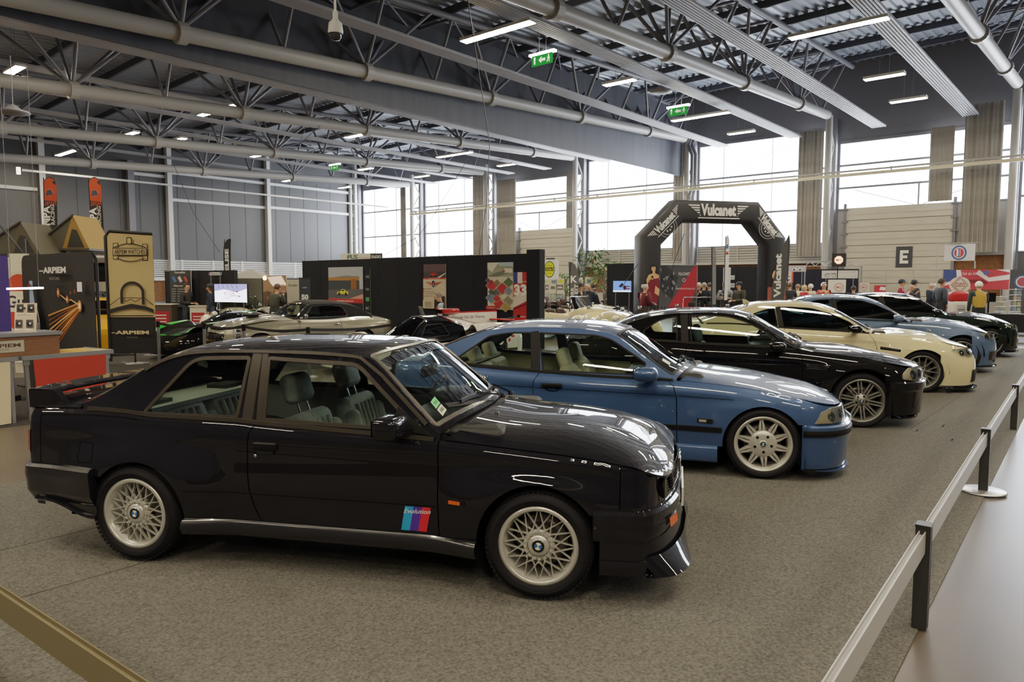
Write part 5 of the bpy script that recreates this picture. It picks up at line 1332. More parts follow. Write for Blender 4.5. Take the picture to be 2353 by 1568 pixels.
# --- pale blue and dark green coupes of the newest shape
def modern(name_lab, pm, loc, dz, dx, hl_hi, roofm, rim):
    S5 = Body(half=[(-1, .82), (-.3, .87), (.6, .85), (1.8, .855), (2.75, .88), (3.1, .85), (3.3, .82)],
              top=[(-1.1, 1.03), (-.7, 1.08), (-.2, 1.08), (.2, 1.06), (1.03, 1.0), (1.64, .98), (1.9, .965), (2.4, .94), (2.8, .88), (3.1, .80), (3.3, .75), (3.55, .68)],
              deckc=[(-1.1, 1.1), (-.8, 1.15), (-.5, 1.16), (1.9, 1.07), (2.22, 1.015), (2.5, 1.02), (2.88, .975), (3.2, .885), (3.45, .765), (3.6, .69)],
              rail=[(-.62, 1.11), (-.4, 1.24), (-.1, 1.37), (.17, 1.43), (.6, 1.45), (1.06, 1.425), (1.35, 1.33), (1.6, 1.17), (1.82, 1.02), (1.95, .97), (2.02, .96)],
              roofc=[(-.7, 1.15), (-.5, 1.26), (-.31, 1.36), (-.1, 1.43), (.24, 1.495), (.62, 1.51), (1.06, 1.485), (1.39, 1.385), (1.7, 1.20), (2.0, 1.03), (2.1, 1.0)],
              xf=2.98, xr=-.75, tipf=[(.1, 3.60), (.4, 3.63), (.55, 3.62), (.7, 3.56)], tipr=[(.2, -1.), (.6, -1.05), (1.1, -1.03)],
              zm=.5, klow=.3, kup=.22, sr=.13, sk=.8, nf=2.15, nr=3.4, gin=.004, ga=.30, gb=.13, ph=3., pr=3.6,
              flares=[(.0, .34, .385, .05, .2), (2.81, .35, .385, .04, .2)], creases=[(.90, .82, .1, 2.3, .011, .035)], hoodribs=[(.26, .09, .016, 2.2, 3.3)])
    q = rounded([(.02, 1.33), (.12, 1.12), (.50, 1.08), (.45, 1.405), (.2, 1.39)], [.04, .06, .02, .02, .08])
    d = rounded([(.62, 1.065), (1.82, 1.0), (1.60, 1.165), (1.32, 1.30), (1.05, 1.385), (.56, 1.41)], [.01, .02, .02, .06, .06, .02])
    sp = dict(arch_r=(0, .34, .388), arch_f=(2.812, .35, .392), sill=.27, gap_r=[(.63, 1.035), (.62, 1.0), (.6, .9), (.6, .7), (.64, .45), (.72, .272)], gap_f=[(1.93, .963), (2.05, .8), (2.09, .6), (2.10, .272)],
              zr=(.3, .3), zf=(.18, .18), cowl=(1.93, 2.06), hgap=.05, deck=(-.62, -.70), green=(-.6, 1.92), windows=[q, d], screen=(1.37, 1.45, .05, .04), back=(-.5, -.02, .05, .08),
              trimw=.015, znose=.15, glass=glassmat('smoked_glass2', '#3f4c4f', 1.35), roof_mat=roofm, inside=dict(x=(-.4, 1.88), card='#141516', seats=((1.15, -.37), (1.15, .37)), seat='#202122', style=1, bench=.1, shelf=(-.5, -.1, 1.04), shelf_c='#1b1b1c', dash_x=1.66, dash_z=1.04, wheel=(1.4, .37, 1.0)),
              wheel=dict(style='ysp', R=.345, w=.265, rr=.268, track=.885, z=.338, m=rim, xr=0., xf=2.812))
    K = make_car('sports_coupe', name_lab, S5, pm, loc, -64, sp); R_ = K['root']
    skirt(R_, S5, pm, .42, 2.38, .27, .15, .02); bpillar(R_, S5, .58, .50, 1.07, 1.42, .10)
    handle(K, S5, pm, .78, .90, (.2, .035, .05))
    lampunit(R_, S5, rounded([(.12, .765), (.38, .785), (.64, .73), (.60, .63), (.36, .66), (.24, .70)], .02), None)
    front_low(R_, S5, pm, .45, 3.1, False, (.14, .05, M_GBLK), (.2, .42), (.5 if hl_hi else .58, .70))
    for sg in (-1, 1): b = MB(); S5.npatch(b, 1, sg*.34, sg*.54, .25, .42, .012, 8, 4); b.build('brake_duct', M_GBLK, R_)
    mirror_pair(R_, pm, 1.64, 1.0, 1.05, (.19, .26, .13), S5, M_GBLK, [(1.62, 1.02), (1.88, .985), (1.66, 1.12)], .06)
    wiper(R_, S5, [(1.95, -.30), (2.0, .2)], (2.09, .25, S5.Hd(2.09, .25)+.03))
modern('pale steel blue coupe parked between the cream one and the dark green one', paint('pale_blue_paint', '#48607f', .15, .45), (15.81, 5.311, 0), 0, 0, False, paint('pale_blue_paint', '#48607f', .15, .45), M_RIMD)
modern('very dark green coupe, last and farthest of the row', paint('dark_green_paint', '#06130f', 0., .5), (19.70, 5.327, 0), 0, 0, True, M_GBLK, M_RIMD)
# ---------------------------------------------------------------- low barrier along the aisle
M_POST = pmat('barrier_post', '#3b3c3c', .4, metal=.5)
M_RIBL = pmat('barrier_board', '#a9a9a8', .42, metal=.15)
def post_mb(h=.53):
    b = MB(); b.box((0, 0, h/2), (.062, .05, h-.0))
    for i in range(3): b.box((-.024+.024*i, -.028, h/2), (.012, .012, h)); b.box((-.024+.024*i, .028, h/2), (.012, .012, h))
    return b
bl = [(1.05, .60), (4.05, .72), (7.08, .84), (10.38, .96), (13.7, 1.07), (17.0, 1.19), (20.3, 1.3)]
first = None
for k, (x, y) in enumerate(bl[1:]):
    lab = ['closest low fluted barrier post beside the aisle', 'low fluted barrier post standing on a round steel plate', 'low fluted barrier post nearest the cream coupe'][k] if k < 3 else 'low fluted barrier post far along the aisle'
    if first: t = dup(first, (x, y, .0065), None, lab)
    else:
        t = first = thing('barrier_post', lab, 'barrier post', (x, y, .0065), .04, 'low barrier posts')
        post_mb().build('post', M_POST, t); b = MB(); b.box((0, 0, .532), (.08, .07, .012)); b.build('post_cap', col('#1f2020', .4), t)
    if k == 1:
        b = MB(); b.lathe([(0, .018), (.16, .018), (.172, .012), (.172, .006)], 36); b.build('base_plate', M_ALU, t)
def board(p, q, label, z0=.405, z1=.515, m=M_RIBL):
    b = MB(); p = Vector(p); q = Vector(q); d = (q-p).normalized(); n = Vector((-d.y, d.x))
    for s in (-1, 1): b.bar((p.x+n.x*.013*s, p.y+n.y*.013*s, (z0+z1)/2), (q.x+n.x*.013*s, q.y+n.y*.013*s, (z0+z1)/2), .005, z1-z0)
    b.bar((p.x, p.y, z1-.02), (q.x, q.y, z1-.02), .024, .006)
    return b.build('barrier_board', m, label=label, cat='barrier', group='grey barrier boards')
for k in range(6): board((bl[k][0]+.04, bl[k][1]), (bl[k+1][0]-.04, bl[k+1][1]), ['grey barrier board running out of the bottom of the photo beside the aisle', 'grey barrier board between the closest post and the one on the round plate', 'grey barrier board between the round plate post and the next', 'grey barrier board past the third post toward the far row'][min(k, 3)], )
board((.78, 4.2), (.96, 1.35), 'brownish grey barrier board crossing the near corner behind the black coupe', m=pmat('barrier_board_brown', '#6f6449', .5))
# ---------------------------------------------------------------- tall belt barrier behind the row
pts = []
for px, py, d in ((363, 743, 15.5), (469, 748, 14.9), (560, 752, 14.3), (708, 759, 13.4), (918, 742, 15.4), (1061, 735, 16.8), (1192, 727, 18.6)):
    p = at(px, py, d); pts.append((p.x, p.y, p.z))
first = None; ord_ = ['beside the beige banner', 'in front of the silver grille', 'in front of the silver wing', 'behind the roof of the nearest coupe', 'in front of the race car cockpit', 'beside the race car rear wheel', 'in front of the red poster']
for k, (x, y, z) in enumerate(pts):
    lab = 'slim grey belt post '+ord_[k]
    if first: dup(first, (x, y, 0), None, lab)
    else:
        t = first = thing('belt_post', lab, 'barrier post', (x, y, 0), 0, 'tall belt posts')
        b = MB(); b.tube([(0, 0, .02), (0, 0, .86)], .032, 12); b.build('post', pmat('post_grey', '#77787a', .35, metal=.5), t)
        b = MB(); b.tube([(0, 0, .80), (0, 0, .93)], .04, 12); b.build('belt_head', M_BLK, t); b = MB(); b.lathe([(0, .035), (.05, .035), (.17, .012), (.17, 0)], 24); b.build('base_plate', M_ALU, t)
for k in range(6):
    b = MB(); p = Vector((pts[k][0], pts[k][1], .88)); q = Vector((pts[k+1][0], pts[k+1][1], .88))
    n = 8; vs = []
    for i in range(n+1):
        c = p.lerp(q, .02+.96*i/n); c.z -= .05*math.sin(PI*i/n); vs += [(c.x, c.y, c.z-.026), (c.x, c.y, c.z+.026)]
    b.add(vs, [(2*i, 2*i+2, 2*i+3, 2*i+1) for i in range(n)], True); b.build('barrier_belt', col('#161617', .7), label='black retractable belt running from the post '+ord_[k], cat='belt', group='black barrier belts')

# ---------------------------------------------------------------- watch stand
XR = Vector((.992, .124, 0)); YR = Vector((-.124, .992, 0)); TR = onz(258, 806, .82); TR.z = .006
rzT = math.atan2(.124, .992)
def table(name, L, label, loc, clothc, cl0, cl1, clothlab):
    t = thing(name, label, 'table', loc, rzT, 'folding tables of the watch stand')
    b = MB(); b.box2((-L, 0, .79), (0, .75, .82)); b.mat(col('#b7a684')) ; b.build('table_top', col('#b7a684', .6), t)
    b = MB(); b.box2((-L-.01, -.012, .775), (.01, .0, .83)); b.box2((0, -.012, .775), (.012, .76, .83)); b.box2((-L-.012, -.012, .775), (-L, .76, .83)); b.build('edge_rail', M_ALU, t)
    for x in (-.06, -L+.06):
        for y in (.05, .70): b = MB(); b.bar((x, y, .78), (x+(.03 if x < -.5 else 0), y, 0), .05, .04); b.box((x, y-.02, .74), (.07, .03, .06)); b.build('leg', M_ALU, t)
    cb = MB(); cb.smooth = True
    cb.grid(lambda u, v: (cl0+(cl1-cl0)*u+.05*(1-v)*(0.5-u), -.022-.014*math.sin(u*17)*(1-v)-.02*(1-v), .015+.76*v), 40, 6)
    o = cb.build('table_cloth', pmat('cloth_'+clothc.strip('#'), clothc, .85), label=clothlab, cat='cloth'); o.matrix_world = T3(loc, rzT)
    return t
table('folding_table', 1.12, 'aluminium edged folding table with a red cloth front', TR, '#a3301f', -1.0, -.10, 'red cloth hanging down the front of the folding table')
table('folding_table', 1.33, 'aluminium edged folding table with a cream cloth, cut off by the photo edge', TR-XR*1.17, '#c6b795', -1.3, -.09, 'cream cloth hanging down the front of the cut off table')
cb0 = onz(143, 812, .83)
M_WAL = pmat('walnut_box', '#6d4a31', .45, noise=(3, .25, 4, (1, 1, 14)))
t = thing('display_counter', 'walnut display box with a metal top and name plate standing on the table', 'counter', cb0+YR*.06, rzT)
b = MB(); b.box2((-1.25, 0, 0), (0, .45, .245)); b.build('box_body', M_WAL, t)
b = MB(); b.box2((-1.28, -.025, .246), (.03, .47, .29)); b.build('metal_top', M_ALU, t)
sh = Sheet(); sh.rect(-1.05, .055, -.42, .20, pmat('plate_silver', '#b9b3a2', .35, metal=.4)); sh.text('ARPIEM', -.86, .12, .042, '#4a2b22', .03, 'l', .40); sh.text('WATCHES', -.66, .082, .02, '#6b5a4c')
o = sh.b.build('name_plate', None, t); o.matrix_basis = sh.place((0, -.004, 0), (1, 0, 0))
b = MB(); b.box2((-.05, .1, .0), (.35, .5, .012)); o = b.build('paper_sheet', col('#d0a04e'), label='amber paper sheet lying on the table beside the walnut box', cat='paper'); o.matrix_world = T3(cb0+Vector((0, 0, -.008))+XR*.08, rzT)
# leaning watch card
cp_ = at(33, 763, 9.28); c1 = at(84, 763, 9.28)
sh = Sheet(.002); W_ = (c1-cp_).length
sh.rect(0, 0, W_, .37, '#d9c7b4')
for u, v in ((.24, .30), (.74, .30), (.24, .10), (.74, .10)):
    sh.rect(W_*u-.045, v-.05, W_*u+.045, v+.055, '#4a443f'); sh.disc(W_*u, v, .034, .034, '#15161a'); sh.disc(W_*u+.01, v+.008, .016, .016, '#b9c0c6'); sh.rect(W_*u-.05, v-.072, W_*u+.05, v-.062, '#f4ede2')
sh.disc(W_*.49, .30, .025, .016, '#3a322c'); sh.rect(W_*.2, .215, W_*.8, .22, '#8b7c70')
o = sh.b.build('watch_card', label='pale display card with four watches leaning on the walnut box', cat='display card'); o.matrix_world = sh.place(cp_, c1-cp_, (-.12*FW.x*-1, -.12*FW.y*-1, 1))
# glowing tube lamp over the stand
p = at(16, 664, 10.1); q = at(99, 662, 10.1)
t = thing('hanging_tube_lamp', 'slim glowing tube lamp floating over the watch stand on thin wires', 'lamp', p)
b = MB(); b.tube([(0, 0, 0), q-p], .014, 10); b.build('light_tube', glow('#fff1f2', 14), t)
for u in (.12, .88): b = MB(); c = (q-p)*u; b.tube([c, c+Vector((0, 0, 3.0))], .003, 4, False); b.build('suspension_wire', M_STEELD, t)
# fabric backdrop with a printed watch and light trails
BL, BR = at(52, 650, 12.2), at(218, 650, 10.35); uB = Vector((BR.x-BL.x, BR.y-BL.y, 0)); WB = uB.length; HB = 2.2
t = thing('fabric_backdrop', 'black fabric backdrop printed with a watch and orange light trails', 'backdrop', (BL.x, BL.y, 0))
sh = Sheet(.003); k = WB/2.4
P = rounded([(0, 0), (WB, 0), (WB, HB), (0, HB)], [.02, .02, .18, .18]); sh.poly(P, '#1d1c1b', .8)
for q in range(9):   # trails as strokes of one road
    c = ['#8a4f22', '#a86430', '#c98a4c', '#7a4119', '#b5743c', '#d9a468', '#8f5527', '#6d3a17', '#c27f42'][q]
    sh.poly([(WB*.40, .62+.075*q), (WB*.40, .645+.075*q), (WB*.82, 1.395+.008*q), (WB*.84, 1.385+.008*q)], c)
sh.line([(WB*.84, 1.41), (WB*.72, 1.50), (WB*.69, 1.47), (WB*.58, 1.58)], .02, '#d9a06a')
for u, v, r, c in ((.84, 1.41, .07, '#b87746'), (.84, 1.41, .04, '#f6d9b0'), (.69, 1.50, .05, '#a55a2c'), (.69, 1.50, .025, '#f0c592'), (.58, 1.60, .06, '#9c5228'), (.58, 1.60, .03, '#eeb987'), (.8, 1.62, .03, '#6d3b1e'), (.75, 1.6, .02, '#8a4c25')): sh.disc(WB*u, v, r, r*1.2, c)
for u, v in ((.3, .35), (.45, .3), (.62, .42), (.75, .38), (.8, .55), (.6, .25)): sh.disc(WB*u, v, .03, .1, '#2a2f22', 8)
sh.text('ARPIEM', WB*.57, 1.90, .085, '#d8d2cc', .04, 'c', WB*.31); sh.rect(WB*.36, 1.925, WB*.42, 1.94, '#d8d2cc'); sh.text('WATCHES', WB*.57, 1.79, .045, '#8d8780', 0, 'c', WB*.14)
sh.text('VICTOR 2 "Bob WOLLEK"', WB*.72, .12, .05, '#b9b2a8', 0, 'c', WB*.5); sh.rect(WB*.87, 1.62, WB*.93, 1.76, '#d9cfd2')
uw = WB*.245
sh.poly([(uw-.14, 1.20), (uw-.10, 1.62), (uw-.09, 1.78), (uw+.05, 1.78), (uw+.06, 1.62), (uw+.16, 1.2)], '#8fa6c4'); sh.poly([(uw-.06, .75), (uw+.02, .1), (uw+.20, .1), (uw+.24, .75)], '#8fa6c4')
sh.disc(uw+.06, 1.0, .25, .44, '#c5c9cf'); sh.disc(uw+.06, 1.0, .225, .41, '#1b1a1c'); sh.ring(uw+.06, 1.0, .33, .345, '#77716d', sx=.55); sh.ring(uw+.06, 1.0, .25, .26, '#5a5552', sx=.55)
sh.disc(uw+.05, 1.22, .075, .1, '#b9c8d6'); sh.disc(uw+.1, .78, .08, .14, '#9fbccb'); sh.ring(uw+.06, 1.0, .37, .40, '#b8552e', a0=.2, a1=1.3, sx=.55); sh.disc(uw-.02, 1.70, .05, .055, '#7d1f22'); sh.disc(uw+.11, .2, .05, .055, '#7d1f22'); sh.rect(uw+.28, .98, uw+.33, 1.12, '#9a9c9e')
o = sh.b.build('printed_fabric', None, t); o.matrix_basis = sh.place((0, 0, 0), uB)
b = MB(); d = uB.normalized(); n_ = Vector((d.y, -d.x, 0))*-.03
b.tube([n_+Vector((0, 0, .02)), n_+Vector((0, 0, HB-.12)), n_+d*.12+Vector((0, 0, HB-.02)), n_+d*(WB-.12)+Vector((0, 0, HB-.02)), n_+d*WB+Vector((0, 0, HB-.12)), n_+d*WB+Vector((0, 0, .02))], .022, 8)
for s in (0, 1): b.box(n_+d*WB*s+Vector((0, 0, .012)), (.3, .3, .024))
b.build('tube_frame', M_BLK, t)
# purple roll-up with a shield, white oil sign
def rollup(name, label, cat, px0, px1, pyt, d, draw, hb=None, tilt=0., base=True, back='#222224'):
    a, b_ = at(px0, 650, d), at(px1, 650, d-tilt); u = Vector((b_.x-a.x, b_.y-a.y, 0)); w = u.length; h = at((px0+px1)/2, pyt, d-tilt/2).z
    t = thing(name, label, cat, (a.x, a.y, 0)); sh = Sheet(.002); draw(sh, w, h)
    o = sh.b.build('printed_sheet', None, t); o.matrix_basis = sh.place((0, 0, 0), u)
    dd = u.normalized(); nn = Vector((-dd.y, dd.x, 0)); b = MB()
    if base: b.bar(Vector((0, 0, .04))+nn*.04, u+Vector((0, 0, .04))+nn*.04, .16, .08); b.tube([u*.5+nn*.05, u*.5+nn*.05+Vector((0, 0, h))], .012, 6); b.bar(nn*.01+Vector((0, 0, h)), u+nn*.01+Vector((0, 0, h)), .03, .03)
    else: b.bar(nn*.03+Vector((0, 0, h/2)), u+nn*.03+Vector((0, 0, h/2)), .04, h)
    b.build('stand' if base else 'backing', col(back, .6), t)
    return t
def d_(sh, w, h):
    sh.rect(0, .08, w, h, '#3c3270'); c = w*.48
    P = [(c-.22, 1.0), (c-.24, .62), (c-.12, .4), (c, .33), (c+.12, .4), (c+.24, .62), (c+.22, 1.0), (c, 1.04)]; sh.poly(P, '#cdb35c'); sh.rect(c-.2, .78, c, .95, '#2a2a2c'); sh.rect(c, .78, c+.2, .95, '#8a2734'); sh.rect(c-.2, .52, c, .66, '#8a2734'); sh.rect(c, .52, c+.2, .66, '#2a2a2c'); sh.disc(c, .7, .09, .13, '#d9c67c')
rollup('roll_up_banner', 'purple roll-up banner with a gold shield at the photo edge', 'banner', -55, 21, 585, 10.6, d_)
def d_(sh, w, h):
    sh.rect(0, .2, w, h, '#d2cbb9'); c = w*.46; sh.disc(c, h-.95, .40, .62, '#c9c2ae', 30); sh.disc(c, h-.95, .33, .56, '#c2452c', 30); sh.rect(c-.34, h-1.12, c+.34, h-.72, '#e2d9c4'); sh.text('Gulf', c, h-1.03, .22, '#2e2c35', .02, 'c', .52)
rollup('oil_sign', 'white panel with an orange oval Gulf sign behind the watch backdrop', 'sign', 24, 66, 583, 14.0, d_, base=False, back='#b5ad9c')
# beige flag banner
FT = onz(300, 836, 0); dB = FT.dot(Vector((math.cos(AZ), math.sin(AZ), 0))); a = at(250, 650, dB); W_ = 104/1666*dB
t = thing('banner_flag', 'tall beige flag banner with drawn car outlines above a black foot', 'banner', (a.x, a.y, 0))
sh = Sheet(.003); z0, z1 = .23, 2.84; sx = W_/1.
sh.poly(rounded([(0, z0), (W_, z0), (W_, z1-.05), (0, z1)], [.01, .01, .02, .14]), '#b9a272', .8)
sh.rect(0, z0, W_, z0+.78, '#1b1a1d')
c = W_*.52
for (u, v) in ((-.33, 2.44), (.30, 2.42)): sh.poly(rounded([(c+u-.06, v-.2), (c+u+.06, v-.2), (c+u+.07, v+.16), (c+u-.05, v+.16)], .03), '#2a2520'); sh.poly(rounded([(c+u-.045, v-.185), (c+u+.045, v-.185), (c+u+.055, v+.145), (c+u-.035, v+.145)], .03), '#b9a272')
sh.line([(c-.36, 2.5), (c-.18, 2.56), (c, 2.6), (c+.18, 2.55), (c+.34, 2.5)], .018, '#2a2520'); sh.line([(c-.3, 2.28), (c-.15, 2.22), (c, 2.2), (c+.15, 2.22), (c+.3, 2.27)], .018, '#2a2520')
sh.poly(rounded([(c-.07, 2.57), (c+.05, 2.57), (c+.05, 2.72), (c-.07, 2.72)], .04), '#2a2520'); sh.poly(rounded([(c-.05, 2.585), (c+.03, 2.585), (c+.03, 2.70), (c-.05, 2.70)], .03), '#b9a272')
sh.rect(c-.37, 2.33, c+.36, 2.49, '#2a2520'); sh.rect(c-.355, 2.345, c+.345, 2.475, '#b9a272'); sh.text('ARPIEM WATCHES', c, 2.365, .09, '#2a2520', .02, 'c', .66)
sh.ring(c+.02, 1.52, .20, .26, '#241f1f', a0=0, a1=PI); sh.rect(c-.24, 1.3, c-.18, 1.53, '#241f1f'); sh.rect(c+.22, 1.28, c+.28, 1.53, '#241f1f')
sh.poly([(0, 1.17), (.2, 1.23), (.5, 1.30), (.8, 1.25), (W_, 1.18), (W_, 1.10), (.8, 1.17), (.5, 1.21), (.2, 1.15), (0, 1.08)], '#241f1f'); sh.line([(0, 1.24), (.25, 1.42), (.5, 1.43), (.8, 1.42), (W_, 1.27)], .014, '#241f1f'); sh.line([(.3, 1.42), (.4, 1.35), (.5, 1.40), (.6, 1.34), (.72, 1.41)], .014, '#241f1f'); sh.rect(0, 1.03, W_, 1.055, '#241f1f')
sh.text('ARPIEM', c, z0+.42, .07, '#cbb98f', .04, 'c', .72); sh.rect(c-.44, z0+.44, c-.36, z0+.455, '#cbb98f'); sh.text('WATCHES', c, z0+.33, .035, '#7d7463')
o = sh.b.build('printed_cloth', None, t); o.matrix_basis = sh.place((0, 0, 0), RT)
b = MB(); b.tube([RT*-.03+Vector((0, 0, .05)), RT*-.03+Vector((0, 0, z1-.1)), RT*.06+Vector((0, 0, z1+.01)), RT*W_*1.02+Vector((0, 0, z1-.05))], .035, 10); b.tube([RT*.5, RT*.5+Vector((0, 0, .3))], .02, 8); b.tube([RT*-.03+Vector((0, 0, .2)), RT*.5+Vector((0, 0, .2))], .02, 8); b.build('pole_frame', col('#19181a', .6), t)
b = MB(); b.lathe([(0, .03), (.05, .03), (.2, .01), (.2, 0)], 24, Matrix.Translation(RT*.5)); b.bar(RT*.2+Vector((0, 0, .02)), RT*.8+Vector((0, 0, .02)), .04, .02); b.build('foot', M_ALU, t)

# ---------------------------------------------------------------- feather flags
def feather(label, px, py0, py1, w, d, body, deco, lean=0., rot=0., shape='ski', tail=True, mi=1):
    p0 = at(px, py0, d); z1 = at(px, py1, d).z; H = z1-p0.z
    t = thing('feather_flag', label, 'flag', (p0.x, p0.y, 0 if tail else p0.z), group='tall printed feather flags')
    zo = p0.z if tail else 0
    sh = Sheet(.002)
    if shape == 'ski': P = [(-.40, 0), (.40, 0), (.45, .08), (.5, .5), (.5, .9), (.30, .97), (.02, 1.), (-.3, .975), (-.5, .92), (-.5, .5), (-.46, .08)]
    else: P = [(-.35, 0), (.5, 0), (.5, .6), (.42, .78), (.22, .91), (-.12, .99), (-.5, 1.0), (-.42, .6)]
    if mi < 0: P = [(-a_, b_) for a_, b_ in P][::-1]
    if shape == 'blade': P = [(-.45, 0), (.35, 0), (.45, .35), (.5, .7), (.46, .9), (.36, 1.0), (.05, .86), (-.3, .6), (-.5, .2)]
    ln = lambda u, v: (u*w+lean*v*H, v*H)
    sh.poly([ln(*q) for q in P], body, .7); deco(sh, ln, w, H)
    o = sh.b.build('flag_cloth', None, t); ud = RT*math.cos(rot)+Vector((FW.x, FW.y, 0)).normalized()*math.sin(rot); o.matrix_basis = sh.place((0, 0, zo), ud)
    b = MB(); sd = -.47 if shape == 'ski' else (-.4 if shape == 'drop' else .47)
    b.tube([(ud*(sd*w))+Vector((0, 0, 0 if tail else -.2)), ud*(sd*w+lean*H*.6)+Vector((0, 0, zo+H*.6)), ud*(sd*w*(.7 if shape != 'ski' else .95)+lean*H)+Vector((0, 0, zo+H*.985))], .016, 6); b.build('flag_pole', col('#1c1d1f', .6), t)
    if tail: b = MB(); b.lathe([(0, .02), (.22, .015), (.22, 0)], 16); b.build('base_plate', M_STEELD, t)
def ski(sh, ln, w, H):
    sh.poly([ln(-.48, .68), ln(.48, .66), ln(.5, .9), ln(.3, .96), ln(.0, .985), ln(-.3, .965), ln(-.5, .9)], '#c24a26', .7)
    for k in range(6): sh.poly([ln(-.4+.15*k, .6+.02*(k % 3)), ln(-.3+.15*k, .6), ln(-.33+.15*k, .72)], '#c24a26', .7)
    sh.ring(*ln(0, .78), w*.22, w*.26, '#e27a4c'); sh.poly([ln(-.3, .74), ln(.25, .75), ln(.1, .82), ln(-.2, .81)], '#3d4258', .7); sh.poly([ln(.2, .92), ln(.45, .88), ln(.42, .95)], '#2b2628', .7)
    sh.text('NPA', *ln(-.02, .33), w*.5, '#e5e3df', .04, 'l', None, 0, PI/2); sh.text('RACING', *ln(.34, .34), w*.28, '#c9c7c3', .02, 'l', None, 0, PI/2)
    for k in range(14): u = random.uniform(-.4, .3); v = random.uniform(.02, .17); sh.poly([ln(u-.1, v), ln(u+.1, v-.01), ln(u+.06, v+.05)], '#b9b7b3', .7)
    for k in range(5): sh.poly([ln(-.45, .17+.05*k), ln(-.25, .17+.05*k), ln(-.25, .2+.05*k), ln(-.45, .2+.05*k)], '#d9d7d3', .7)
feather('tall black and orange ski shaped flag on the tent vehicle, closer to the photo edge', 119, 573, 406, .42, 23, '#242224', ski, .02, tail=False)
feather('tall black and orange ski shaped flag beside the beige banner top', 228, 576, 406, .42, 24, '#242224', ski, -.025, tail=False)
dk = lambda txt, c: (lambda sh, ln, w, H: sh.text(txt, *ln(.12, .1), w*.42, c, .04, 'l', H*.62, 0, PI/2))
feather('narrow black feather flag with white letters rising behind the dark booth', 524, 632, 549, .30, 27, '#1d2022', dk('ELISE', '#d8d8d4'), 0, shape='drop', tail=True, mi=-1)
feather('thin dark green flag with pale letters beside the beige banner edge', 350, 720, 545, .16, 17.5, '#1c2422', lambda sh, ln, w, H: sh.text('otohaus', *ln(.3, .2), w*.6, '#c6c9c0', .02, 'l', H*.4, 0, PI/2), 0, tail=True)
def kf(sh, ln, w, H):
    sh.text('K', *ln(.02, .52), w*.62, '#eceae6', .03, 'c'); sh.text('KORR', *ln(-.02, .04), w*.30, '#dcdad6', .02, 'l', H*.36, 0, PI/2); sh.text('SLEIT', *ln(.38, .08), w*.34, '#dcdad6', .02, 'l', H*.40, 0, PI/2)
feather('grey drop shaped flag with a large white K', 1319, 700, 602, .34, 24, '#55565a', kf, -.02, shape='drop')
feather('dark grey blade flag with tall white letters leaning at the arch foot', 1787, 700, 538, .46, 22.5, '#3f4244', dk('Vulcanet', '#d4d4d0'), .06, shape='blade')
feather('thin grey blade flag standing in front of the dark spider', 1641, 700, 566, .12, 20.5, '#83868a', lambda *a: None, -.03)
feather('white ski shaped flag with a small blue mark under the arch', 1667, 690, 540, .14, 24.5, '#d6dade', lambda sh, ln, w, H: (sh.poly([ln(-.3, .78), ln(.3, .8), ln(.2, .86), ln(-.3, .84)], '#3f6fa8', .6), sh.poly([ln(-.3, .7), ln(.3, .7), ln(.3, .74), ln(-.3, .74)], '#a8352f', .6)), .01)

# ---------------------------------------------------------------- booths
def booth(label, A, B, h, th=.12, name='booth_wall', ret=None, c='#141720'):
    A = Vector((A[0], A[1], 0)); B = Vector((B[0], B[1], 0)); t = thing(name, label, 'booth wall', A); u = B-A; n = max(1, round(u.length/1.0)); d = u.normalized()
    m = pmat('booth_fabric_'+c.strip('#'), c, .85)
    b = MB(); nn = Vector((-d.y, d.x, 0))
    for i in range(n): p = u*(i/n); q = u*((i+1)/n); b.bar(p+d*.006+Vector((0, 0, h/2)), q-d*.006+Vector((0, 0, h/2)), th, h)
    b.build('wall_panel', m, t)
    if ret:
        b = MB(); p = u; q = u+Vector((ret[0], ret[1], 0)); b.bar(p+Vector((0, 0, h/2)), q+Vector((0, 0, h/2)), th, h); b.build('side_panel', m, t)
    b = MB()
    for i in range(n+1): b.tube([u*(i/n)-nn*(th/2), u*(i/n)-nn*(th/2)+Vector((0, 0, h+.012))], .015, 6)
    b.build('edge_post', col('#0c0e13', .6), t)
    return t
booth('long black fabric booth wall carrying racing posters', (15.05, 22.5), (15.05, 12.16), 2.52)
b = MB(); b.box2((0, 0, 0), (.22, .44, 2.62)); o = b.build('booth_pillar', pmat('booth_fabric_141720', '#141720', .85), label='square black fabric pillar at the end of the poster wall', cat='booth wall'); o.location = (14.92, 11.71, 0)
def poster(name, label, px0, pyt, px1, pyb, X, draw):
    A = onX(px0, pyt, X); B = onX(px1, pyb, X); w = abs(B.y-A.y); h = A.z-B.z
    sh = Sheet(.002); sh.b.mat(col('#d8d3c6')); sh.b.box((w/2, h/2, -.004), (w, h, .006)); draw(sh, w, h)
    o = sh.b.build(name, label=label, cat='poster', group='posters on the black booth wall'); o.matrix_world = sh.place((X-.012, A.y, B.z), (0, -1, 0))
def wings(sh, c, v, s, rc='#b3433c', bg='#20202a'):
    for k in (-1, 1):
        for i in range(4): sh.poly([(c+k*s*.18, v+s*(.1-.07*i)), (c+k*s*(.95-.16*i), v+s*(.16-.07*i)), (c+k*s*(.85-.16*i), v+s*(.11-.07*i)), (c+k*s*.18, v+s*(.05-.07*i))], rc)
    sh.disc(c, v, s*.22, s*.30, '#d8d4ce', 20); sh.disc(c, v, s*.19, s*.265, bg, 20); sh.disc(c, v+s*.02, s*.12, s*.10, rc, 12); sh.rect(c-s*.1, v-s*.14, c+s*.1, v-s*.09, '#d8d4ce')
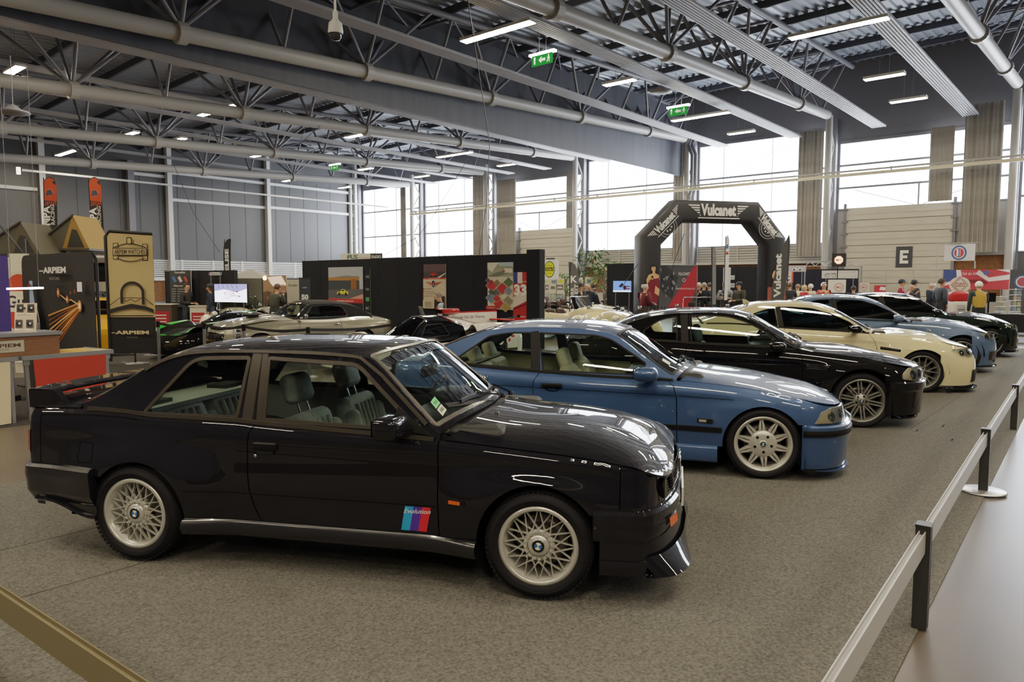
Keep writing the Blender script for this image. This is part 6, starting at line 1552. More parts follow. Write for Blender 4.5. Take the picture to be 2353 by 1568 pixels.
def small_racer(sh, c, v, s, colr):
    sh.poly([(c-s, v-.1*s), (c-.9*s, v+.1*s), (c-.3*s, v+.2*s), (c-.1*s, v+.42*s), (c+.3*s, v+.40*s), (c+.6*s, v+.2*s), (c+s, v+.15*s), (c+s, v-.1*s)], colr); sh.poly([(c-.15*s, v+.2*s), (c-.02*s, v+.36*s), (c+.25*s, v+.35*s), (c+.3*s, v+.2*s)], '#26282b')
    for k in (-.55, .6): sh.disc(c+k*s, v-.1*s, .18*s, .18*s, '#1b1b1c', 12)
def d_(sh, w, h):
    sh.rect(0, .48*h, w, h, '#77797b'); sh.poly([(0, h), (w, h), (w, .84*h), (.5*w, .86*h), (0, .82*h)], '#a9acb0'); sh.rect(0, .78*h, w, .83*h, '#a8763c'); sh.rect(0, .62*h, w, .78*h, '#3c4348'); sh.rect(.66*w, .6*h, .82*w, .8*h, '#8a5b30'); sh.rect(.9*w, .62*h, w, h, '#a7b0b4'); sh.poly([(0, .62*h), (w, .64*h), (w, .48*h), (0, .48*h)], '#57585c'); sh.poly([(.62*w, .48*h), (w, .48*h), (w, .56*h)], '#c98f84')
    small_racer(sh, .42*w, .57*h, .17*w, '#d8cb45'); sh.rect(0, .41*h, w, .475*h, '#b8322f'); sh.text('www.ledno-classic.com', .5*w, .43*h, .025*h, '#f0e4e0', .01, 'c', .48*w)
    sh.rect(0, 0, w, .41*h, '#1c1d27'); wings(sh, .46*w, .27*h, .42*w); sh.text('ENDURANCE', .34*w, .12*h, .035*h, '#c9c6c0', .02, 'c', .3*w); sh.text('GARAGE', .4*w, .05*h, .03*h, '#c9c6c0', .02, 'c', .25*w)
poster('wall_poster', 'poster with a yellow racing car over red wings on the booth wall', 755, 615, 837, 755, 14.98, d_)
def d_(sh, w, h):
    sh.rect(0, 0, w, h, '#161a22'); 
    for v, t_ in ((.82, 'AS'), (.58, 'Gudam'), (.2, 'BC')): sh.text(t_, .5*w, v*h, .05*h, '#9fa5a4', .01, 'c', .6*w)
    sh.rect(.2*w, .36*h, .8*w, .44*h, '#4f9460'); sh.ring(.5*w, .12*h, .12*w, .2*w, '#7f8688')
poster('wall_poster', 'narrow dark strip of sponsor logos beside the yellow car poster', 838, 618, 853, 735, 14.98, d_)
def d_(sh, w, h):
    sh.rect(0, .70*h, w, h, '#4b4047'); sh.rect(0, .84*h, w, h, '#5d4a52'); sh.poly([(0, .7*h), (w, .7*h), (w, .82*h), (0, .78*h)], '#3a3a40'); sh.poly([(.6*w, .7*h), (.75*w, .7*h), (w, .79*h), (w, .81*h)], '#d8cdc2'); small_racer(sh, .45*w, .76*h, .2*w, '#c03a28'); sh.rect(0, .665*h, w, .70*h, '#bb3a34'); sh.text('www.ledno-classic.com', .5*w, .674*h, .018*h, '#f0e4e0', .0, 'c', .5*w)
    sh.rect(0, 0, w, .665*h, '#cdbfa2'); wings(sh, .48*w, .56*h, .40*w, '#b8433c')
    for k, t_ in enumerate(('ENDURANCE', 'ESSAIS ET TEST', 'SUR LE CIRCUIT VAL DE VIENNE', 'RESTAURATION')):
        v = (.435, .375, .33, .275)[k]*h; sh.text(t_, .14*w, v, .028*h, '#4a4038', .0, 'l', min(.8, .035*len(t_))*w*.82)
        if k != 2: sh.disc(.05*w, v+.012*h, .04*w, .02*h, '#b8433c', 10)
    sh.rect(.02*w, .01*h, .54*w, .19*h, '#b9ab90'); sh.rect(.03*w, .015*h, .53*w, .185*h, '#cdbfa2')
    for k in range(5): sh.rect(.12*w, (.04+.026*k)*h, (.44-.02*(k % 2))*w, (.05+.026*k)*h, '#6f6454')
    sh.rect(.56*w, 0, w, .30*h, '#2a2d38'); sh.poly([(.6*w, 0), (w, 0), (.72*w, .12*h)], '#b8433c')
poster('wall_poster', 'beige poster with a red car and a service list behind the seated man', 974, 608, 1026, 711, 14.98, d_)
def d_(sh, w, h):
    sh.rect(0, 0, w, h, '#d2c9b4'); sh.rect(0, .70*h, w, h, '#9aa08a'); sh.poly([(0, h), (.45*w, h), (.18*w, .80*h), (0, .87*h)], '#ddd6c6'); sh.poly([(0, .7*h), (.3*w, .78*h), (w, .88*h), (w, .80*h), (.4*w, .70*h)], '#6f7168'); sh.rect(.45*w, h*.92, w, h, '#a9bdc6'); sh.rect(.66*w, .78*h, .98*w, .87*h, '#d9d2c4'); sh.disc(.66*w, .82*h, .04*w, .02*h, '#b23a36', 10)
    def dia(u, v, r, c):
      r *= 1.18; sh.poly([(u*w-r*w*1.06, v*h), (u*w, v*h-r*h*.58), (u*w+r*w*1.06, v*h), (u*w, v*h+r*h*.58)], '#e6dfd0'); sh.poly([(u*w-r*w, v*h), (u*w, v*h-r*h*.55), (u*w+r*w, v*h), (u*w, v*h+r*h*.55)], c)
    for u, v, r, c in ((.18, .51, .2, '#b5373a'), (.60, .45, .2, '#b5373a'), (.84, .58, .17, '#55694a'), (.4, .57, .12, '#7c6f52'), (.84, .40, .14, '#77808a'), (.36, .35, .16, '#5d625c'), (.16, .25, .17, '#6c7f96'), (.48, .13, .18, '#b5373a'), (.84, .2, .16, '#8a8068'), (.75, .06, .16, '#a98c4e'), (.42, .24, .13, '#b5373a'), (.08, .62, .09, '#5d4c58'), (.2, .38, .1, '#4c5054')): dia(u, v, r, c)
    sh.rect(0, 0, .42*w, .08*h, '#b5373a'); sh.text('www.ligier.fr', .2*w, .03*h, .02*h, '#f0e4da', 0, 'c', .3*w)
poster('wall_poster', 'poster of red diamonds and small track photographs', 1121, 604, 1180, 713, 14.98, d_)
def d_(sh, w, h):
    sh.rect(0, 0, w, h, '#b5282e'); sh.rect(0, .8*h, .3*w, h, '#3a3f86'); sh.rect(.3*w, .8*h, .62*w, h, '#ddd6c6'); sh.poly([(0, .36*h), (0, .55*h), (w, .68*h), (w, .50*h)], '#ddd3c2'); sh.poly([(0, .55*h), (w*.45, .61*h), (0, .80*h)], '#c76a4f')
    sh.text('LIGIER JS P4', .72*w, .82*h, .022*h, '#f0e4da', 0, 'c', .4*w); sh.text('33', .5*w, .60*h, .17*h, '#f2ece0', .06, 'c', .84*w); sh.line([(0, .33*h), (w, .455*h)], .012*h, '#2a2226'); sh.text('LIGIER', .5*w, .18*h, .035*h, '#efe6dc', .01, 'c', .84*w); sh.text('JS P4', .5*w, .11*h, .035*h, '#efe6dc', .01, 'c', .84*w)
poster('wall_poster', 'red poster with the number 33 beside the booth pillar', 1180, 626, 1214, 755, 14.97, d_)
# signs peeping above the booth
def hang(name, label, cat, px0, pyt, px1, pyb, d0, d1, draw, back='#c9c4b8', group=None, th=.02, legs=True):
    A = at(px0, pyb, d0); B = at(px1, pyb, d1); C = at(px0, pyt, d0); u = Vector((B.x-A.x, B.y-A.y, 0)); w = u.length; h = C.z-A.z
    sh = Sheet(.003); sh.b.mat(col(back)); sh.b.box((w/2, h/2, -th/2-.001), (w, h, th)); draw(sh, w, h)
    o = sh.b.build(name, label=label, cat=cat, group=group); o.matrix_world = sh.place(A, u)
    for f_ in ((.12, .88) if legs else ()): b = MB(); b.tube([(w*f_, -A.z, -.02), (w*f_, .05, -.02)], .014, 6); b.build('support_leg', M_STEELD, o)
    return o
def d_(sh, w, h): sh.rect(0, 0, .72*w, h, '#d2cfc2'); sh.text('RS', .28*w, .3*h, .5*h, '#5d6a63', .04, 'c', .26*w, .2); sh.text('AUTOMOBILES', .56*w, .3*h, .2*h, '#b86a5a', 0, 'c', .28*w); sh.rect(.72*w, 0, w, h, '#3a4040'); sh.text('RADIO', .86*w, .35*h, .35*h, '#d8d8d4', .02, 'c', .22*w)
hang('overhead_sign', 'pale RS sign rising over the black booth', 'sign', 783, 583, 879, 600, 30, 29.5, d_)
# dark booth behind the watch stand, with screen
A = at(384, 650, 24.5); B = at(543, 650, 22.5)
booth('dark booth wall with a leaflet panel behind the green striped car', A, B, at(540, 621, 22.5).z, c='#16181f')
def d_(sh, w, h):
    sh.rect(0, 0, w, h, '#2f2f31'); sh.text('Duratlist', .5*w, .92*h, .05*h, '#d8d5cd', .02, 'c', .5*w)
    for k, c in enumerate(('#3f6ea5', '#cfc8b4', '#a83a38')): sh.poly(rounded([((.1+.28*k)*w, .80*h), ((.22+.28*k)*w, .85*h), ((.34+.28*k)*w, .70*h), ((.22+.28*k)*w, .67*h)], .01*w), c)
    sh.text('Magnific', .5*w, .56*h, .04*h, '#d8d5cd', .02, 'c', .6*w)
    for k in range(6): sh.rect(.1*w, (.48-.065*k)*h, .3*w, (.495-.065*k)*h, '#b0aca4'); sh.rect(.4*w, (.48-.065*k)*h, (.85-.1*(k % 3))*w, (.495-.065*k)*h, '#b0aca4')
hang('info_panel', 'dark leaflet panel with blue, white and red car shapes', 'panel', 393, 622, 441, 705, 24.0, 23.4, d_)
def d_(sh, w, h): sh.rect(0, 0, w, h, '#cfd0cc'); sh.rect(0, 0, .12*w, h, '#7c5f96'); sh.rect(.9*w, 0, w, h, '#4a8aa8'); sh.text('Magnific', .52*w, .3*h, .4*h, '#4d4a48', .02, 'c', .6*w)
hang('small_sign', 'small white name sign on the dark booth wall', 'sign', 480, 626, 508, 633, 22.9, 22.6, d_)
A = at(545, 650, 23.5); B = at(606, 650, 23.0)
booth('plain grey booth wall below the grey canopy', A, B, at(575, 640, 23).z, c='#5f5e57')
def d_(sh, w, h):
    m = glow('#ece9ff', 2.6); sh.rect(0, 0, w, h, m); sh.poly([(0, h), (w, h), (w, .75*h), (.7*w, .55*h), (.3*w, .7*h), (0, .6*h)], glow('#8f8fc0', 1.6)); L = '#1b1b26'
    for P in ([(.3, .52), (.7, .6), (.8, .45)], [(.3, .45), (.65, .38), (.85, .33)], [(.35, .2), (.6, .35), (.8, .3)], [(.32, .6), (.36, .3)], [(.5, .58), (.55, .35)]): sh.line([(u*w, v*h) for u, v in P], .02*h, L)
    for u, v in ((.72, .57), (.8, .33), (.62, .48)): sh.disc(u*w, v*h, .015*w, .02*w, '#b02634', 8)
    for k in range(5): sh.line([((.15+.14*k)*w, .95*h), ((.2+.14*k)*w, .75*h)], .03*h, '#5c5c8e')
o = hang('television', 'large bright television showing a chassis drawing', 'television', 494, 653, 568, 694, 21.6, 21.0, d_, '#141416', th=.06)
# canopy tent, roll-ups, glow poster
p = at(577, 640, 25); t = thing('canopy_tent', 'grey peaked canopy tent behind the grey booth wall', 'tent', (p.x, p.y, 0), AZ)
z0, z1 = p.z, at(573, 618, 25).z; b = MB(); b.mat(pmat('tent_cloth', '#8f8c88', .85)); r_ = .72
b.add([(-r_, -r_, z0), (r_, -r_, z0), (r_, r_, z0), (-r_, r_, z0), (0, 0, z1)], [(0, 1, 4), (1, 2, 4), (2, 3, 4), (3, 0, 4)], False); b.build('canopy', None, t)
for sx in (-1, 1):
    for sy in (-1, 1): b = MB(); b.tube([(sx*r_*.97, sy*r_*.97, 0), (sx*r_*.97, sy*r_*.97, z0)], .02, 6); b.build('leg', M_STEEL, t)
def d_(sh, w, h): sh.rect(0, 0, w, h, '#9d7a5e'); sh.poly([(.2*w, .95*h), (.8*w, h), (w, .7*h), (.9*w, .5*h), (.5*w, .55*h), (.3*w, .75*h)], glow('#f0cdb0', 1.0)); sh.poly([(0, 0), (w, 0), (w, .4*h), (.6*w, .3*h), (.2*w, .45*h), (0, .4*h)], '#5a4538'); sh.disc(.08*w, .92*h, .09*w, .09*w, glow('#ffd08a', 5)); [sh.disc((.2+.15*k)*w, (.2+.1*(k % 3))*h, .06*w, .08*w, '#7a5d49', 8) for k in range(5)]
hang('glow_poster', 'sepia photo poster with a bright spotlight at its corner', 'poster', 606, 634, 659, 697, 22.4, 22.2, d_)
def d_(sh, w, h): sh.rect(0, .1, w, h, '#b9b3a4'); sh.text('Duratlist', .5*w, .88*h, .04*h, '#4c4842', .02, 'c', .7*w); sh.poly([(.2*w, .45*h), (.6*w, .65*h), (.8*w, .6*h), (.4*w, .4*h)], '#6a645a'); sh.disc(.3*w, .45*h, .08*w, .08*w, '#4a453e', 10); sh.text('Magnific', .5*w, .16*h, .03*h, '#4c4842', .02, 'c', .5*w)
rollup('roll_up_banner', 'pale roll-up banner with an engine drawing', 'banner', 659, 687, 641, 21.5, d_)
def d_(sh, w, h): sh.rect(0, .1, w, h, '#2b3440'); sh.text('50', .5*w, .68*h, .07*h, '#ece8dc', .05, 'c', .62*w); sh.text('LIGIER', .5*w, .85*h, .02*h, '#c9c6bc', 0, 'c', .4*w); sh.rect(.3*w, .6*h, .7*w, .605*h, '#8d98a4'); sh.text('LE MANS', .5*w, .48*h, .03*h, '#d9d5c6', .02, 'c', .6*w); sh.text('CLASSIC', .5*w, .42*h, .03*h, '#d9d5c6', .02, 'c', .6*w)
rollup('roll_up_banner', 'dark blue roll-up banner with a white number 50', 'banner', 687, 713, 640, 20.8, d_)
# reception counters at the booths
def pedestal(label, px, py, d, w, h, c, top='#c9c4b8'):
    p = at(px, py, d); t = thing('counter_stand', label, 'counter', (p.x, p.y, 0), AZ-PI/2); b = MB(); b.box2((-w/2, -.22, 0), (w/2, .22, h-.03)); b.build('counter_body', col(c, .6), t); b = MB(); b.box2((-w/2-.03, -.25, h-.03), (w/2+.03, .25, h)); b.build('counter_top', col(top, .5), t)
    sh = Sheet(); sh.rect(-w*.4, h*.3, w*.4, h*.8, '#9c2630'); [sh.rect(-w*.3, h*(.4+.09*k), w*.3, h*(.43+.09*k), '#d8c9c4') for k in range(4)]; o = sh.b.build('front_print', None, t); o.matrix_basis = sh.place((0, -.224, 0), (1, 0, 0))
pedestal('small white counter with a red printed front between the two visitors', 462, 715, 22.4, .5, 1.05, '#c7c0b4')
pedestal('low brown counter with bright lamps beside the dark booth', 372, 715, 22.5, .8, 1.1, '#4a4038')
# laptop desk on the racing booth
p = at(1000, 727, 17.6); t = thing('laptop_desk', 'narrow black desk behind the race car where the man works', 'desk', (p.x, p.y, 0), AZ-PI/2); z = p.z
b = MB(); b.box2((-.55, -.3, z-.03), (.55, .3, z)); b.build('desk_top', M_BLK, t)
for sx in (-.5, .5):
    for sy in (-.26, .26): b = MB(); b.box2((sx-.02, sy-.02, 0), (sx+.02, sy+.02, z-.03)); b.build('leg', M_BLK, t)
t = thing('laptop', 'open grey laptop on the black desk', 'laptop', Vector((p.x, p.y, z))-RT*.18, AZ-PI/2+PI*.62)
b = MB(); b.box2((-.17, -.12, 0), (.17, .12, .018)); b.build('keyboard_base', col('#8d8f92', .4), t); b = MB(); M = Matrix.Translation((0, .12, .018)) @ Matrix.Rotation(math.radians(-18), 4, 'X'); b.box((0, 0, .115), (.34, .012, .23)); b.xform(M); b.build('screen', col('#77797c', .4), t)
# ---------------------------------------------------------------- cars in the other displays
def pose(pn, dn, pt, dt, tip):
    a = at(pn, 650, dn); b = at(pt, 650, dt); y = math.atan2(a.y-b.y, a.x-b.x)
    return (a.x-math.cos(y)*tip, a.y-math.sin(y)*tip, 0.), math.degrees(y)
base_sp = lambda **k: dict(dict(sill=.27, zr=(.3, .3), zf=(.3, .3), hgap=.05, trimw=.02, znose=.25, h=.06), **k)
# silver convertible with a black cloth hood
P_SIL = paint('silver_birch_paint', '#8c8878', .5, .35); M_HOODC = pmat('black_hood_cloth', '#131313', .9)
A1 = Body(half=[(-1, .70), (-.4, .79), (.6, .80), (1.8, .80), (2.5, .80), (3., .76)], top=[(-1.1, .80), (-.6, .88), (0, .93), (.9, .905), (1.75, .93), (2.3, .90), (2.8, .83), (3.1, .74)],
          deckc=[(-1.1, .83), (-.6, .95), (-.2, 1.0), (1.7, 1.02), (2.2, .99), (2.8, .90), (3.1, .78)], rail=[(-.35, .97), (-.1, 1.12), (.2, 1.22), (.7, 1.265), (1.1, 1.26), (1.22, 1.24), (1.45, 1.07), (1.62, .945), (1.7, .93)],
          roofc=[(-.5, 1.0), (-.2, 1.15), (.2, 1.30), (.7, 1.345), (1.1, 1.335), (1.3, 1.28), (1.55, 1.1), (1.75, 1.0)], xf=2.72, xr=-.6, tipf=[(.1, 3.2), (.5, 3.25), (.8, 3.12)], tipr=[(.1, -1.05), (.8, -1.1)],
          zm=.55, klow=.5, kup=.35, sr=.14, sk=.8, nf=2.1, nr=2.2, gin=.02, ga=.30, gb=.2, ph=2.6, pr=2.6, flares=[(0, .33, .35, .03, .2), (2.49, .33, .35, .03, .2)], creases=[], hoodribs=[(.60, .16, .03, 1.9, 3.2), (.0, .14, .03, 1.7, 2.9)])
wA = rounded([(.30, .965), (1.42, .965), (1.16, 1.215), (.72, 1.232), (.40, 1.19)], [.02, .02, .04, .05, .08])
loc, yaw = pose(478, 15.4, 872, 18.3, 3.25)
K = make_car('classic_convertible', 'silver grey classic convertible with a black cloth hood behind the belt posts', A1, P_SIL, loc, yaw, base_sp(arch_r=(0, .33, .36), arch_f=(2.49, .33, .36), gap_r=[(.55, .915), (.54, .7), (.6, .272)], gap_f=[(1.55, .925), (1.58, .7), (1.58, .272)], cowl=(1.66, 1.78), deck=(-.36, -.5), green=(-.34, 1.66), windows=[wA], screen=(1.24, 1.30, .03, .03),
    frame_mat=M_HOODC, roof_mat=M_HOODC, seal=M_CHROME, trim=M_CHROME, belt=M_CHROME, inside=dict(x=(-.2, 1.55), card='#6d2020', seats=((.72, -.36), (.72, .36)), seat='#8a2a28', dash_x=1.35, dash_z=.93, wheel=(1.0, .36, .92)), wheel=dict(style='wire', R=.335, w=.17, rr=.21, track=.77, z=.33, m=M_CHROME)), cat='car', group=None)
R_ = K['root']
b = MB(); b.mat(M_UNDER)
for sg in (-1, 1): A1.npatch(b, 1, sg*.62, sg*1., .42, lambda u: .64+.05*u, .01, 10, 3)
b.mat(M_CHROME)
for i in range(10):
    z = .43+.024*i
    for sg in (-1, 1): A1.npatch(b, 1, sg*.63, sg*1., z, z+.008, .025, 8, 1)
for sg in (-1, 1): b.tube([A1.nose(1, sg*(.62+.038*i), .69-.03*(i/10-1)**2+.0*i, .02) for i in range(11)], .012, 6)
b.build('grille', None, R_)
for sg in (-1, 1):
    p = A1.nose(1, sg*.34, .66); M = Matrix.Translation(p+Vector((.0, 0, .01))) @ Matrix.Rotation(PI/2, 4, 'Y'); b = MB()
    b.mat(M_CHROME).lathe([(.105, -.06), (.115, .02), (.095, .035)], 22, M); b.mat(M_LAMPIN).lathe([(.095, .03), (.05, .05), (0, .056)], 22, M); b.build('headlamp', None, R_)
    p = A1.nose(1, sg*.40, .47); b = MB(); b.mat(M_CHROME).lathe([(.045, -.02), (.045, .03), (0, .05)], 14, Matrix.Translation(p) @ Matrix.Rotation(PI/2, 4, 'Y')); b.build('fog_lamp', None, R_)
    b = MB(); b.mat(M_CHROME); ribbon(b, [(1.86, .68), (2.08, .68)], A1.side(sg), OUTS, .05, .01); b.build('wing_vent', None, R_); b = MB(); b.mat(M_CHROME).rbox((.66, sg*(A1.W(.66, .8)+.02), .80), (.14, .03, .03), .012); b.build('door_handle', None, R_)
b = MB(); A1.band(b, 1, 2.75, [(.02, .40), (.06, .41), (.07, .38), (.06, .35), (.02, .36)], .4, 14); b.build('chrome_bumper', M_CHROME, R_)
b = MB(); b.mat(M_BLK); b.box((2.35, .0, A1.Hd(2.35, 0)+.02), (.22, .34, .05)); b.build('bonnet_scoop', P_SIL, R_)
mirror_pair(R_, M_CHROME, 1.45, .82, 1.0, (.07, .12, .09), A1, M_CHROME, None, .03)
# black sports racer with green flashes
P_BK3 = paint('racer_black', '#08090a', 0., .5); M_GREEN = pmat('flash_green', '#1fae2a', .3, coat=.6)
A2 = Body(half=[(-.9, .78), (0, .84), (1.2, .80), (2.4, .84), (2.9, .78)], top=[(-1, .72), (-.4, .78), (.3, .80), (1.2, .74), (1.8, .70), (2.4, .68), (3., .55)], deckc=[(-1, .74), (-.4, .84), (.3, .86), (1.5, .80), (1.9, .74), (2.4, .64), (3., .52)],
          rail=[(.2, .84), (.6, .92), (1.1, .93), (1.5, .78), (1.6, .75)], roofc=[(.2, .9), (.7, 1.02), (1.1, 1.0), (1.6, .80)], xf=2.5, xr=-.6, tipf=[(.1, 3.25), (.3, 3.3), (.7, 3.0)], tipr=[(.1, -.95), (.8, -.95)], zm=.5, klow=.3, kup=.4, sr=.14, sk=.8, nf=2., nr=3., gin=.05, ga=.5, gb=.3, ph=2.4, pr=2.4,
          flares=[(0, .32, .36, .04, .2), (2.4, .32, .36, .04, .2)], creases=[], hoodribs=[(.62, .17, .13, 1.7, 3.1), (.62, .2, .10, -.9, .6)])
loc, yaw = pose(352, 16.3, 640, 19.6, 3.3)
K = make_car('sports_racer', 'low black sports racer with bright green flashes beside the beige banner', A2, P_BK3, loc, yaw, base_sp(arch_r=(0, .32, .35), arch_f=(2.4, .32, .35), gap_r=[(.5, .795), (.5, .272)], gap_f=[(1.4, .73), (1.4, .272)], cowl=(1.55, 1.66), deck=(.24, .18), green=(.22, 1.55), windows=[rounded([(.5, .83), (1.36, .79), (1.05, .905), (.62, .90)], .03)], screen=(1.12, 1.18, .04, .03), glass=M_GLASSD, screen_glass=M_GLASSD, znose=.12,
    wheel=dict(style='five', R=.32, w=.24, rr=.21, track=.84, z=.315, m=pmat('dark_rim', '#2a2a2c', .4))), cat='car', group=None)
for sg in (-1, 1):
    b = MB(); b.grid(lambda u, v: A2.hood(.006)(2.95-1.0*u, sg*(.50+.14*v+.06*u)), 16, 4); b.grid(lambda u, v: A2.hood(.006)(3.1-.2*u, sg*(.12+.2*v)), 6, 3); b.build('green_flash', M_GREEN, K['root'])
b = MB(); b.grid(lambda u, v: A2.topf(.006)(.45+.55*u, -.3+.6*v), 8, 6); b.build('green_panel', M_GREEN, K['root'])
# closed prototype in white, black and red
P_WHT = paint('race_white', '#d9d4c8', 0., .4); P_RED = paint('race_red', '#a81c1c', 0., .4)
A3 = Body(half=[(-.9, .92), (0, .95), (1.3, .90), (2.6, .95), (3.1, .90)], top=[(-.9, .60), (0, .62), (.8, .56), (1.4, .52), (2., .52), (2.6, .56), (3.2, .45)], deckc=[(-.9, .66), (0, .70), (.8, .70), (1.9, .58), (2.5, .46), (3.2, .34)],
          rail=[(.5, .80), (.9, .93), (1.3, .95), (1.6, .86), (1.9, .66), (2.05, .58)], roofc=[(.5, .92), (1., 1.05), (1.4, 1.05), (1.7, .92), (2.1, .62)], xf=2.8, xr=-.7, tipf=[(.1, 3.45), (.4, 3.4), (.7, 3.2)], tipr=[(.1, -1.0), (.7, -1.)], zm=.45, klow=.2, kup=.3, sr=.1, sk=.7, nf=3., nr=4., gin=.34, ga=.35, gb=.3, ph=2.6, pr=2.2,
          flares=[], creases=[], hoodribs=[(.72, .17, .20, 2.0, 3.35), (.72, .19, .22, -.95, .8)])
loc, yaw = pose(772, 13.9, 1135, 17.0, 3.4)
K = make_car('race_prototype', 'white, black and red closed racing prototype in front of the poster wall', A3, P_WHT, loc, yaw, base_sp(arch_r=(0, .33, .36), arch_f=(2.55, .33, .36), sill=.15, gap_r=[(.6, .57), (.6, .152)], gap_f=[(1.7, .52), (1.7, .152)], cowl=(2.0, 2.14), deck=(.52, .45), green=(.52, 2.0), windows=[rounded([(.95, .64), (1.75, .60), (1.5, .86), (1.05, .88)], .04)], screen=(1.42, 1.50, .05, .05), glass=M_GLASSD, screen_glass=M_GLASSD, frame_mat=M_GBLK, roof_mat=M_GBLK, znose=.1, ztail=.2,
    wheel=dict(style='five', R=.33, w=.30, rr=.235, track=.93, z=.325, m=pmat('dark_rim', '#2a2a2c', .4))), cat='car', group=None)
R_ = K['root']
b = MB(); b.mat(P_WHT)
EC = lambda x: .30*sstep(-1.05, .75, x)+.10; EZ = lambda x: .70+.32*sstep(-1.0, .9, x)
b.grid(lambda u, v: (.8-1.75*u, EC(.8-1.75*u)*math.cos(PI*v)*(1 if True else 0), .62+(EZ(.8-1.75*u)-.62)*math.sin(PI*v)**.7), 20, 14)
b.mat(P_RED); b.grid(lambda u, v: (.8-1.75*u, (v-.5)*.12, EZ(.8-1.75*u)+.006), 12, 2); b.mat(pmat('race_black', '#151517', .4)); b.mat(P_WHT); b.box((-.2, 0, .93), (1.5, .03, .30)); b.mat(P_RED); b.box((-.2, 0, 1.085), (1.5, .035, .03))
vs, fs, tw = text_poly('Circuit Val de Vienne', .0); b.mat(col('#1b1b1d'))
for sg in (-1, 1): b.add([(.45-sg*0-(x/tw)*1.0 if sg > 0 else -.45+(x/tw)*1.0, sg*.02, .94+.07*y) for x, y in vs], fs, False)
b.build('engine_cover', None, R_)
b = MB(); b.mat(P_RED).rbox((.55, 0, 1.12), (.5, .24, .12), .05); b.mat(M_UNDER).box((.81, 0, 1.12), (.01, .17, .07)); b.build('roof_intake', None, R_)
b = MB(); b.mat(P_RED).rbox((-.85, 0, .90), (.30, 1.7, .03), .014)
for s in (-1, 1): b.mat(P_RED).box((-.85, s*.86, .86), (.36, .015, .2)); b.mat(M_GBLK).box((-.8, s*.25, .78), (.16, .02, .24))
b.build('rear_wing', None, R_)
for sg in (-1, 1):
    b = MB()
    for i, (c, t_) in enumerate((('#3b6aa5', ''), ('#2f7a48', '10'), ('#b5372f', '11'))):
        x = .15-.28*i; M = Matrix.Translation((x, sg*(A3.W(x, .48)+.006), .48)) @ Matrix.Rotation(-sg*PI/2, 4, 'X'); b.mat(col('#e6e2d8')); b.lathe([(.09, 0), (0, .001)], 16, M, False); b.mat(col(c)); b.lathe([(.045, .002), (0, .003)], 10, M, False)
    b.mat(P_RED); ribbon(b, [(-.6, .56), (.4, .52)], A3.side(sg), OUTS, .05, .003); b.build('race_stickers', None, R_)
    b = MB(); b.mat(P_RED); b.grid(lambda u, v: A3.hood(.005)(-.6+1.2*u, sg*(.60+.06*v)), 16, 2); b.build('fender_stripe', None, R_)
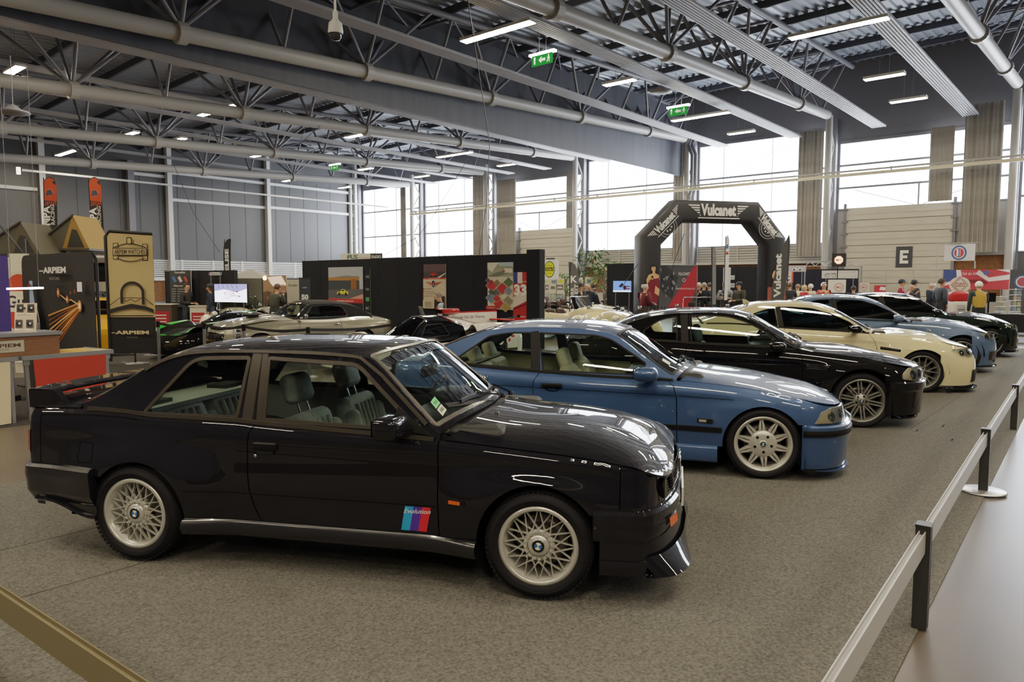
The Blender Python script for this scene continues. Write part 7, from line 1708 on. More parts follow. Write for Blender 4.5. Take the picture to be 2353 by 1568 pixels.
# vintage roadsters with separate wings
def roadster(name, label, pn, dn, pt, dt, c, wingc, seatc='#3c2a24', hood=True, head=True, screen=True):
    loc, yaw = pose(pn, dn, pt, dt, 3.0); t = thing(name, label, 'car', loc, math.radians(yaw)); pm = paint('roadster_'+c.strip('#'), c, 0., .4); pw = paint('roadster_'+wingc.strip('#'), wingc, 0. if wingc == c else .4, .35)
    b = MB(); b.mat(pm)
    hw = Curve([(-.75, .42), (-.3, .58), (.4, .62), (1.2, .56), (2.0, .40), (2.75, .28)]); tp = Curve([(-.75, .62), (-.4, .86), (.1, .92), (.9, .86), (1.35, .98), (1.6, 1.0), (2.75, .92)])
    def sec(u, v):
        x = -.75+3.5*u; a = PI*v; w = hw(x); z = tp(x); n_ = .55
        return (x, w*math.copysign(abs(math.cos(a))**n_, math.cos(a)), .32+(z-.32)*abs(math.sin(a))**n_*(1 if not (.15 < x < 1.25 and .3 < v < .7) else .55))
    b.grid(sec, 40, 24); b.build('body', pm, t)
    for x0, R in ((0, .36), (2.45, .36)):
        for sg in (-1, 1):
            b = MB(); a0, a1 = (-.15, PI+.1) if x0 == 0 else (-.45, PI*.86)
            def wf(u, v):
                a = a1+(a0-a1)*u; rr = R+.03+.10*math.sin(PI*v)**.6; x = x0+rr*math.cos(a)*1.12-(.25*max(0, u-.0)*0); y = sg*(.50+.30*v); return (x, y, .34+rr*math.sin(a)*1.0)
            b.grid(wf, 22, 8)
            if x0 > 0: b.grid(lambda u, v: (2.1-1.1*u, sg*(.50+.28*v), .55-.27*u**.6), 8, 2)
            b.build('wing', pw, t)
    wheels(t, None, 'wire', .34, .15, .22, M_CHROME, 0, 2.45, .78, .335)
    b = MB(); b.mat(M_CHROME); b.lathe([(.30, 0), (.28, .02), (.26, .0)], 20, Matrix.Translation((2.76, 0, .64)) @ Matrix.Rotation(PI/2, 4, 'Y') @ Matrix.Diagonal((1.1, .8, 1, 1))); b.mat(M_BLK)
    for k in range(7): b.bar((2.77, -.18+.06*k, .42), (2.77, -.18+.06*k, .86), .015, .02)
    b.build('grille', None, t)
    for sg in (-1, 1):
        b = MB(); M = Matrix.Translation((2.62, sg*.42, .82)) @ Matrix.Rotation(PI/2, 4, 'Y'); b.mat(M_CHROME).lathe([(0, -.16), (.07, -.12), (.105, 0), (.095, .015)], 18, M); b.mat(M_LAMPIN).lathe([(.095, .012), (0, .04)], 18, M); b.build('headlamp', None, t)
        if head: seat(t, .72, sg*.28, seatc, 0, .42)
        b = MB(); b.mat(M_CHROME).rbox((1.3, sg*.72, 1.08), (.07, .11, .09), .03); b.bar((1.3, sg*.6, 1.0), (1.3, sg*.7, 1.07), .015, .015); b.build('door_mirror', None, t)
    if screen:
        b = MB(); fr = [(1.42, -.54, .92), (1.25, -.52, 1.32), (1.25, .52, 1.32), (1.42, .54, .92)]; b.tube(fr+[fr[0]], .018, 8); o = b.build('windscreen_frame', M_CHROME, t); b = MB(); b.add(fr, [(0, 1, 2, 3)], False); b.build('windscreen', M_GLASS, o)
    if hood:
        b = MB(); b.mat(M_HOODC).rbox((-.1, 0, .93), (.45, 1.16, .14), .06); b.rbox((-.05, 0, 1.0), (.3, 1.0, .1), .045)
        for k in range(5): b.tube([(-.28+.1*k, -.55, .97), (-.26+.1*k, 0, 1.03), (-.28+.1*k, .55, .97)], .03, 6)
        b.build('folded_hood', None, t)
    steering(t, 1.12, .28, .95, .17)
    return t
roadster('roadster', 'cream roadster with folded black hood and brown head restraints beside the booth pillar', 1446, 21.6, 1240, 23.6, '#cfc29c', '#cfc29c')
roadster('roadster', 'silver and cream roadster with an upright windscreen behind the cream one', 1430, 24.6, 1290, 27.1, '#b9b5a4', '#a9aaa8', '#4a3a30')
roadster('roadster', 'cream car showing one rounded wing behind the black coupe tail', 1464, 17.9, 1385, 20.6, '#cabd90', '#cabd90', hood=False, head=False, screen=False)
roadster('classic_spider', 'small dark open spider facing out under the red and black drape', 1616, 19.6, 1612, 22.8, '#1d2126', '#1d2126', '#18181a', hood=False)
roadster('vintage_racer', 'small cream vintage racer with leather seats behind the green striped racer', 520, 20.9, 556, 24.0, '#c9c1ab', '#c9c1ab', '#5a3a2c', hood=False)
roadster('vintage_racer', 'small cream vintage racer nearer the silver convertible hood', 592, 21.4, 640, 24.5, '#bdb6a2', '#bdb6a2', '#5a3a2c', hood=False)
roadster('roadster', 'brown interior classic with a chrome screen far behind the white flag', 1330, 28.4, 1236, 31.0, '#a5a49c', '#8f8f8c', '#5f2d22', hood=False)
roadster('roadster', 'small whitish roadster with a red rim behind the cream coupe roof', 1842, 27.0, 1770, 29.8, '#cbc5b5', '#8c2f35', '#2d2a2a', hood=False, head=False)
loc, yaw = pose(196, 16.8, 238, 20.8, 3.5)
sp9 = dict(sp2); sp9['h'] = .08; sp9['inside'] = None
make_car('yellow_coupe', 'yellow car mostly hidden between the watch backdrop and the beige banner', S2, paint('warm_yellow_paint', '#c98d12', 0., .4), loc, yaw, sp9, group=None)
# white expedition van with roof tents
p = at(150, 650, 22.5); t = thing('expedition_van', 'white expedition van with a star grille behind the watch backdrop', 'van', (p.x, p.y, 0), AZ-PI/2)
M_VAN = pmat('van_white', '#c9c5bb', .4, coat=.4); w2 = 1.62
b = MB(); b.mat(M_VAN).rbox((-1.0, 1.4, 1.45), (4.6, 2.0, 2.3), .12); b.build('body', M_VAN, t)
x0 = 1.02; b = MB(); b.mat(M_GBLK); b.rbox((x0, .385, 2.0), (.9, .06, .75), .025); b.build('windscreen', None, t)
b = MB(); b.mat(pmat('grille_grey', '#33353a', .5)); b.rbox((x0, .375, 1.22), (.86, .06, .5), .02); o = b.build('front_grille', None, t)
sh = Sheet(.003); sh.ring(0, 0, .15, .18, M_CHROME); [sh.line([(0, 0), (.16*math.sin(a), .16*math.cos(a))], .04, M_CHROME) for a in (0, 2*PI/3, 4*PI/3)]; sh.text('EFFIT', .2, -.02, .14, '#dcdad2', .04, 'l'); o2 = sh.b.build('star_badge', None, o); o2.matrix_basis = sh.place((x0-.12, .335, 1.28), (1, 0, 0))
b = MB(); b.mat(M_BLK).rbox((x0-.1, .36, .72), (1.5, .2, .4), .06); b.build('bumper', None, t)
b = MB(); b.mat(col('#b9b3a4')).box((x0, .37, 1.63), (.9, .04, .3)); b.build('light_bar', None, t)
for sx in (-2.6, .7):
    for sy in (.6, 2.2): b = MB(); b.tube([(sx, sy-.15, .42), (sx, sy+.15, .42)], .42, 24); b.build('wheel', M_TYRE, t)
b = MB()
for y in (.55, 1.3, 2.1): b.bar((-3.2, y, 2.66), (1.2, y, 2.66), .06, .08)
b.build('roof_rack', M_STEEL, t)
def rooftent(label, px0, pyb, px1, pyt, d, c, front):
    a = at(px0, pyb, d); b_ = at(px1, pyb, d); z1 = at(px1, pyt, d).z; t = thing('roof_tent', label, 'tent', a, AZ-PI/2); w = (Vector((b_.x, b_.y))-Vector((a.x, a.y))).length; h = z1-a.z
    m = pmat('tent_canvas', '#4b483f', .85); b = MB(); b.mat(m)
    x1 = w*.72; b.add([(0, 0, .03), (x1, 0, h), (x1, 1.3, h), (0, 1.3, .03), (w, 0, 0), (w, 1.3, 0), (x1*.72, 0, 0)], [(0, 1, 2, 3), (0, 4, 5, 3), (0, 6, 1)], False); b.build('tent_shell', m, t)
    b = MB(); b.mat(pmat('tent_gable_'+front.strip('#'), front, .85)); b.add([(x1*.72, -.004, 0), (x1, -.004, h-.02), (w, -.004, 0)], [(0, 1, 2)], False); b.add([(x1, 0, h), (x1, 1.3, h), (w, 1.3, 0), (w, 0, 0)], [(0, 1, 2, 3)], False); b.mat(col('#26241f')); b.add([(x1*.84, -.01, .02), (x1*.98, -.01, h*.58), (x1*1.10, -.01, h*.55), (w*.92, -.01, .02)], [(0, 1, 2, 3)], False); b.build('tent_front', None, t)
    b = MB(); b.bar((0, -.03, .05), (x1+.06, -.03, h+.02), .05, .04); b.bar((0, 1.33, .05), (x1+.06, 1.33, h+.02), .05, .04); b.box((w/2, .65, -.03), (w, 1.3, .06)); b.build('hard_lid', col('#3a3934', .6), t)
rooftent('dark canvas roof tent with an ochre gable and arched opening', 78, 571, 205, 494, 21.5, '#4b483f', '#8a6a32')
rooftent('dark lean-to roof tent cut by the photo edge', -60, 583, 92, 510, 20.5, '#4b483f', '#4f4a3c')
b = MB(); p0, p1 = at(-8, 508, 19), at(58, 588, 19); b.tube([p0, p1], .03, 8); q0, q1 = at(56, 548, 19), at(57, 588, 19); b.tube([q0, Vector((q0.x, q0.y, 0))], .03, 8); b.build('awning_pole', col('#2e2f31', .5), label='dark slanting awning pole and upright by the roof tents', cat='pole')

# ---------------------------------------------------------------- inflatable arch
A_, B_ = at(1463, 650, 24.2), at(1792, 650, 25.5); uA = Vector((B_.x-A_.x, B_.y-A_.y, 0)); WA = uA.length; dA = uA.normalized(); nA = Vector((dA.y, -dA.x, 0))
t = thing('inflatable_arch', 'black inflatable arch with white winged lettering', 'arch', (A_.x, A_.y, 0), math.atan2(dA.y, dA.x))
OUTP = [(0, 0), (0, 3.3), (1.22, 4.5), (WA-1.1, 4.5), (WA, 3.3), (WA, 0)]; r = .37
def off(P, d):
    out = []
    for i in range(len(P)):
        a = Vector(P[i])-Vector(P[i-1]) if i else Vector((0, 1)); c = Vector(P[i+1])-Vector(P[i]) if i < len(P)-1 else Vector((0, -1))
        a.normalize(); c.normalize(); na, nc = Vector((a.y, -a.x)), Vector((c.y, -c.x)); m = (na+nc); m = m/m.dot(na) if m.length > 1e-6 else na; out.append(Vector(P[i])+m*d)
    return out
CL = off(OUTP, r); b = MB(); ns = 24; vs = []
IN = off(OUTP, 2*r)
for i in range(6):
    ax = (IN[i]-Vector(OUTP[i]))/2
    for k in range(ns):
        a = 2*PI*k/ns; c_, s_ = math.cos(a), math.sin(a); e = .38
        p = CL[i]+ax*math.copysign(abs(c_)**e, c_); vs.append((p.x, math.copysign(abs(s_)**e, s_)*r, p.y))
b.add(vs, [(i*ns+k, i*ns+(k+1) % ns, (i+1)*ns+(k+1) % ns, (i+1)*ns+k) for i in range(5) for k in range(ns)], True); o = b.build('arch_tube', pmat('arch_vinyl', '#22252b', .5), t)
md = o.modifiers.new('bevel', 'EDGE_SPLIT'); md.split_angle = math.radians(50)
def word(c, ang, L, h):
    sh = Sheet(.003); w = L
    sh.text('Vulcanet', 0, -h*.42, h*.86, '#dcdcda', .05, 'c', w*.58)
    for k in range(5):
        v = h*.40-k*h*.2; a0 = w*.5-k*w*.045
        for s in (-1, 1): sh.poly([(s*w*.31, v), (s*a0, v), (s*(a0-w*.03), v-h*.11), (s*w*.31, v-h*.11)][::s], '#dcdcda')
    sh.rect(-w*.34, -h*.72, w*.34, -h*.64, '#dcdcda')
    q = sh.b.build('lettering', None, t, label='white winged lettering Vulcanet'); q.matrix_basis = Matrix.Translation((c[0], -r-.012, c[1])) @ Matrix.Rotation(-ang, 4, 'Y') @ Matrix.Rotation(PI/2, 4, 'X')
word((WA/2+.04, 4.17), 0, 2.25, .40)
a1 = math.atan2(1.2, 1.22); c1 = (Vector(OUTP[1])+Vector(OUTP[2])+IN[1]+IN[2])/4; word((c1.x-.08, c1.y+.08), a1, 1.5, .26)
c2 = (Vector(OUTP[3])+Vector(OUTP[4])+IN[3]+IN[4])/4; word((c2.x+.08, c2.y+.08), -math.atan2(1.2, 1.1), 1.4, .26)
for c, ang in ((c1, a1), (c2, -math.atan2(1.2, 1.1))):
    sh = Sheet(.003); sh.ring(0, 0, .24, .26, '#a9aaab', a0=PI, a1=2*PI); sh.ring(0, 0, .33, .345, '#a9aaab', a0=PI*1.02, a1=2*PI*.99)
    for k in range(3): sh.disc(-.1+.1*k, -.09-.04*(k == 1), .035, .035, '#c9c9c9', 5)
    q = sh.b.build('emblem', None, t); q.matrix_basis = Matrix.Translation((c.x+.03, -r-.011, c.y-.06)) @ Matrix.Rotation(-ang, 4, 'Y') @ Matrix.Rotation(PI/2, 4, 'X')
def lady(u, z, s, mir=1):
    sh = Sheet(.003); S_ = '#cfa077'; H_ = '#17131a'; D_ = '#6d1826'; P = lambda L: [(mir*a*s, b_*s) for a, b_ in L]
    sh.poly(P([(-.16, .55), (-.2, .75), (-.08, .92), (.1, .92), (.24, .78), (.3, .5), (.2, .42)]), H_, .6); sh.disc(0, .70*s, .12*s, .16*s, S_); sh.poly(P([(-.14, .78), (.0, .90), (.16, .84), (.18, .6), (.1, .8)]), H_); sh.rect(-.03*s, .60*s, .04*s, .615*s, '#8c2030'); sh.disc(-.045*s, .71*s, .018*s, .01*s, H_, 8); sh.disc(.05*s, .71*s, .018*s, .01*s, H_, 8)
    sh.poly(P([(-.05, .58), (-.06, .45), (-.3, .35), (-.34, .1), (.34, .1), (.3, .36), (.08, .45), (.08, .57)]), S_); sh.poly(P([(-.25, .14), (-.05, .2), (.1, .16), (.3, .22), (.36, -.5), (.2, -1.2), (-.3, -1.2), (-.4, -.5)]), D_); sh.poly(P([(-.3, .35), (-.42, .1), (-.38, -.12), (-.1, .22), (-.14, .3), (-.3, .02)]), S_); sh.rect(-.14*s, .08*s, -.02*s, .32*s, '#3a1d14'); sh.rect(-.13*s, .12*s, -.03*s, .18*s, '#c9b79a'); sh.poly(P([(.1, -.2), (.34, -.4), (.3, -.75), (.05, -.6)]), S_)
    q = sh.b.build('printed_figure', None, t); q.matrix_basis = Matrix.Translation((u, -r-.012, z)) @ Matrix.Rotation(PI/2, 4, 'X')
lady(.42, 1.78, .62); lady(WA-.36, 1.95, .55)
sh = Sheet(.003); sh.rect(-.35, 0, .35, .95, '#8a4a40'); sh.disc(.02, .62, .2, .2, '#2a1d1c'); [sh.rect(-.25+.16*k, .05, -.15+.16*k, .28, '#3a1416' if k != 1 else '#c9b090') for k in range(4)]; q = sh.b.build('printed_foot', None, t); q.matrix_basis = Matrix.Translation((WA-.38, -r-.011, .65)) @ Matrix.Rotation(PI/2, 4, 'X')
for (p, q) in (((.2, 0, 2.6), (-.7, -.4, 1.6)), ((1.7, 0, 3.4), (1.1, .3, 1.4))): b = MB(); b.tube([p, q], .012, 5); b.build('guy_rope', col('#2b2b2d'), t)
# ---------------------------------------------------------------- stands under the windows
t = booth('black fabric booth wall with a small screen beside the arch', at(1398, 650, 26.5), at(1466, 650, 25.6), at(1432, 606, 26).z)
def d_(sh, w, h): m = glow('#5f7fc8', 1.5); sh.rect(0, 0, w, h, m); sh.rect(0, 0, w, .14*h, glow('#cfe4ff', 1.8)); sh.poly([(.3*w, .5*h), (.5*w, .85*h), (.62*w, .6*h), (.4*w, .4*h)], '#2b3350'); sh.disc(.66*w, .4*h, .09*w, .2*h, '#20242f'); sh.rect(.68*w, .25*h, .95*w, .35*h, '#a83040'); sh.rect(.68*w, .45*h, .95*w, .55*h, '#a83040')
hang('television', 'blue glowing television on the booth beside the arch', 'television', 1409, 646, 1450, 671, 25.6, 25.1, d_, '#141416', th=.06)
def d_(sh, w, h):
    sh.rect(0, 0, w, h, '#4b4c52'); sh.poly([(w*.15, 0), (w*.75, 0), (w, .55*h), (w, h), (.92*w, h)], '#b02a36'); sh.poly([(0, .55*h), (.35*w, .3*h), (.5*w, .75*h), (.2*w, h), (0, h)], '#2c2e34')
    for k in range(26): u, v = random.uniform(0, .42), random.uniform(.35, .95); sh.poly([(u*w, v*h), ((u+.05)*w, (v+.03)*h), ((u+.04)*w, (v-.05)*h)], random.choice(('#75777c', '#3a3c42', '#8d8f94')))
    sh.text('VULCANET', .62*w, .80*h, .06*h, '#d9d6d2', .02, 'c', .3*w); sh.ring(.62*w, .7*h, .03*w, .045*w, '#c9c6c2'); sh.text('EXPERT EN NETTOYAGE AUTO', .66*w, .5*h, .032*h, '#d9d6d2', .0, 'c', .5*w)
def drape(px0, pyt, px1, pyb, d0, d1, draw):
    A = at(px0, pyb, d0); B = at(px1, pyb, d1); C = at(px0, pyt, d0); u = Vector((B.x-A.x, B.y-A.y, 0)); w = u.length; h = C.z-A.z; sh = Sheet(.004); draw(sh, w, h)
    t = thing('printed_drape', 'black and red printed drape hanging under the arch', 'drape', A); o = sh.b.build('drape_cloth', None, t); o.matrix_basis = sh.place((0, 0, 0), u); b = MB(); b.tube([Vector((0, 0, h+.02)), u+Vector((0, 0, h+.02))], .02, 6); b.tube([Vector((0, 0, h)), Vector((0, 0, -A.z))], .02, 6); b.tube([u+Vector((0, 0, h)), u+Vector((0, 0, -A.z))], .02, 6); b.build('rail_frame', M_STEELD, t)
drape(1512, 611, 1600, 720, 26.3, 26.6, d_)
def shelfrow():
    p = at(1527, 708, 23.4); t = thing('bottle_table', 'small black table with dark bottles under the drape', 'table', (p.x, p.y, 0), AZ-PI/2); b = MB(); b.box2((-.45, -.2, .72), (.45, .2, .76)); b.build('table_top', M_BLK, t)
    for sx in (-.42, .42):
        for sy in (-.17, .17): b = MB(); b.box2((sx-.02, sy-.02, 0), (sx+.02, sy+.02, .72)); b.build('leg', M_BLK, t)
    f_ = None
    for k in range(7):
        q = Vector((p.x, p.y, .76))+RT*(-.30+.1*k); lab = 'dark spray bottle on the table under the drape'
        if f_: dup(f_, q)
        else: b = MB(); b.lathe([(.035, 0), (.035, .16), (.012, .2), (.012, .23), (0, .23)], 10); b.box((.02, 0, .225), (.06, .02, .02)); f_ = b.build('spray_bottle', M_BLK, label=lab, cat='bottle', group='dark spray bottles under the drape'); f_.location = q
shelfrow()
booth('black booth wall behind the standing visitors under the arch', at(1600, 650, 30.5), at(1745, 650, 29.5), at(1640, 613, 30).z)
def d_(sh, w, h): sh.rect(0, 0, w, h, '#c9cdd0'); sh.disc(.5*w, .3*h, .1*w, .05*h, '#4a4f55')
hang('white_panel', 'narrow white panel on the black booth under the arch', 'panel', 1661, 615, 1678, 668, 29.4, 29.3, d_)
for k, (a, b_, c, d) in enumerate(((1678, 633, 1688, 643), (1678, 651, 1688, 661), (1722, 630, 1730, 658))): hang('notice_sign', ['upper small white notice on the black booth', 'lower small white notice on the black booth', 'tall pale notice nearest the arch leg'][k], 'notice', a, b_, c, d, 29.6, 29.6, legs=False, draw=lambda sh, w, h: (sh.rect(0, 0, w, h, '#b9bdc0'), sh.rect(.2*w, .3*h, .8*w, .6*h, '#8c9196')))
# club corner far beyond the cream roadsters
def d_(sh, w, h): sh.rect(0, 0, w, h, '#e4e6e8'); sh.disc(.45*w, .5*h, .33*w, .42*h, '#26292a'); sh.disc(.45*w, .5*h, .30*w, .38*h, '#d3d42c'); sh.rect(.13*w, .42*h, .77*w, .60*h, '#26292a'); sh.rect(.15*w, .44*h, .75*w, .58*h, '#d3d42c'); sh.text('ROOTES', .45*w, .45*h, .13*h, '#26292a', .04, 'c', .52*w); sh.text('Sunbeam', .45*w, .66*h, .07*h, '#3a3d2a', 0, 'c', .3*w); sh.text('le Sarthe', .45*w, .28*h, .06*h, '#3a3d2a', 0, 'c', .25*w)
hang('club_flag', 'white club flag with a yellow oval beside the booth pillar', 'flag', 1246, 597, 1283, 642, 25.5, 25.2, d_)
def pan(sh, w, h): sh.rect(0, 0, w, h, '#cbc3b2'); sh.disc(.78*w, .8*h, .14*w, .13*h, '#c9c82e', 14); sh.rect(.1*w, .3*h, .38*w, .48*h, '#5b5c5c'); sh.rect(.45*w, .25*h, .95*w, .58*h, '#6b5a58'); sh.poly([(.5*w, .34*h), (.6*w, .46*h), (.8*w, .48*h), (.92*w, .36*h)], '#c9c7c2'); sh.rect(.15*w, .7*h, .45*w, .88*h, '#5f7f86')
hang('photo_panel', 'white photo panel with two car pictures under the club flag', 'panel', 1262, 640, 1296, 675, 27, 27, pan)
hang('photo_panel', 'narrow white photo panel hidden behind the booth pillar', 'panel', 1246, 640, 1261, 675, 27.2, 27.2, pan)
hang('photo_panel', 'white photo panel beyond the K flag', 'panel', 1344, 637, 1373, 680, 29, 29, pan)
hang('photo_panel', 'thin white photo panel between the K flag and the visitors', 'panel', 1332, 638, 1339, 680, 29.2, 29.2, pan)
def d_(sh, w, h):
    sh.rect(0, 0, w, h, '#5c5a56')
    for k in range(24): u, v = random.uniform(.05, .8), random.uniform(.05, .9); sh.rect(u*w, v*h, (u+.15)*w, (v+.05)*h, random.choice(('#8d8a84', '#3c3b3a', '#a58c7a', '#b9b5ad')))
hang('photo_panel', 'tall dark photo collage panel beside the screen booth', 'panel', 1385, 630, 1399, 718, 26.8, 26.6, d_)
M_LEAF = pmat('plant_leaf', '#4d6b3c', .6)
def plant(label, px, d, z0, z1, spread, n=90):
    p = at(px, 650, d); t = thing('potted_plant', label, 'plant', (p.x, p.y, 0), 0); b = MB(); b.lathe([(0, 0), (.2, 0), (.26, .4), (.22, .4), (0, .36)], 16); b.build('pot', col('#5a4a40', .7), t); b = MB()
    for k in range(3): b.tube([(0, 0, .36), (random.uniform(-.1, .1), random.uniform(-.1, .1), z0), (random.uniform(-.3, .3)*spread, random.uniform(-.3, .3)*spread, z1*.92)], .025, 6)
    b.build('stem', col('#6b5a44', .8), t); b = MB()
    for k in range(n):
        z = random.uniform(z0, z1); rr = spread*math.sqrt(random.random())*(1-.4*abs((z-z0)/(z1-z0)-.5)); a = random.uniform(0, 2*PI); c = Vector((rr*math.cos(a), rr*math.sin(a), z)); d_ = Vector((math.cos(a), math.sin(a), random.uniform(-.8, .6))).normalized(); s = d_.cross(Vector((0, 0, 1))).normalized(); L = random.uniform(.18, .34); wd = L*.18
        b.add([c, c+d_*L*.5+s*wd, c+d_*L+Vector((0, 0, -.05)), c+d_*L*.5-s*wd], [(0, 1, 2, 3)], False)
    b.build('foliage', M_LEAF, t)
plant('tall feathery plant in front of the lattice column', 1362, 31, 1.9, 3.2, .7, 260); plant('bushy green plant between the club panels and the K flag', 1300, 33, 1.1, 2.2, .5, 220); plant('leafy plant near the photo collage panel', 1392, 28.6, 1.6, 2.6, .6, 180)
# lit octagon sign, banners and boards
def mgsign(sh, cx, cy, r, red, gold): 
    o = lambda k: [(cx+k*r*math.cos(PI/8+PI/4*i), cy+k*r*math.sin(PI/8+PI/4*i)) for i in range(8)]
    sh.poly(o(1.), red); sh.poly(o(.86), gold); sh.text('MG', cx, cy-.26*r, .52*r, red, .02, 'c', 1.05*r)
p = at(1911, 613, 30.5); hang('lit_sign', 'black box sign with a glowing octagon MG badge on a pole', 'sign', 1911, 583, 1943, 613, 30.5, 30.2, lambda sh, w, h: (sh.rect(0, 0, w, h, '#14181a'), mgsign(sh, .5*w, .5*h, .36*h, '#c23a24', glow('#ffe6b0', 2.2))), '#14181a', th=.12, legs=False)
b = MB(); q = at(1925, 613, 30.5); b.tube([q, (q.x, q.y, .02)], .02, 8); b.lathe([(0, .02), (.25, .015), (.25, 0)], 18, Matrix.Translation((q.x, q.y, 0))); b.build('sign_pole', M_BLK, label='thin black pole carrying the lit octagon sign', cat='pole')
def d_(sh, w, h): sh.rect(0, 0, w, h, '#c9c8c4'); sh.line([(.1*w, .35*h), (.14*w, .6*h), (.38*w, .62*h), (.4*w, .3*h)], .05*h, '#2d2c2c'); sh.ring(.15*w, .35*h, .05*w, .06*w, '#2d2c2c'); sh.ring(.34*w, .35*h, .05*w, .06*w, '#2d2c2c'); sh.line([(.5*w, .75*h), (.7*w, .68*h), (.95*w, .8*h)], .02*h, '#8a6a62'); sh.text('Avenir de la restauration', .72*w, .22*h, .09*h, '#8d7f7a', 0, 'c', .45*w)
booth('dark cloth backdrop behind the octagon boards', at(1822, 650, 33.5), at(1972, 650, 32.2), at(1900, 619, 33).z, c='#17192a')
hang('club_banner', 'white banner with a car line drawing above the octagon board', 'banner', 1888, 622, 1971, 640, 31.8, 31.2, d_)
hang('badge_board', 'larger white board with a red octagon MG badge', 'board', 1902, 643, 1943, 673, 30.0, 29.7, lambda sh, w, h: (sh.rect(0, 0, w, h, '#d4d2cc'), mgsign(sh, .62*w, .42*h, .33*h, '#b03a3c', '#d4d2cc')))
hang('badge_board', 'smaller white board with a red octagon MG badge', 'board', 1975, 650, 1996, 671, 29.5, 29.2, lambda sh, w, h: (sh.rect(0, 0, w, h, '#c5c0b4'), mgsign(sh, .5*w, .5*h, .38*h, '#a8484a', '#c5c0b4')))
def d_(sh, w, h): sh.rect(0, 0, w, h, '#a9a3ad'); sh.text('LOIRE', .22*w, .3*h, .36*h, '#efeaf0', .02, 'c', .4*w); small_racer(sh, .72*w, .42*h, .16*w, '#d9d6da')
hang('club_banner', 'lilac grey banner with white lettering and a pale car', 'banner', 1778, 611, 1852, 625, 31.5, 31.0, d_)
def d_(sh, w, h): sh.rect(0, 0, w, h, '#d2c4bc'); sh.rect(.9*w, 0, w, h, '#b8483a'); sh.text('Angel', .42*w, .78*h, .14*h, '#b8483a', .03, 'c', .6*w, .2); sh.text('1580', .5*w, .5*h, .13*h, '#2f3a78', .03, 'c', .6*w, .2); small_racer(sh, .5*w, .25*h, .3*w, '#41609a')
hang('club_poster', 'small poster with red and blue lettering behind the grey blade flag', 'poster', 1786, 625, 1822, 650, 31.0, 30.7, d_)
t = thing('truss_frame', 'light aluminium truss frame over the octagon boards', 'frame', at(1850, 650, 32.0).to_2d().to_3d()); A = at(1850, 612, 32)-t.location; B = at(1980, 612, 31)-t.location; B0 = Vector((B.x, B.y, 0)); A0 = Vector((A.x, A.y, 0)); b = MB()
for dz in (0, .2): b.tube([A+Vector((0, 0, dz)), B+Vector((0, 0, dz))], .02, 6)
for i in range(11): p = A.lerp(B, i/11); q = A.lerp(B, (i+1)/11); b.tube([p+Vector((0, 0, .2*(i % 2))), q+Vector((0, 0, .2*((i+1) % 2)))], .012, 5)
b.build('top_truss', M_ALU, t)
for a0, a1 in ((A0, A), (B0, B)): b = MB(); b.tube([a0, a1], .03, 6); b.build('leg', M_STEELD, t)
# barrier fence in front of the big door
t = thing('mesh_fence', 'light mesh fence standing in front of the lettered door', 'fence', at(1975, 650, 33).to_2d().to_3d()); A = Vector(); B = (at(2165, 650, 30.6)-at(1975, 650, 33)); B.z = 0; b = MB()
for i in range(4): b.tube([B*(i/3), B*(i/3)+Vector((0, 0, 2.35))], .02, 6)
for z in (.15, 2.3): b.tube([Vector((0, 0, z)), B+Vector((0, 0, z))], .02, 6)
b.build('fence_frame', M_STEEL, t)
# white circle flag and tricolour banner
def d_(sh, w, h): sh.rect(0, 0, w, h, '#cbcdd4'); sh.disc(.48*w, .48*h, .25*w, .44*h, '#3c5a94'); sh.disc(.48*w, .48*h, .19*w, .34*h, '#d6d8dc'); sh.disc(.48*w, .48*h, .16*w, .28*h, '#b8404c'); sh.rect(.40*w, .28*h, .52*w, .7*h, '#dfe1e4'); sh.rect(.46*w, .25*h, .5*w, .72*h, '#3c5a94')
hang('club_flag', 'white flag with a blue ring badge beside the last column', 'flag', 2169, 562, 2240, 600, 27.5, 27.0, d_, legs=False)
b = MB(); b.tube([at(2155, 560, 27.5), at(2252, 558, 27.0)], .02, 6); q = at(2240, 600, 27.05); b.tube([q, at(2240, 617, 27.05)], .02, 6); q = at(2155, 560, 27.5); b.tube([q, (q.x, q.y, 0)], .02, 6); b.build('flag_frame', M_STEEL, label='thin pole frame holding the white ring badge flag', cat='pole')
def d_(sh, w, h): sh.rect(0, 0, w, h, '#b53a48'); sh.poly([(0, h), (0, .3*h), (.2*w, .55*h), (.22*w, h)], '#34477e'); sh.poly([(.2*w, h), (.22*w, .5*h), (0, .3*h), (0, .15*h), (.3*w, .45*h), (.27*w, h)], '#dcd8da'); sh.poly([(.55*w, h), (.7*w, .6*h), (w, .75*h), (w, .5*h), (.7*w, .4*h), (.5*w, .8*h)], '#d8d2d4'); sh.poly([(.8*w, h), (w, .85*h), (w, h)], '#d8d2d4'); sh.text('Club des Simca', .42*w, .74*h, .14*h, '#e8c9cc', .0, 'c', .28*w, .2); sh.disc(.66*w, .85*h, .045*w, .12*h, '#4a5a94'); sh.poly([(.3*w, .35*h), (.4*w, .5*h), (.62*w, .5*h), (.7*w, .32*h)], '#6d2029')
hang('tricolour_banner', 'blue, white and red banner above the club table', 'banner', 2166, 621, 2318, 665, 28.0, 26.6, d_)
def d_(sh, w, h): sh.rect(0, 0, w, h, '#3b4148'); sh.disc(.4*w, .6*h, .26*w, .26*w, '#3c5a94'); sh.disc(.4*w, .6*h, .21*w, .21*w, '#d6d8dc'); sh.disc(.4*w, .6*h, .17*w, .17*w, '#9c4a5c')
hang('ring_board', 'dark board with a ring badge at the photo edge', 'board', 2318, 620, 2392, 690, 26.4, 25.9, d_)
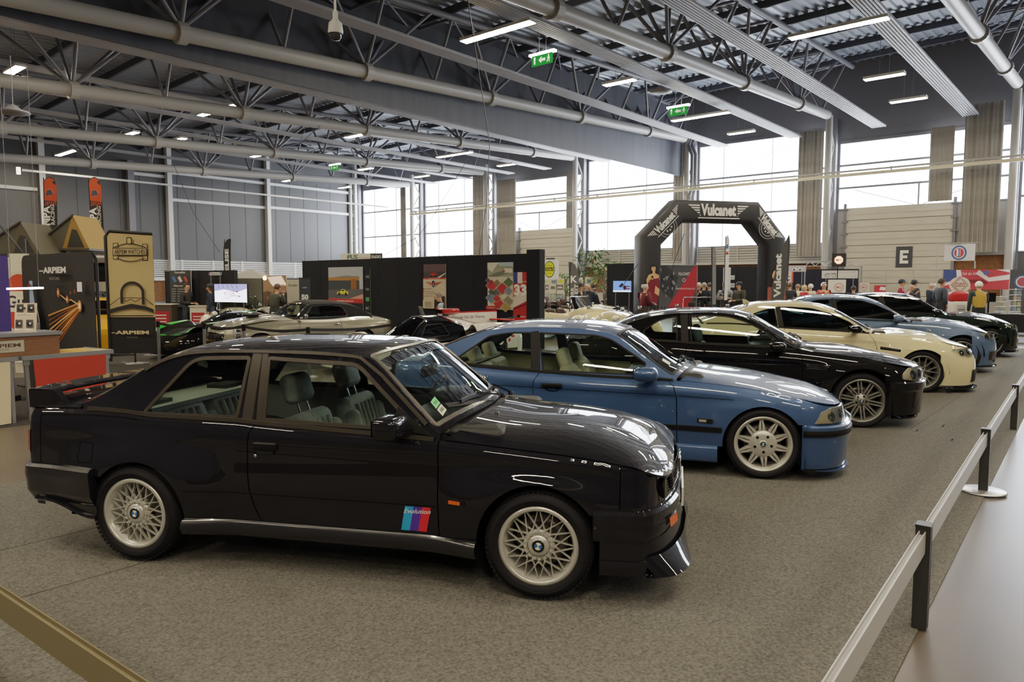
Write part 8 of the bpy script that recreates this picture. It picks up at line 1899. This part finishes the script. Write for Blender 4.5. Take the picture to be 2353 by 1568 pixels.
# club table, racks, pump and crate
pa, pb = onz(2240, 800, .0), onz(2420, 790, 0); A = at(2205, 650, 22.3); B = at(2420, 650, 21.4); u = Vector((B.x-A.x, B.y-A.y, 0)); L = u.length
t = thing('club_table', 'long table under a black cloth at the photo edge', 'table', (A.x, A.y, 0), math.atan2(u.y, u.x)); zt = .80
b = MB(); b.box2((0, 0, zt-.03), (L, .8, zt)); b.build('table_top', col('#14161d', .8), t); b = MB(); b.grid(lambda a, v: (L*a, -.02-.02*math.sin(a*60)*(1-v), .26+(zt-.26)*v), 60, 4); b.build('table_skirt', col('#14161d', .85), t)
for x in (.1, L-.1):
    for y in (.08, .7): b = MB(); b.box2((x-.02, y-.02, 0), (x+.02, y+.02, zt-.03)); b.build('leg', M_STEELD, t)
b = MB(); b.box2((.1, .2, .12), (L-.1, .24, .18)); b.build('stretcher', col('#8d857a'), t)
def rack(label, px, d, h, n):
    q = at(px, 650, d); r_ = thing('postcard_rack', label, 'rack', (q.x, q.y, zt), AZ-PI/2); b = MB(); b.box2((-.12, -.12, 0), (.12, .12, .03)); b.tube([(0, 0, 0), (0, 0, h)], .015, 6)
    for k in range(n+1): z = .06+(h-.1)*k/n; b.box2((-.13, -.10, z), (.13, .10, z+.012))
    b.build('rack_frame', M_WHITE, r_)
    for k in range(n):
        z = .075+(h-.1)*k/n
        for s in (-1, 1): b = MB(); b.box((s*.062, -.085, z+(h-.1)/n*.38), (.10, .012, (h-.1)/n*.66)); b.build('postcard', col(('#7f96a5', '#9aa58c', '#b5a58a', '#8a8f9c')[(k+(s > 0)) % 4]), r_)
rack('tall white postcard rack at the photo edge', 2335, 22.2, .78, 4); rack('shorter wire postcard rack with two rows of cards', 2302, 22.4, .55, 3); 
q = at(2281, 650, 22.2); t = thing('laptop', 'black laptop open beside the postcard racks', 'laptop', (q.x, q.y, zt), AZ-PI/2); b = MB(); b.box2((-.2, -.14, 0), (.2, .14, .02)); b.build('keyboard_base', M_BLK, t); b = MB(); b.box((0, .15, .50), (.44, .02, .28)); b.box((0, .15, .2), (.04, .03, .38)); b.build('screen', M_GBLK, t)
b = MB(); q = at(2255, 716, 22.0); b.rbox((0, 0, .03), (.28, .2, .06), .02); o = b.build('orange_box', col('#c2602a', .5), label='small orange box lying on the black cloth table', cat='box'); o.location = (q.x, q.y, zt)
q = at(2204, 650, 23.2); t = thing('fuel_pump', 'small white and red vintage fuel pump with a diamond sign', 'fuel pump', (q.x, q.y, 0), AZ-PI/2)
b = MB(); b.mat(col('#d6d2c8', .4)).rbox((0, 0, .66), (.50, .34, 1.0), .05); b.mat(col('#b0b0ae')).box((0, -.172, .9), (.26, .01, .3)); b.mat(col('#2a2a2c')); b.box((0, -.18, .9), (.22, .01, .02)); b.box((0, -.18, .62), (.4, .01, .01)); b.mat(col('#8d8a84')).box2((-.3, -.2, 0), (.3, .2, .17)); b.build('pump_body', None, t)
b = MB(); b.mat(col('#b3282c', .35)).rbox((0, 0, 1.30), (.56, .34, .34), .1); b.build('pump_head', None, t)
sh = Sheet(.004); D = lambda k: [(0, .28*k), (.28*k, 0), (0, -.28*k), (-.28*k, 0)]; sh.disc(0, 0, .34, .26, '#d9d4ca'); sh.poly(D(1.), '#8a2f33'); sh.poly(D(.9), '#d9d4ca'); sh.poly(D(.78), '#8a2f33'); sh.poly(D(.70), '#d9d4ca'); sh.text('OZO', 0, -.05, .11, '#8a2f33', .03, 'c', .3); o = sh.b.build('diamond_sign', None, t); o.matrix_basis = sh.place((.0, -.03, 1.68), (1, 0, 0)); b = MB(); b.box((0, .0, 1.55), (.06, .04, .3)); b.build('sign_stem', M_WHITE, t)
q = at(2146, 650, 26); t = thing('display_crate', 'white display cabinet behind the dark green coupe', 'cabinet', (at(2052, 650, 24).x, at(2052, 650, 24).y, 0), AZ-PI/2); b = MB(); b.mat(col('#b9bdb8', .5)).box2((-.5, -.2, 0), (.4, .2, 1.35)); b.mat(col('#8f9c9c')); [b.box((-.25+.3*k, -.21, 1.0), (.24, .01, .3)) for k in range(3)]; b.mat(col('#b0423a')).box((-.3, -.22, 1.28), (.3, .01, .12)); b.build('cabinet_body', None, t)
def d_(sh, w, h): sh.rect(0, 0, w, h, '#b8323a'); sh.poly([(.45*w, .3*h), (.95*w, .2*h), (w, .7*h), (.55*w, .8*h)], '#e6dcdc')
hang('red_sign', 'small red sign with a white card in front of the lettered door', 'sign', 2008, 656, 2035, 671, 29.5, 29.4, d_)
# ---------------------------------------------------------------- visitors
def skin_mesh(name, V, Ed, rad, mats, sub=1):
    me = bpy.data.meshes.new(name); me.from_pydata(V, Ed, []); o = bpy.data.objects.new(name, me); COL.objects.link(o)
    md = o.modifiers.new('s', 'SKIN'); md.use_smooth_shade = True; md.branch_smoothing = .3
    sv = me.skin_vertices[0].data
    for i, r in enumerate(rad): sv[i].radius = (r, r) if not isinstance(r, tuple) else r
    sv[0].use_root = True
    if sub: o.modifiers.new('d', 'SUBSURF').levels = sub
    dg = bpy.context.evaluated_depsgraph_get(); m2 = bpy.data.meshes.new_from_object(o.evaluated_get(dg)); bpy.data.objects.remove(o); bpy.data.meshes.remove(me)
    m2.materials.clear(); [m2.materials.append(m) for m in mats]; m2.polygons.foreach_set('use_smooth', [True]*len(m2.polygons))
    return m2
SKINC = ('#c99a7c', '#b98468', '#d0a58a')
def person(label, px, d, face, top, legs='#23262d', hair='#5a4a3c', hs='short', Hh=1.74, arms='down', lean=0., sleeve=None, vest=None, cap=None, sit=False, skin=0, beard=None, tilt=0.):
    p = at(px, 650, d); root = thing('person', label, 'person', (p.x, p.y, 0), AZ+PI+math.radians(face))
    k = Hh/1.715; L = math.radians(lean)
    def up(x, y, z, zp=.95):   # lean about the hips
        z0 = zp; dz = z-z0; return (x*math.cos(L)+dz*math.sin(L), y, z0-x*math.sin(L)+dz*math.cos(L))
    V = []; Ed = []; R = []
    def v(q, r, par=None):
        V.append(tuple(c*k for c in q)); R.append(r*k if not isinstance(r, tuple) else tuple(c*k for c in r)); 
        if par is not None: Ed.append((par, len(V)-1))
        return len(V)-1
    hp = .95 if not sit else .70
    P0 = lambda x, y, z: up(x, y, z-(.95-hp), hp)
    pel = v((0, 0, hp), (.155, .115)); sp1 = v(P0(0, 0, 1.12), (.15, .11), pel); ch = v(P0(0, 0, 1.32), (.17, .115), sp1); nk = v(P0(-.005, 0, 1.45), .058, ch)
    T = math.radians(tilt); hb = P0(.0, 0, 1.495); dirx = math.sin(L*.5+T); dirz = math.cos(L*.5+T)
    hd = lambda a, f=0.: (hb[0]+a*dirx+f*dirz, 0, hb[2]+a*dirz-f*dirx)
    h0 = v(hd(.01, .015), .062, nk); h1 = v(hd(.07, .03), .078, h0); h2 = v(hd(.13, .02), .092, h1); h3 = v(hd(.185, .01), .072, h2)
    legsV = {}; armV = {}
    for s in (-1, 1):
        if sit: pts = [((.06, s*.10, .69), .085), ((.46, s*.12, .66), .062), ((.44, s*.12, .12), .043), ((.55, s*.13, .05), .035)]
        else: pts = [((0, s*.095, .88), .088), ((.015, s*.105, .50), .062), ((-.015, s*.11, .10), .043), ((.13, s*.125, .035), .034)]
        q = pel; ids = []
        for c, r in pts: q = v(c, r, q); ids.append(q)
        legsV[s] = ids
        sh_ = P0(0, s*.185, 1.405)
        A = {'down': [(-.02, .245, 1.12), (.05, .25, .86)], 'folded': [(.02, .25, 1.13), (.21, -.02, 1.16)], 'hold': [(.02, .24, 1.12), (.27, .10, 1.10)], 'reach': [(.12, .24, 1.18), (.40, .22, 1.08)], 'type': [(.04, .24, 1.14), (.32, .14, 1.06)], 'pocket': [(-.06, .27, 1.12), (.04, .19, .93)], 'face': [(.12, .22, 1.20), (.20, .06, 1.40)]}
        a_ = arms if isinstance(arms, str) else arms[0 if s < 0 else 1]
        e_, w_ = A[a_]
        if a_ == 'folded' and s > 0: w_ = (w_[0]+.03, w_[1], w_[2]+.05)
        e = P0(e_[0], s*e_[1], e_[2]); w = P0(w_[0], s*w_[1], w_[2]); q = v(sh_, .062, ch); q1 = v(e, .043, q); q2 = v(w, .030, q1); armV[s] = (q, q1, q2)
        ev, wv = Vector(e), Vector(w); fd = (wv-ev).normalized(); side = Vector((0, -s, 0)) if abs(fd.y) < .8 else Vector((0, 0, 1)); side = (side-fd*side.dot(fd)).normalized(); nn = fd.cross(side)
        pm_ = v(wv+fd*.055, (.036, .018), q2)
        for j in range(4):
            b0 = wv+fd*.095+side*(.03-.02*j); ln = (.038, .045, .042, .032)[j]; f1 = v(b0, .0095, pm_); f2 = v(b0+fd*ln+nn*.012*s, .0085, f1); v(b0+fd*ln*1.6+nn*.035*s, .0075, f2)
        t1 = v(wv+fd*.045+side*.045, .011, pm_); v(wv+fd*.085+side*.062+nn*.01*s, .0095, t1)
    skm = pmat('skin_%d' % skin, SKINC[skin], .55)
    cl = set([pel, sp1, ch, nk]+[i for s in (-1, 1) for i in legsV[s]]+[i for s in (-1, 1) for i in armV[s][:2]])
    RB = [(tuple(c*.74 for c in r) if isinstance(r, tuple) else r*.74) if i in cl else r for i, r in enumerate(R)]
    me = skin_mesh('body', V, Ed, RB, [skm], 1)
    c0 = Vector(hd(.085, .02))*k; fdir = Vector((dirz, 0, -dirx)); ud = Vector((dirx, 0, dirz))
    best = sorted(me.vertices, key=lambda q: (q.co-(c0+fdir*.1*k)).length)[:3]
    for q in best: q.co += fdir*.018*k
    o = bpy.data.objects.new('body', me); COL.objects.link(o); o.parent = root
    # face, ears
    b = MB(); F0 = lambda a, y, f: Vector(hd(a, f))*k+Vector((0, y*k, 0))
    b.mat(skm)
    for s in (-1, 1): b.rbox(F0(.10, s*.083, .0), (.03*k, .018*k, .06*k), .008*k, None, 8, 6)
    b.rbox(F0(.085, 0, .118), (.03*k, .026*k, .05*k), .011*k, None, 8, 6)
    b.mat(col('#231a16'))
    for s in (-1, 1): b.rbox(F0(.115, s*.032, .102), (.012*k, .026*k, .011*k), .005*k, None, 8, 4); b.rbox(F0(.138, s*.034, .10), (.014*k, .036*k, .008*k), .0035*k, None, 8, 4)
    b.mat(col('#8a4a40')); b.rbox(F0(.045, 0, .100), (.012*k, .045*k, .012*k), .005*k, None, 8, 4)
    b.build('face', None, root)
    def cover(nm, idx, grow, c, ends=None, sub=1):
        mp = {}; V2 = []; R2 = []; E2 = []
        for i in idx: mp[i] = len(V2); V2.append(V[i]); R2.append(tuple(x+grow*k for x in R[i]) if isinstance(R[i], tuple) else R[i]+grow*k)
        for a, b_ in Ed:
            if a in mp and b_ in mp: E2.append((mp[a], mp[b_]))
        for i, q in (ends or {}).items(): V2[mp[i]] = q
        m = c if not isinstance(c, str) else pmat('cloth_'+c.strip('#'), c, .85, noise=(9, .12, 3, (1, 1, 1)))
        m2 = skin_mesh(nm, V2, E2, R2, [m], sub); o = bpy.data.objects.new(nm, m2); COL.objects.link(o); o.parent = root; return o
    ndn = {nk: tuple((Vector(V[ch])*.2+Vector(V[nk])*.8)[:])}
    cover('trousers', [pel, sp1]+[i for s in (-1, 1) for i in legsV[s][:3]], .014, legs)
    if sleeve: cover('shirt', [pel, sp1, ch, nk]+[i for s in (-1, 1) for i in armV[s]], .015, sleeve, ndn); cover('vest', [sp1, pel, ch, nk]+[armV[s][0] for s in (-1, 1)], .027, vest or top, ndn)
    else: cover('jacket', [pel, sp1, ch, nk]+[i for s in (-1, 1) for i in armV[s]], .026, top, ndn)
    for s in (-1, 1): cover('shoe', legsV[s][2:4], .012, '#1c1a19')
    hc = Vector(hd(.135, .0))*k
    if hs != 'bald':
        b = MB(); b.mat(pmat('hair_'+hair.strip('#'), hair, .8)); ext = {'short': -.15, 'long': -1.2, 'fringe': -.1}[hs]
        M = Matrix.Translation(hc) @ Matrix((fdir, Vector((0, 1, 0)), ud)).transposed().to_4x4()
        def hf(u, w_):
            a = 2*PI*u; lo = ext if hs == 'long' else (-.55 if True else 0); front = math.cos(a); low = lo+(.75-lo)*sstep(.15, .75, front)
            if hs == 'fringe': top_ = .55
            else: top_ = PI/2
            ph = low+(top_-low)*w_; r = .107*k*(1+.05*math.sin(5*a+3*w_))
            return M @ Vector((r*math.cos(ph if ph > -.6 else -.6)*math.cos(a)*1.02, r*.92*math.cos(ph if ph > -.6 else -.6)*math.sin(a), r*.98*math.sin(ph) if ph > -1.0 else r*(.98*math.sin(-1.)+(ph+1.)*1.0)))
        b.grid(hf, 24, 8); b.build('hair', None, root)
    if beard: b = MB(); b.mat(pmat('hair_'+beard.strip('#'), beard, .8)); b.rbox(F0(.03, 0, .075), (.06*k, .10*k, .06*k), .026*k, None, 12, 8); b.build('beard', None, root)
    if cap:
        b = MB(); b.mat(pmat('cap_'+cap.strip('#'), cap, .7)); M = Matrix.Translation(hc) @ Matrix((fdir, Vector((0, 1, 0)), ud)).transposed().to_4x4()
        b.lathe([(.112*k, .0), (.112*k, .03*k), (.098*k, .075*k), (.06*k, .108*k), (0, .118*k)], 20, M); b.rbox(M @ Vector((.145*k, 0, .012*k)), (.11*k, .15*k, .016*k), .007*k, None, 12, 4); b.build('cap', None, root)
    return root
person('man in a maroon pullover with thin white hair, turned away below the arch', 1482, 22.0, 115, '#5a1e2c', '#3a3533', '#c9c2b8', 'fringe', 1.73, 'hold')
person('grey haired man in a dark vest with folded arms below the arch', 1667, 26, -25, '#2b2e35', '#3a2530', '#c9c9c8', 'short', 1.76, 'folded', sleeve='#85878c', vest='#33373c')
person('man in a dark cap and olive grey coat with hands together below the arch', 1699, 25.3, -65, '#3c3d36', '#2b2a2a', '#3a3430', 'short', 1.76, 'hold', cap='#22242a')
person('white haired visitor in a dark coat, farthest of the three talking beside the arch', 1606, 29, 70, '#22262c', hair='#b9b3a6', arms='pocket')
person('visitor with grey brown hair in a black coat, middle of the three talking', 1618, 28.3, 160, '#15171b', hair='#8d8371', arms='hold')
person('dark haired visitor in a black coat nearest the thin grey flag', 1631, 27.4, -150, '#121418', hair='#4f463e', arms='pocket')
person('man in a black coat, cap and lanyard beside the K flag', 1334, 24.2, 75, '#17191f', hair='#4d4640', arms='down', cap='#2a2a2e', Hh=1.72)
person('bald man in a black jacket behind the capped man at the K flag', 1349, 27.0, -70, '#1a1a1c', hs='bald', arms='hold', Hh=1.73)
person('dark haired man in a navy coat facing the bald man near the K flag', 1361, 26.2, -110, '#1d2638', hair='#4a3a30', arms='down', Hh=1.70)
pp = person('bald man with glasses in a navy vest typing on the laptop', 1019, 18.1, -88, '#1a2031', '#20242c', hs='fringe', hair='#8d8378', arms='type', sleeve='#a9bfc6', vest='#181d2c', sit=True, Hh=1.80, tilt=14, lean=8)
b = MB(); b.lathe([(0, .60), (.19, .60), (.2, .57), (.03, .55), (.03, .04), (.22, .03), (.22, 0)], 20); o = b.build('bar_stool', M_BLK, label='black stool under the man typing on the laptop', cat='stool'); o.location = (pp.location.x, pp.location.y, 0)
person('dark haired man in a charcoal jacket holding white papers at the dark booth', 428, 23.0, 70, '#2c2c2e', '#3a4350', '#3b2a22', 'short', 1.72, 'hold')
person('visitor in a dark cap and navy jacket facing the man with papers', 483, 22.4, -75, '#1f2838', '#4d5a6c', '#4a3a2e', 'long', 1.70, 'down', cap='#20242c')
person('person in a grey green jacket bending beside the sepia poster', 628, 21.0, 150, '#3e4039', '#2b2c2e', '#5a4a40', 'short', 1.72, ('face', 'hold'), 14)
person('bald man in a dark jacket behind the bending person', 650, 21.9, -160, '#2a2724', hs='bald', skin=1, arms='down')
person('white haired man in a white and red jacket behind the watch card', 54, 15.6, 20, '#c9c2b8', '#3a2a2c', '#d0cbc4', 'fringe', 1.58, 'down')
person('white haired visitor in grey behind the blade flag', 1797, 29, 30, '#8d8a88', hair='#cfccc8', Hh=1.66)
person('dark haired man in a black coat seen from behind among the right visitors', 1815, 28.4, 175, '#1d2128', hair='#5a4c42', Hh=1.74)
person('visitor in a cream padded coat seen from behind', 1834, 28.9, -170, '#c9bb8e', hair='#7d6a58', Hh=1.68)
person('blond visitor in a red jacket', 1849, 27.9, 100, '#a81c26', '#25304a', '#c4ab78', 'long', 1.65)
person('white haired visitor in a beige jacket', 1863, 28.4, -165, '#b3a48c', hair='#d2cec6', Hh=1.69)
person('smiling white haired man in a coral red sweater with a lanyard', 1893, 27.6, 5, '#c2402f', '#2a2c36', '#dcdad6', 'short', 1.75)
person('dark haired person in a black coat low in front of the white octagon board', 1962, 27.4, 160, '#191c22', hair='#3a302a', Hh=1.62)
person('man with a dark cap and red and navy jacket behind the bald man', 2072, 27.2, 60, '#8a1a34', '#23283a', '#2a2624', 'short', 1.86, cap='#1c2030')
person('person in a dark cap and beige coat behind the bald man', 2101, 27.6, 100, '#2d3138', '#8d7a58', '#2a2624', 'short', 1.84, cap='#22262e')
person('bald man in a dark jacket looking down at his raised hand', 2086, 24.4, 75, '#23222a', '#2a2a2e', hs='bald', skin=1, arms=('hold', 'face'), lean=8, tilt=12, Hh=1.72)
person('bald man in a navy coat seen from behind', 2143, 26.2, -150, '#1c2434', '#1a1c22', '#c9bfb4', 'fringe', 1.76)
person('dark haired man in a blue grey quilted jacket beside the fuel pump', 2164, 24.3, 95, '#2f3843', '#23252b', '#3a2c24', 'short', 1.88, 'pocket', skin=1)
person('person in a dark coat half hidden behind the diamond sign', 2222, 25.6, 40, '#1f2026', hair='#6a5a4c', Hh=1.66, arms='hold')
person('white haired person in a mustard vest leaning over the club table', 2252, 21.6, 165, '#a8873c', '#22242c', '#e6e2d8', 'short', 1.78, ('reach', 'down'), 6, sleeve='#1d2a30', vest='#a8873c')
# ---------------------------------------------------------------- world and view
w = bpy.data.worlds.new('hall_air'); bpy.context.scene.world = w; w.use_nodes = True
w.node_tree.nodes['Background'].inputs[0].default_value = (.55, .58, .62, 1); w.node_tree.nodes['Background'].inputs[1].default_value = .25
vs_ = bpy.context.scene.view_settings
vs_.view_transform = 'Filmic'; vs_.look = 'Medium Contrast'; vs_.exposure = .35
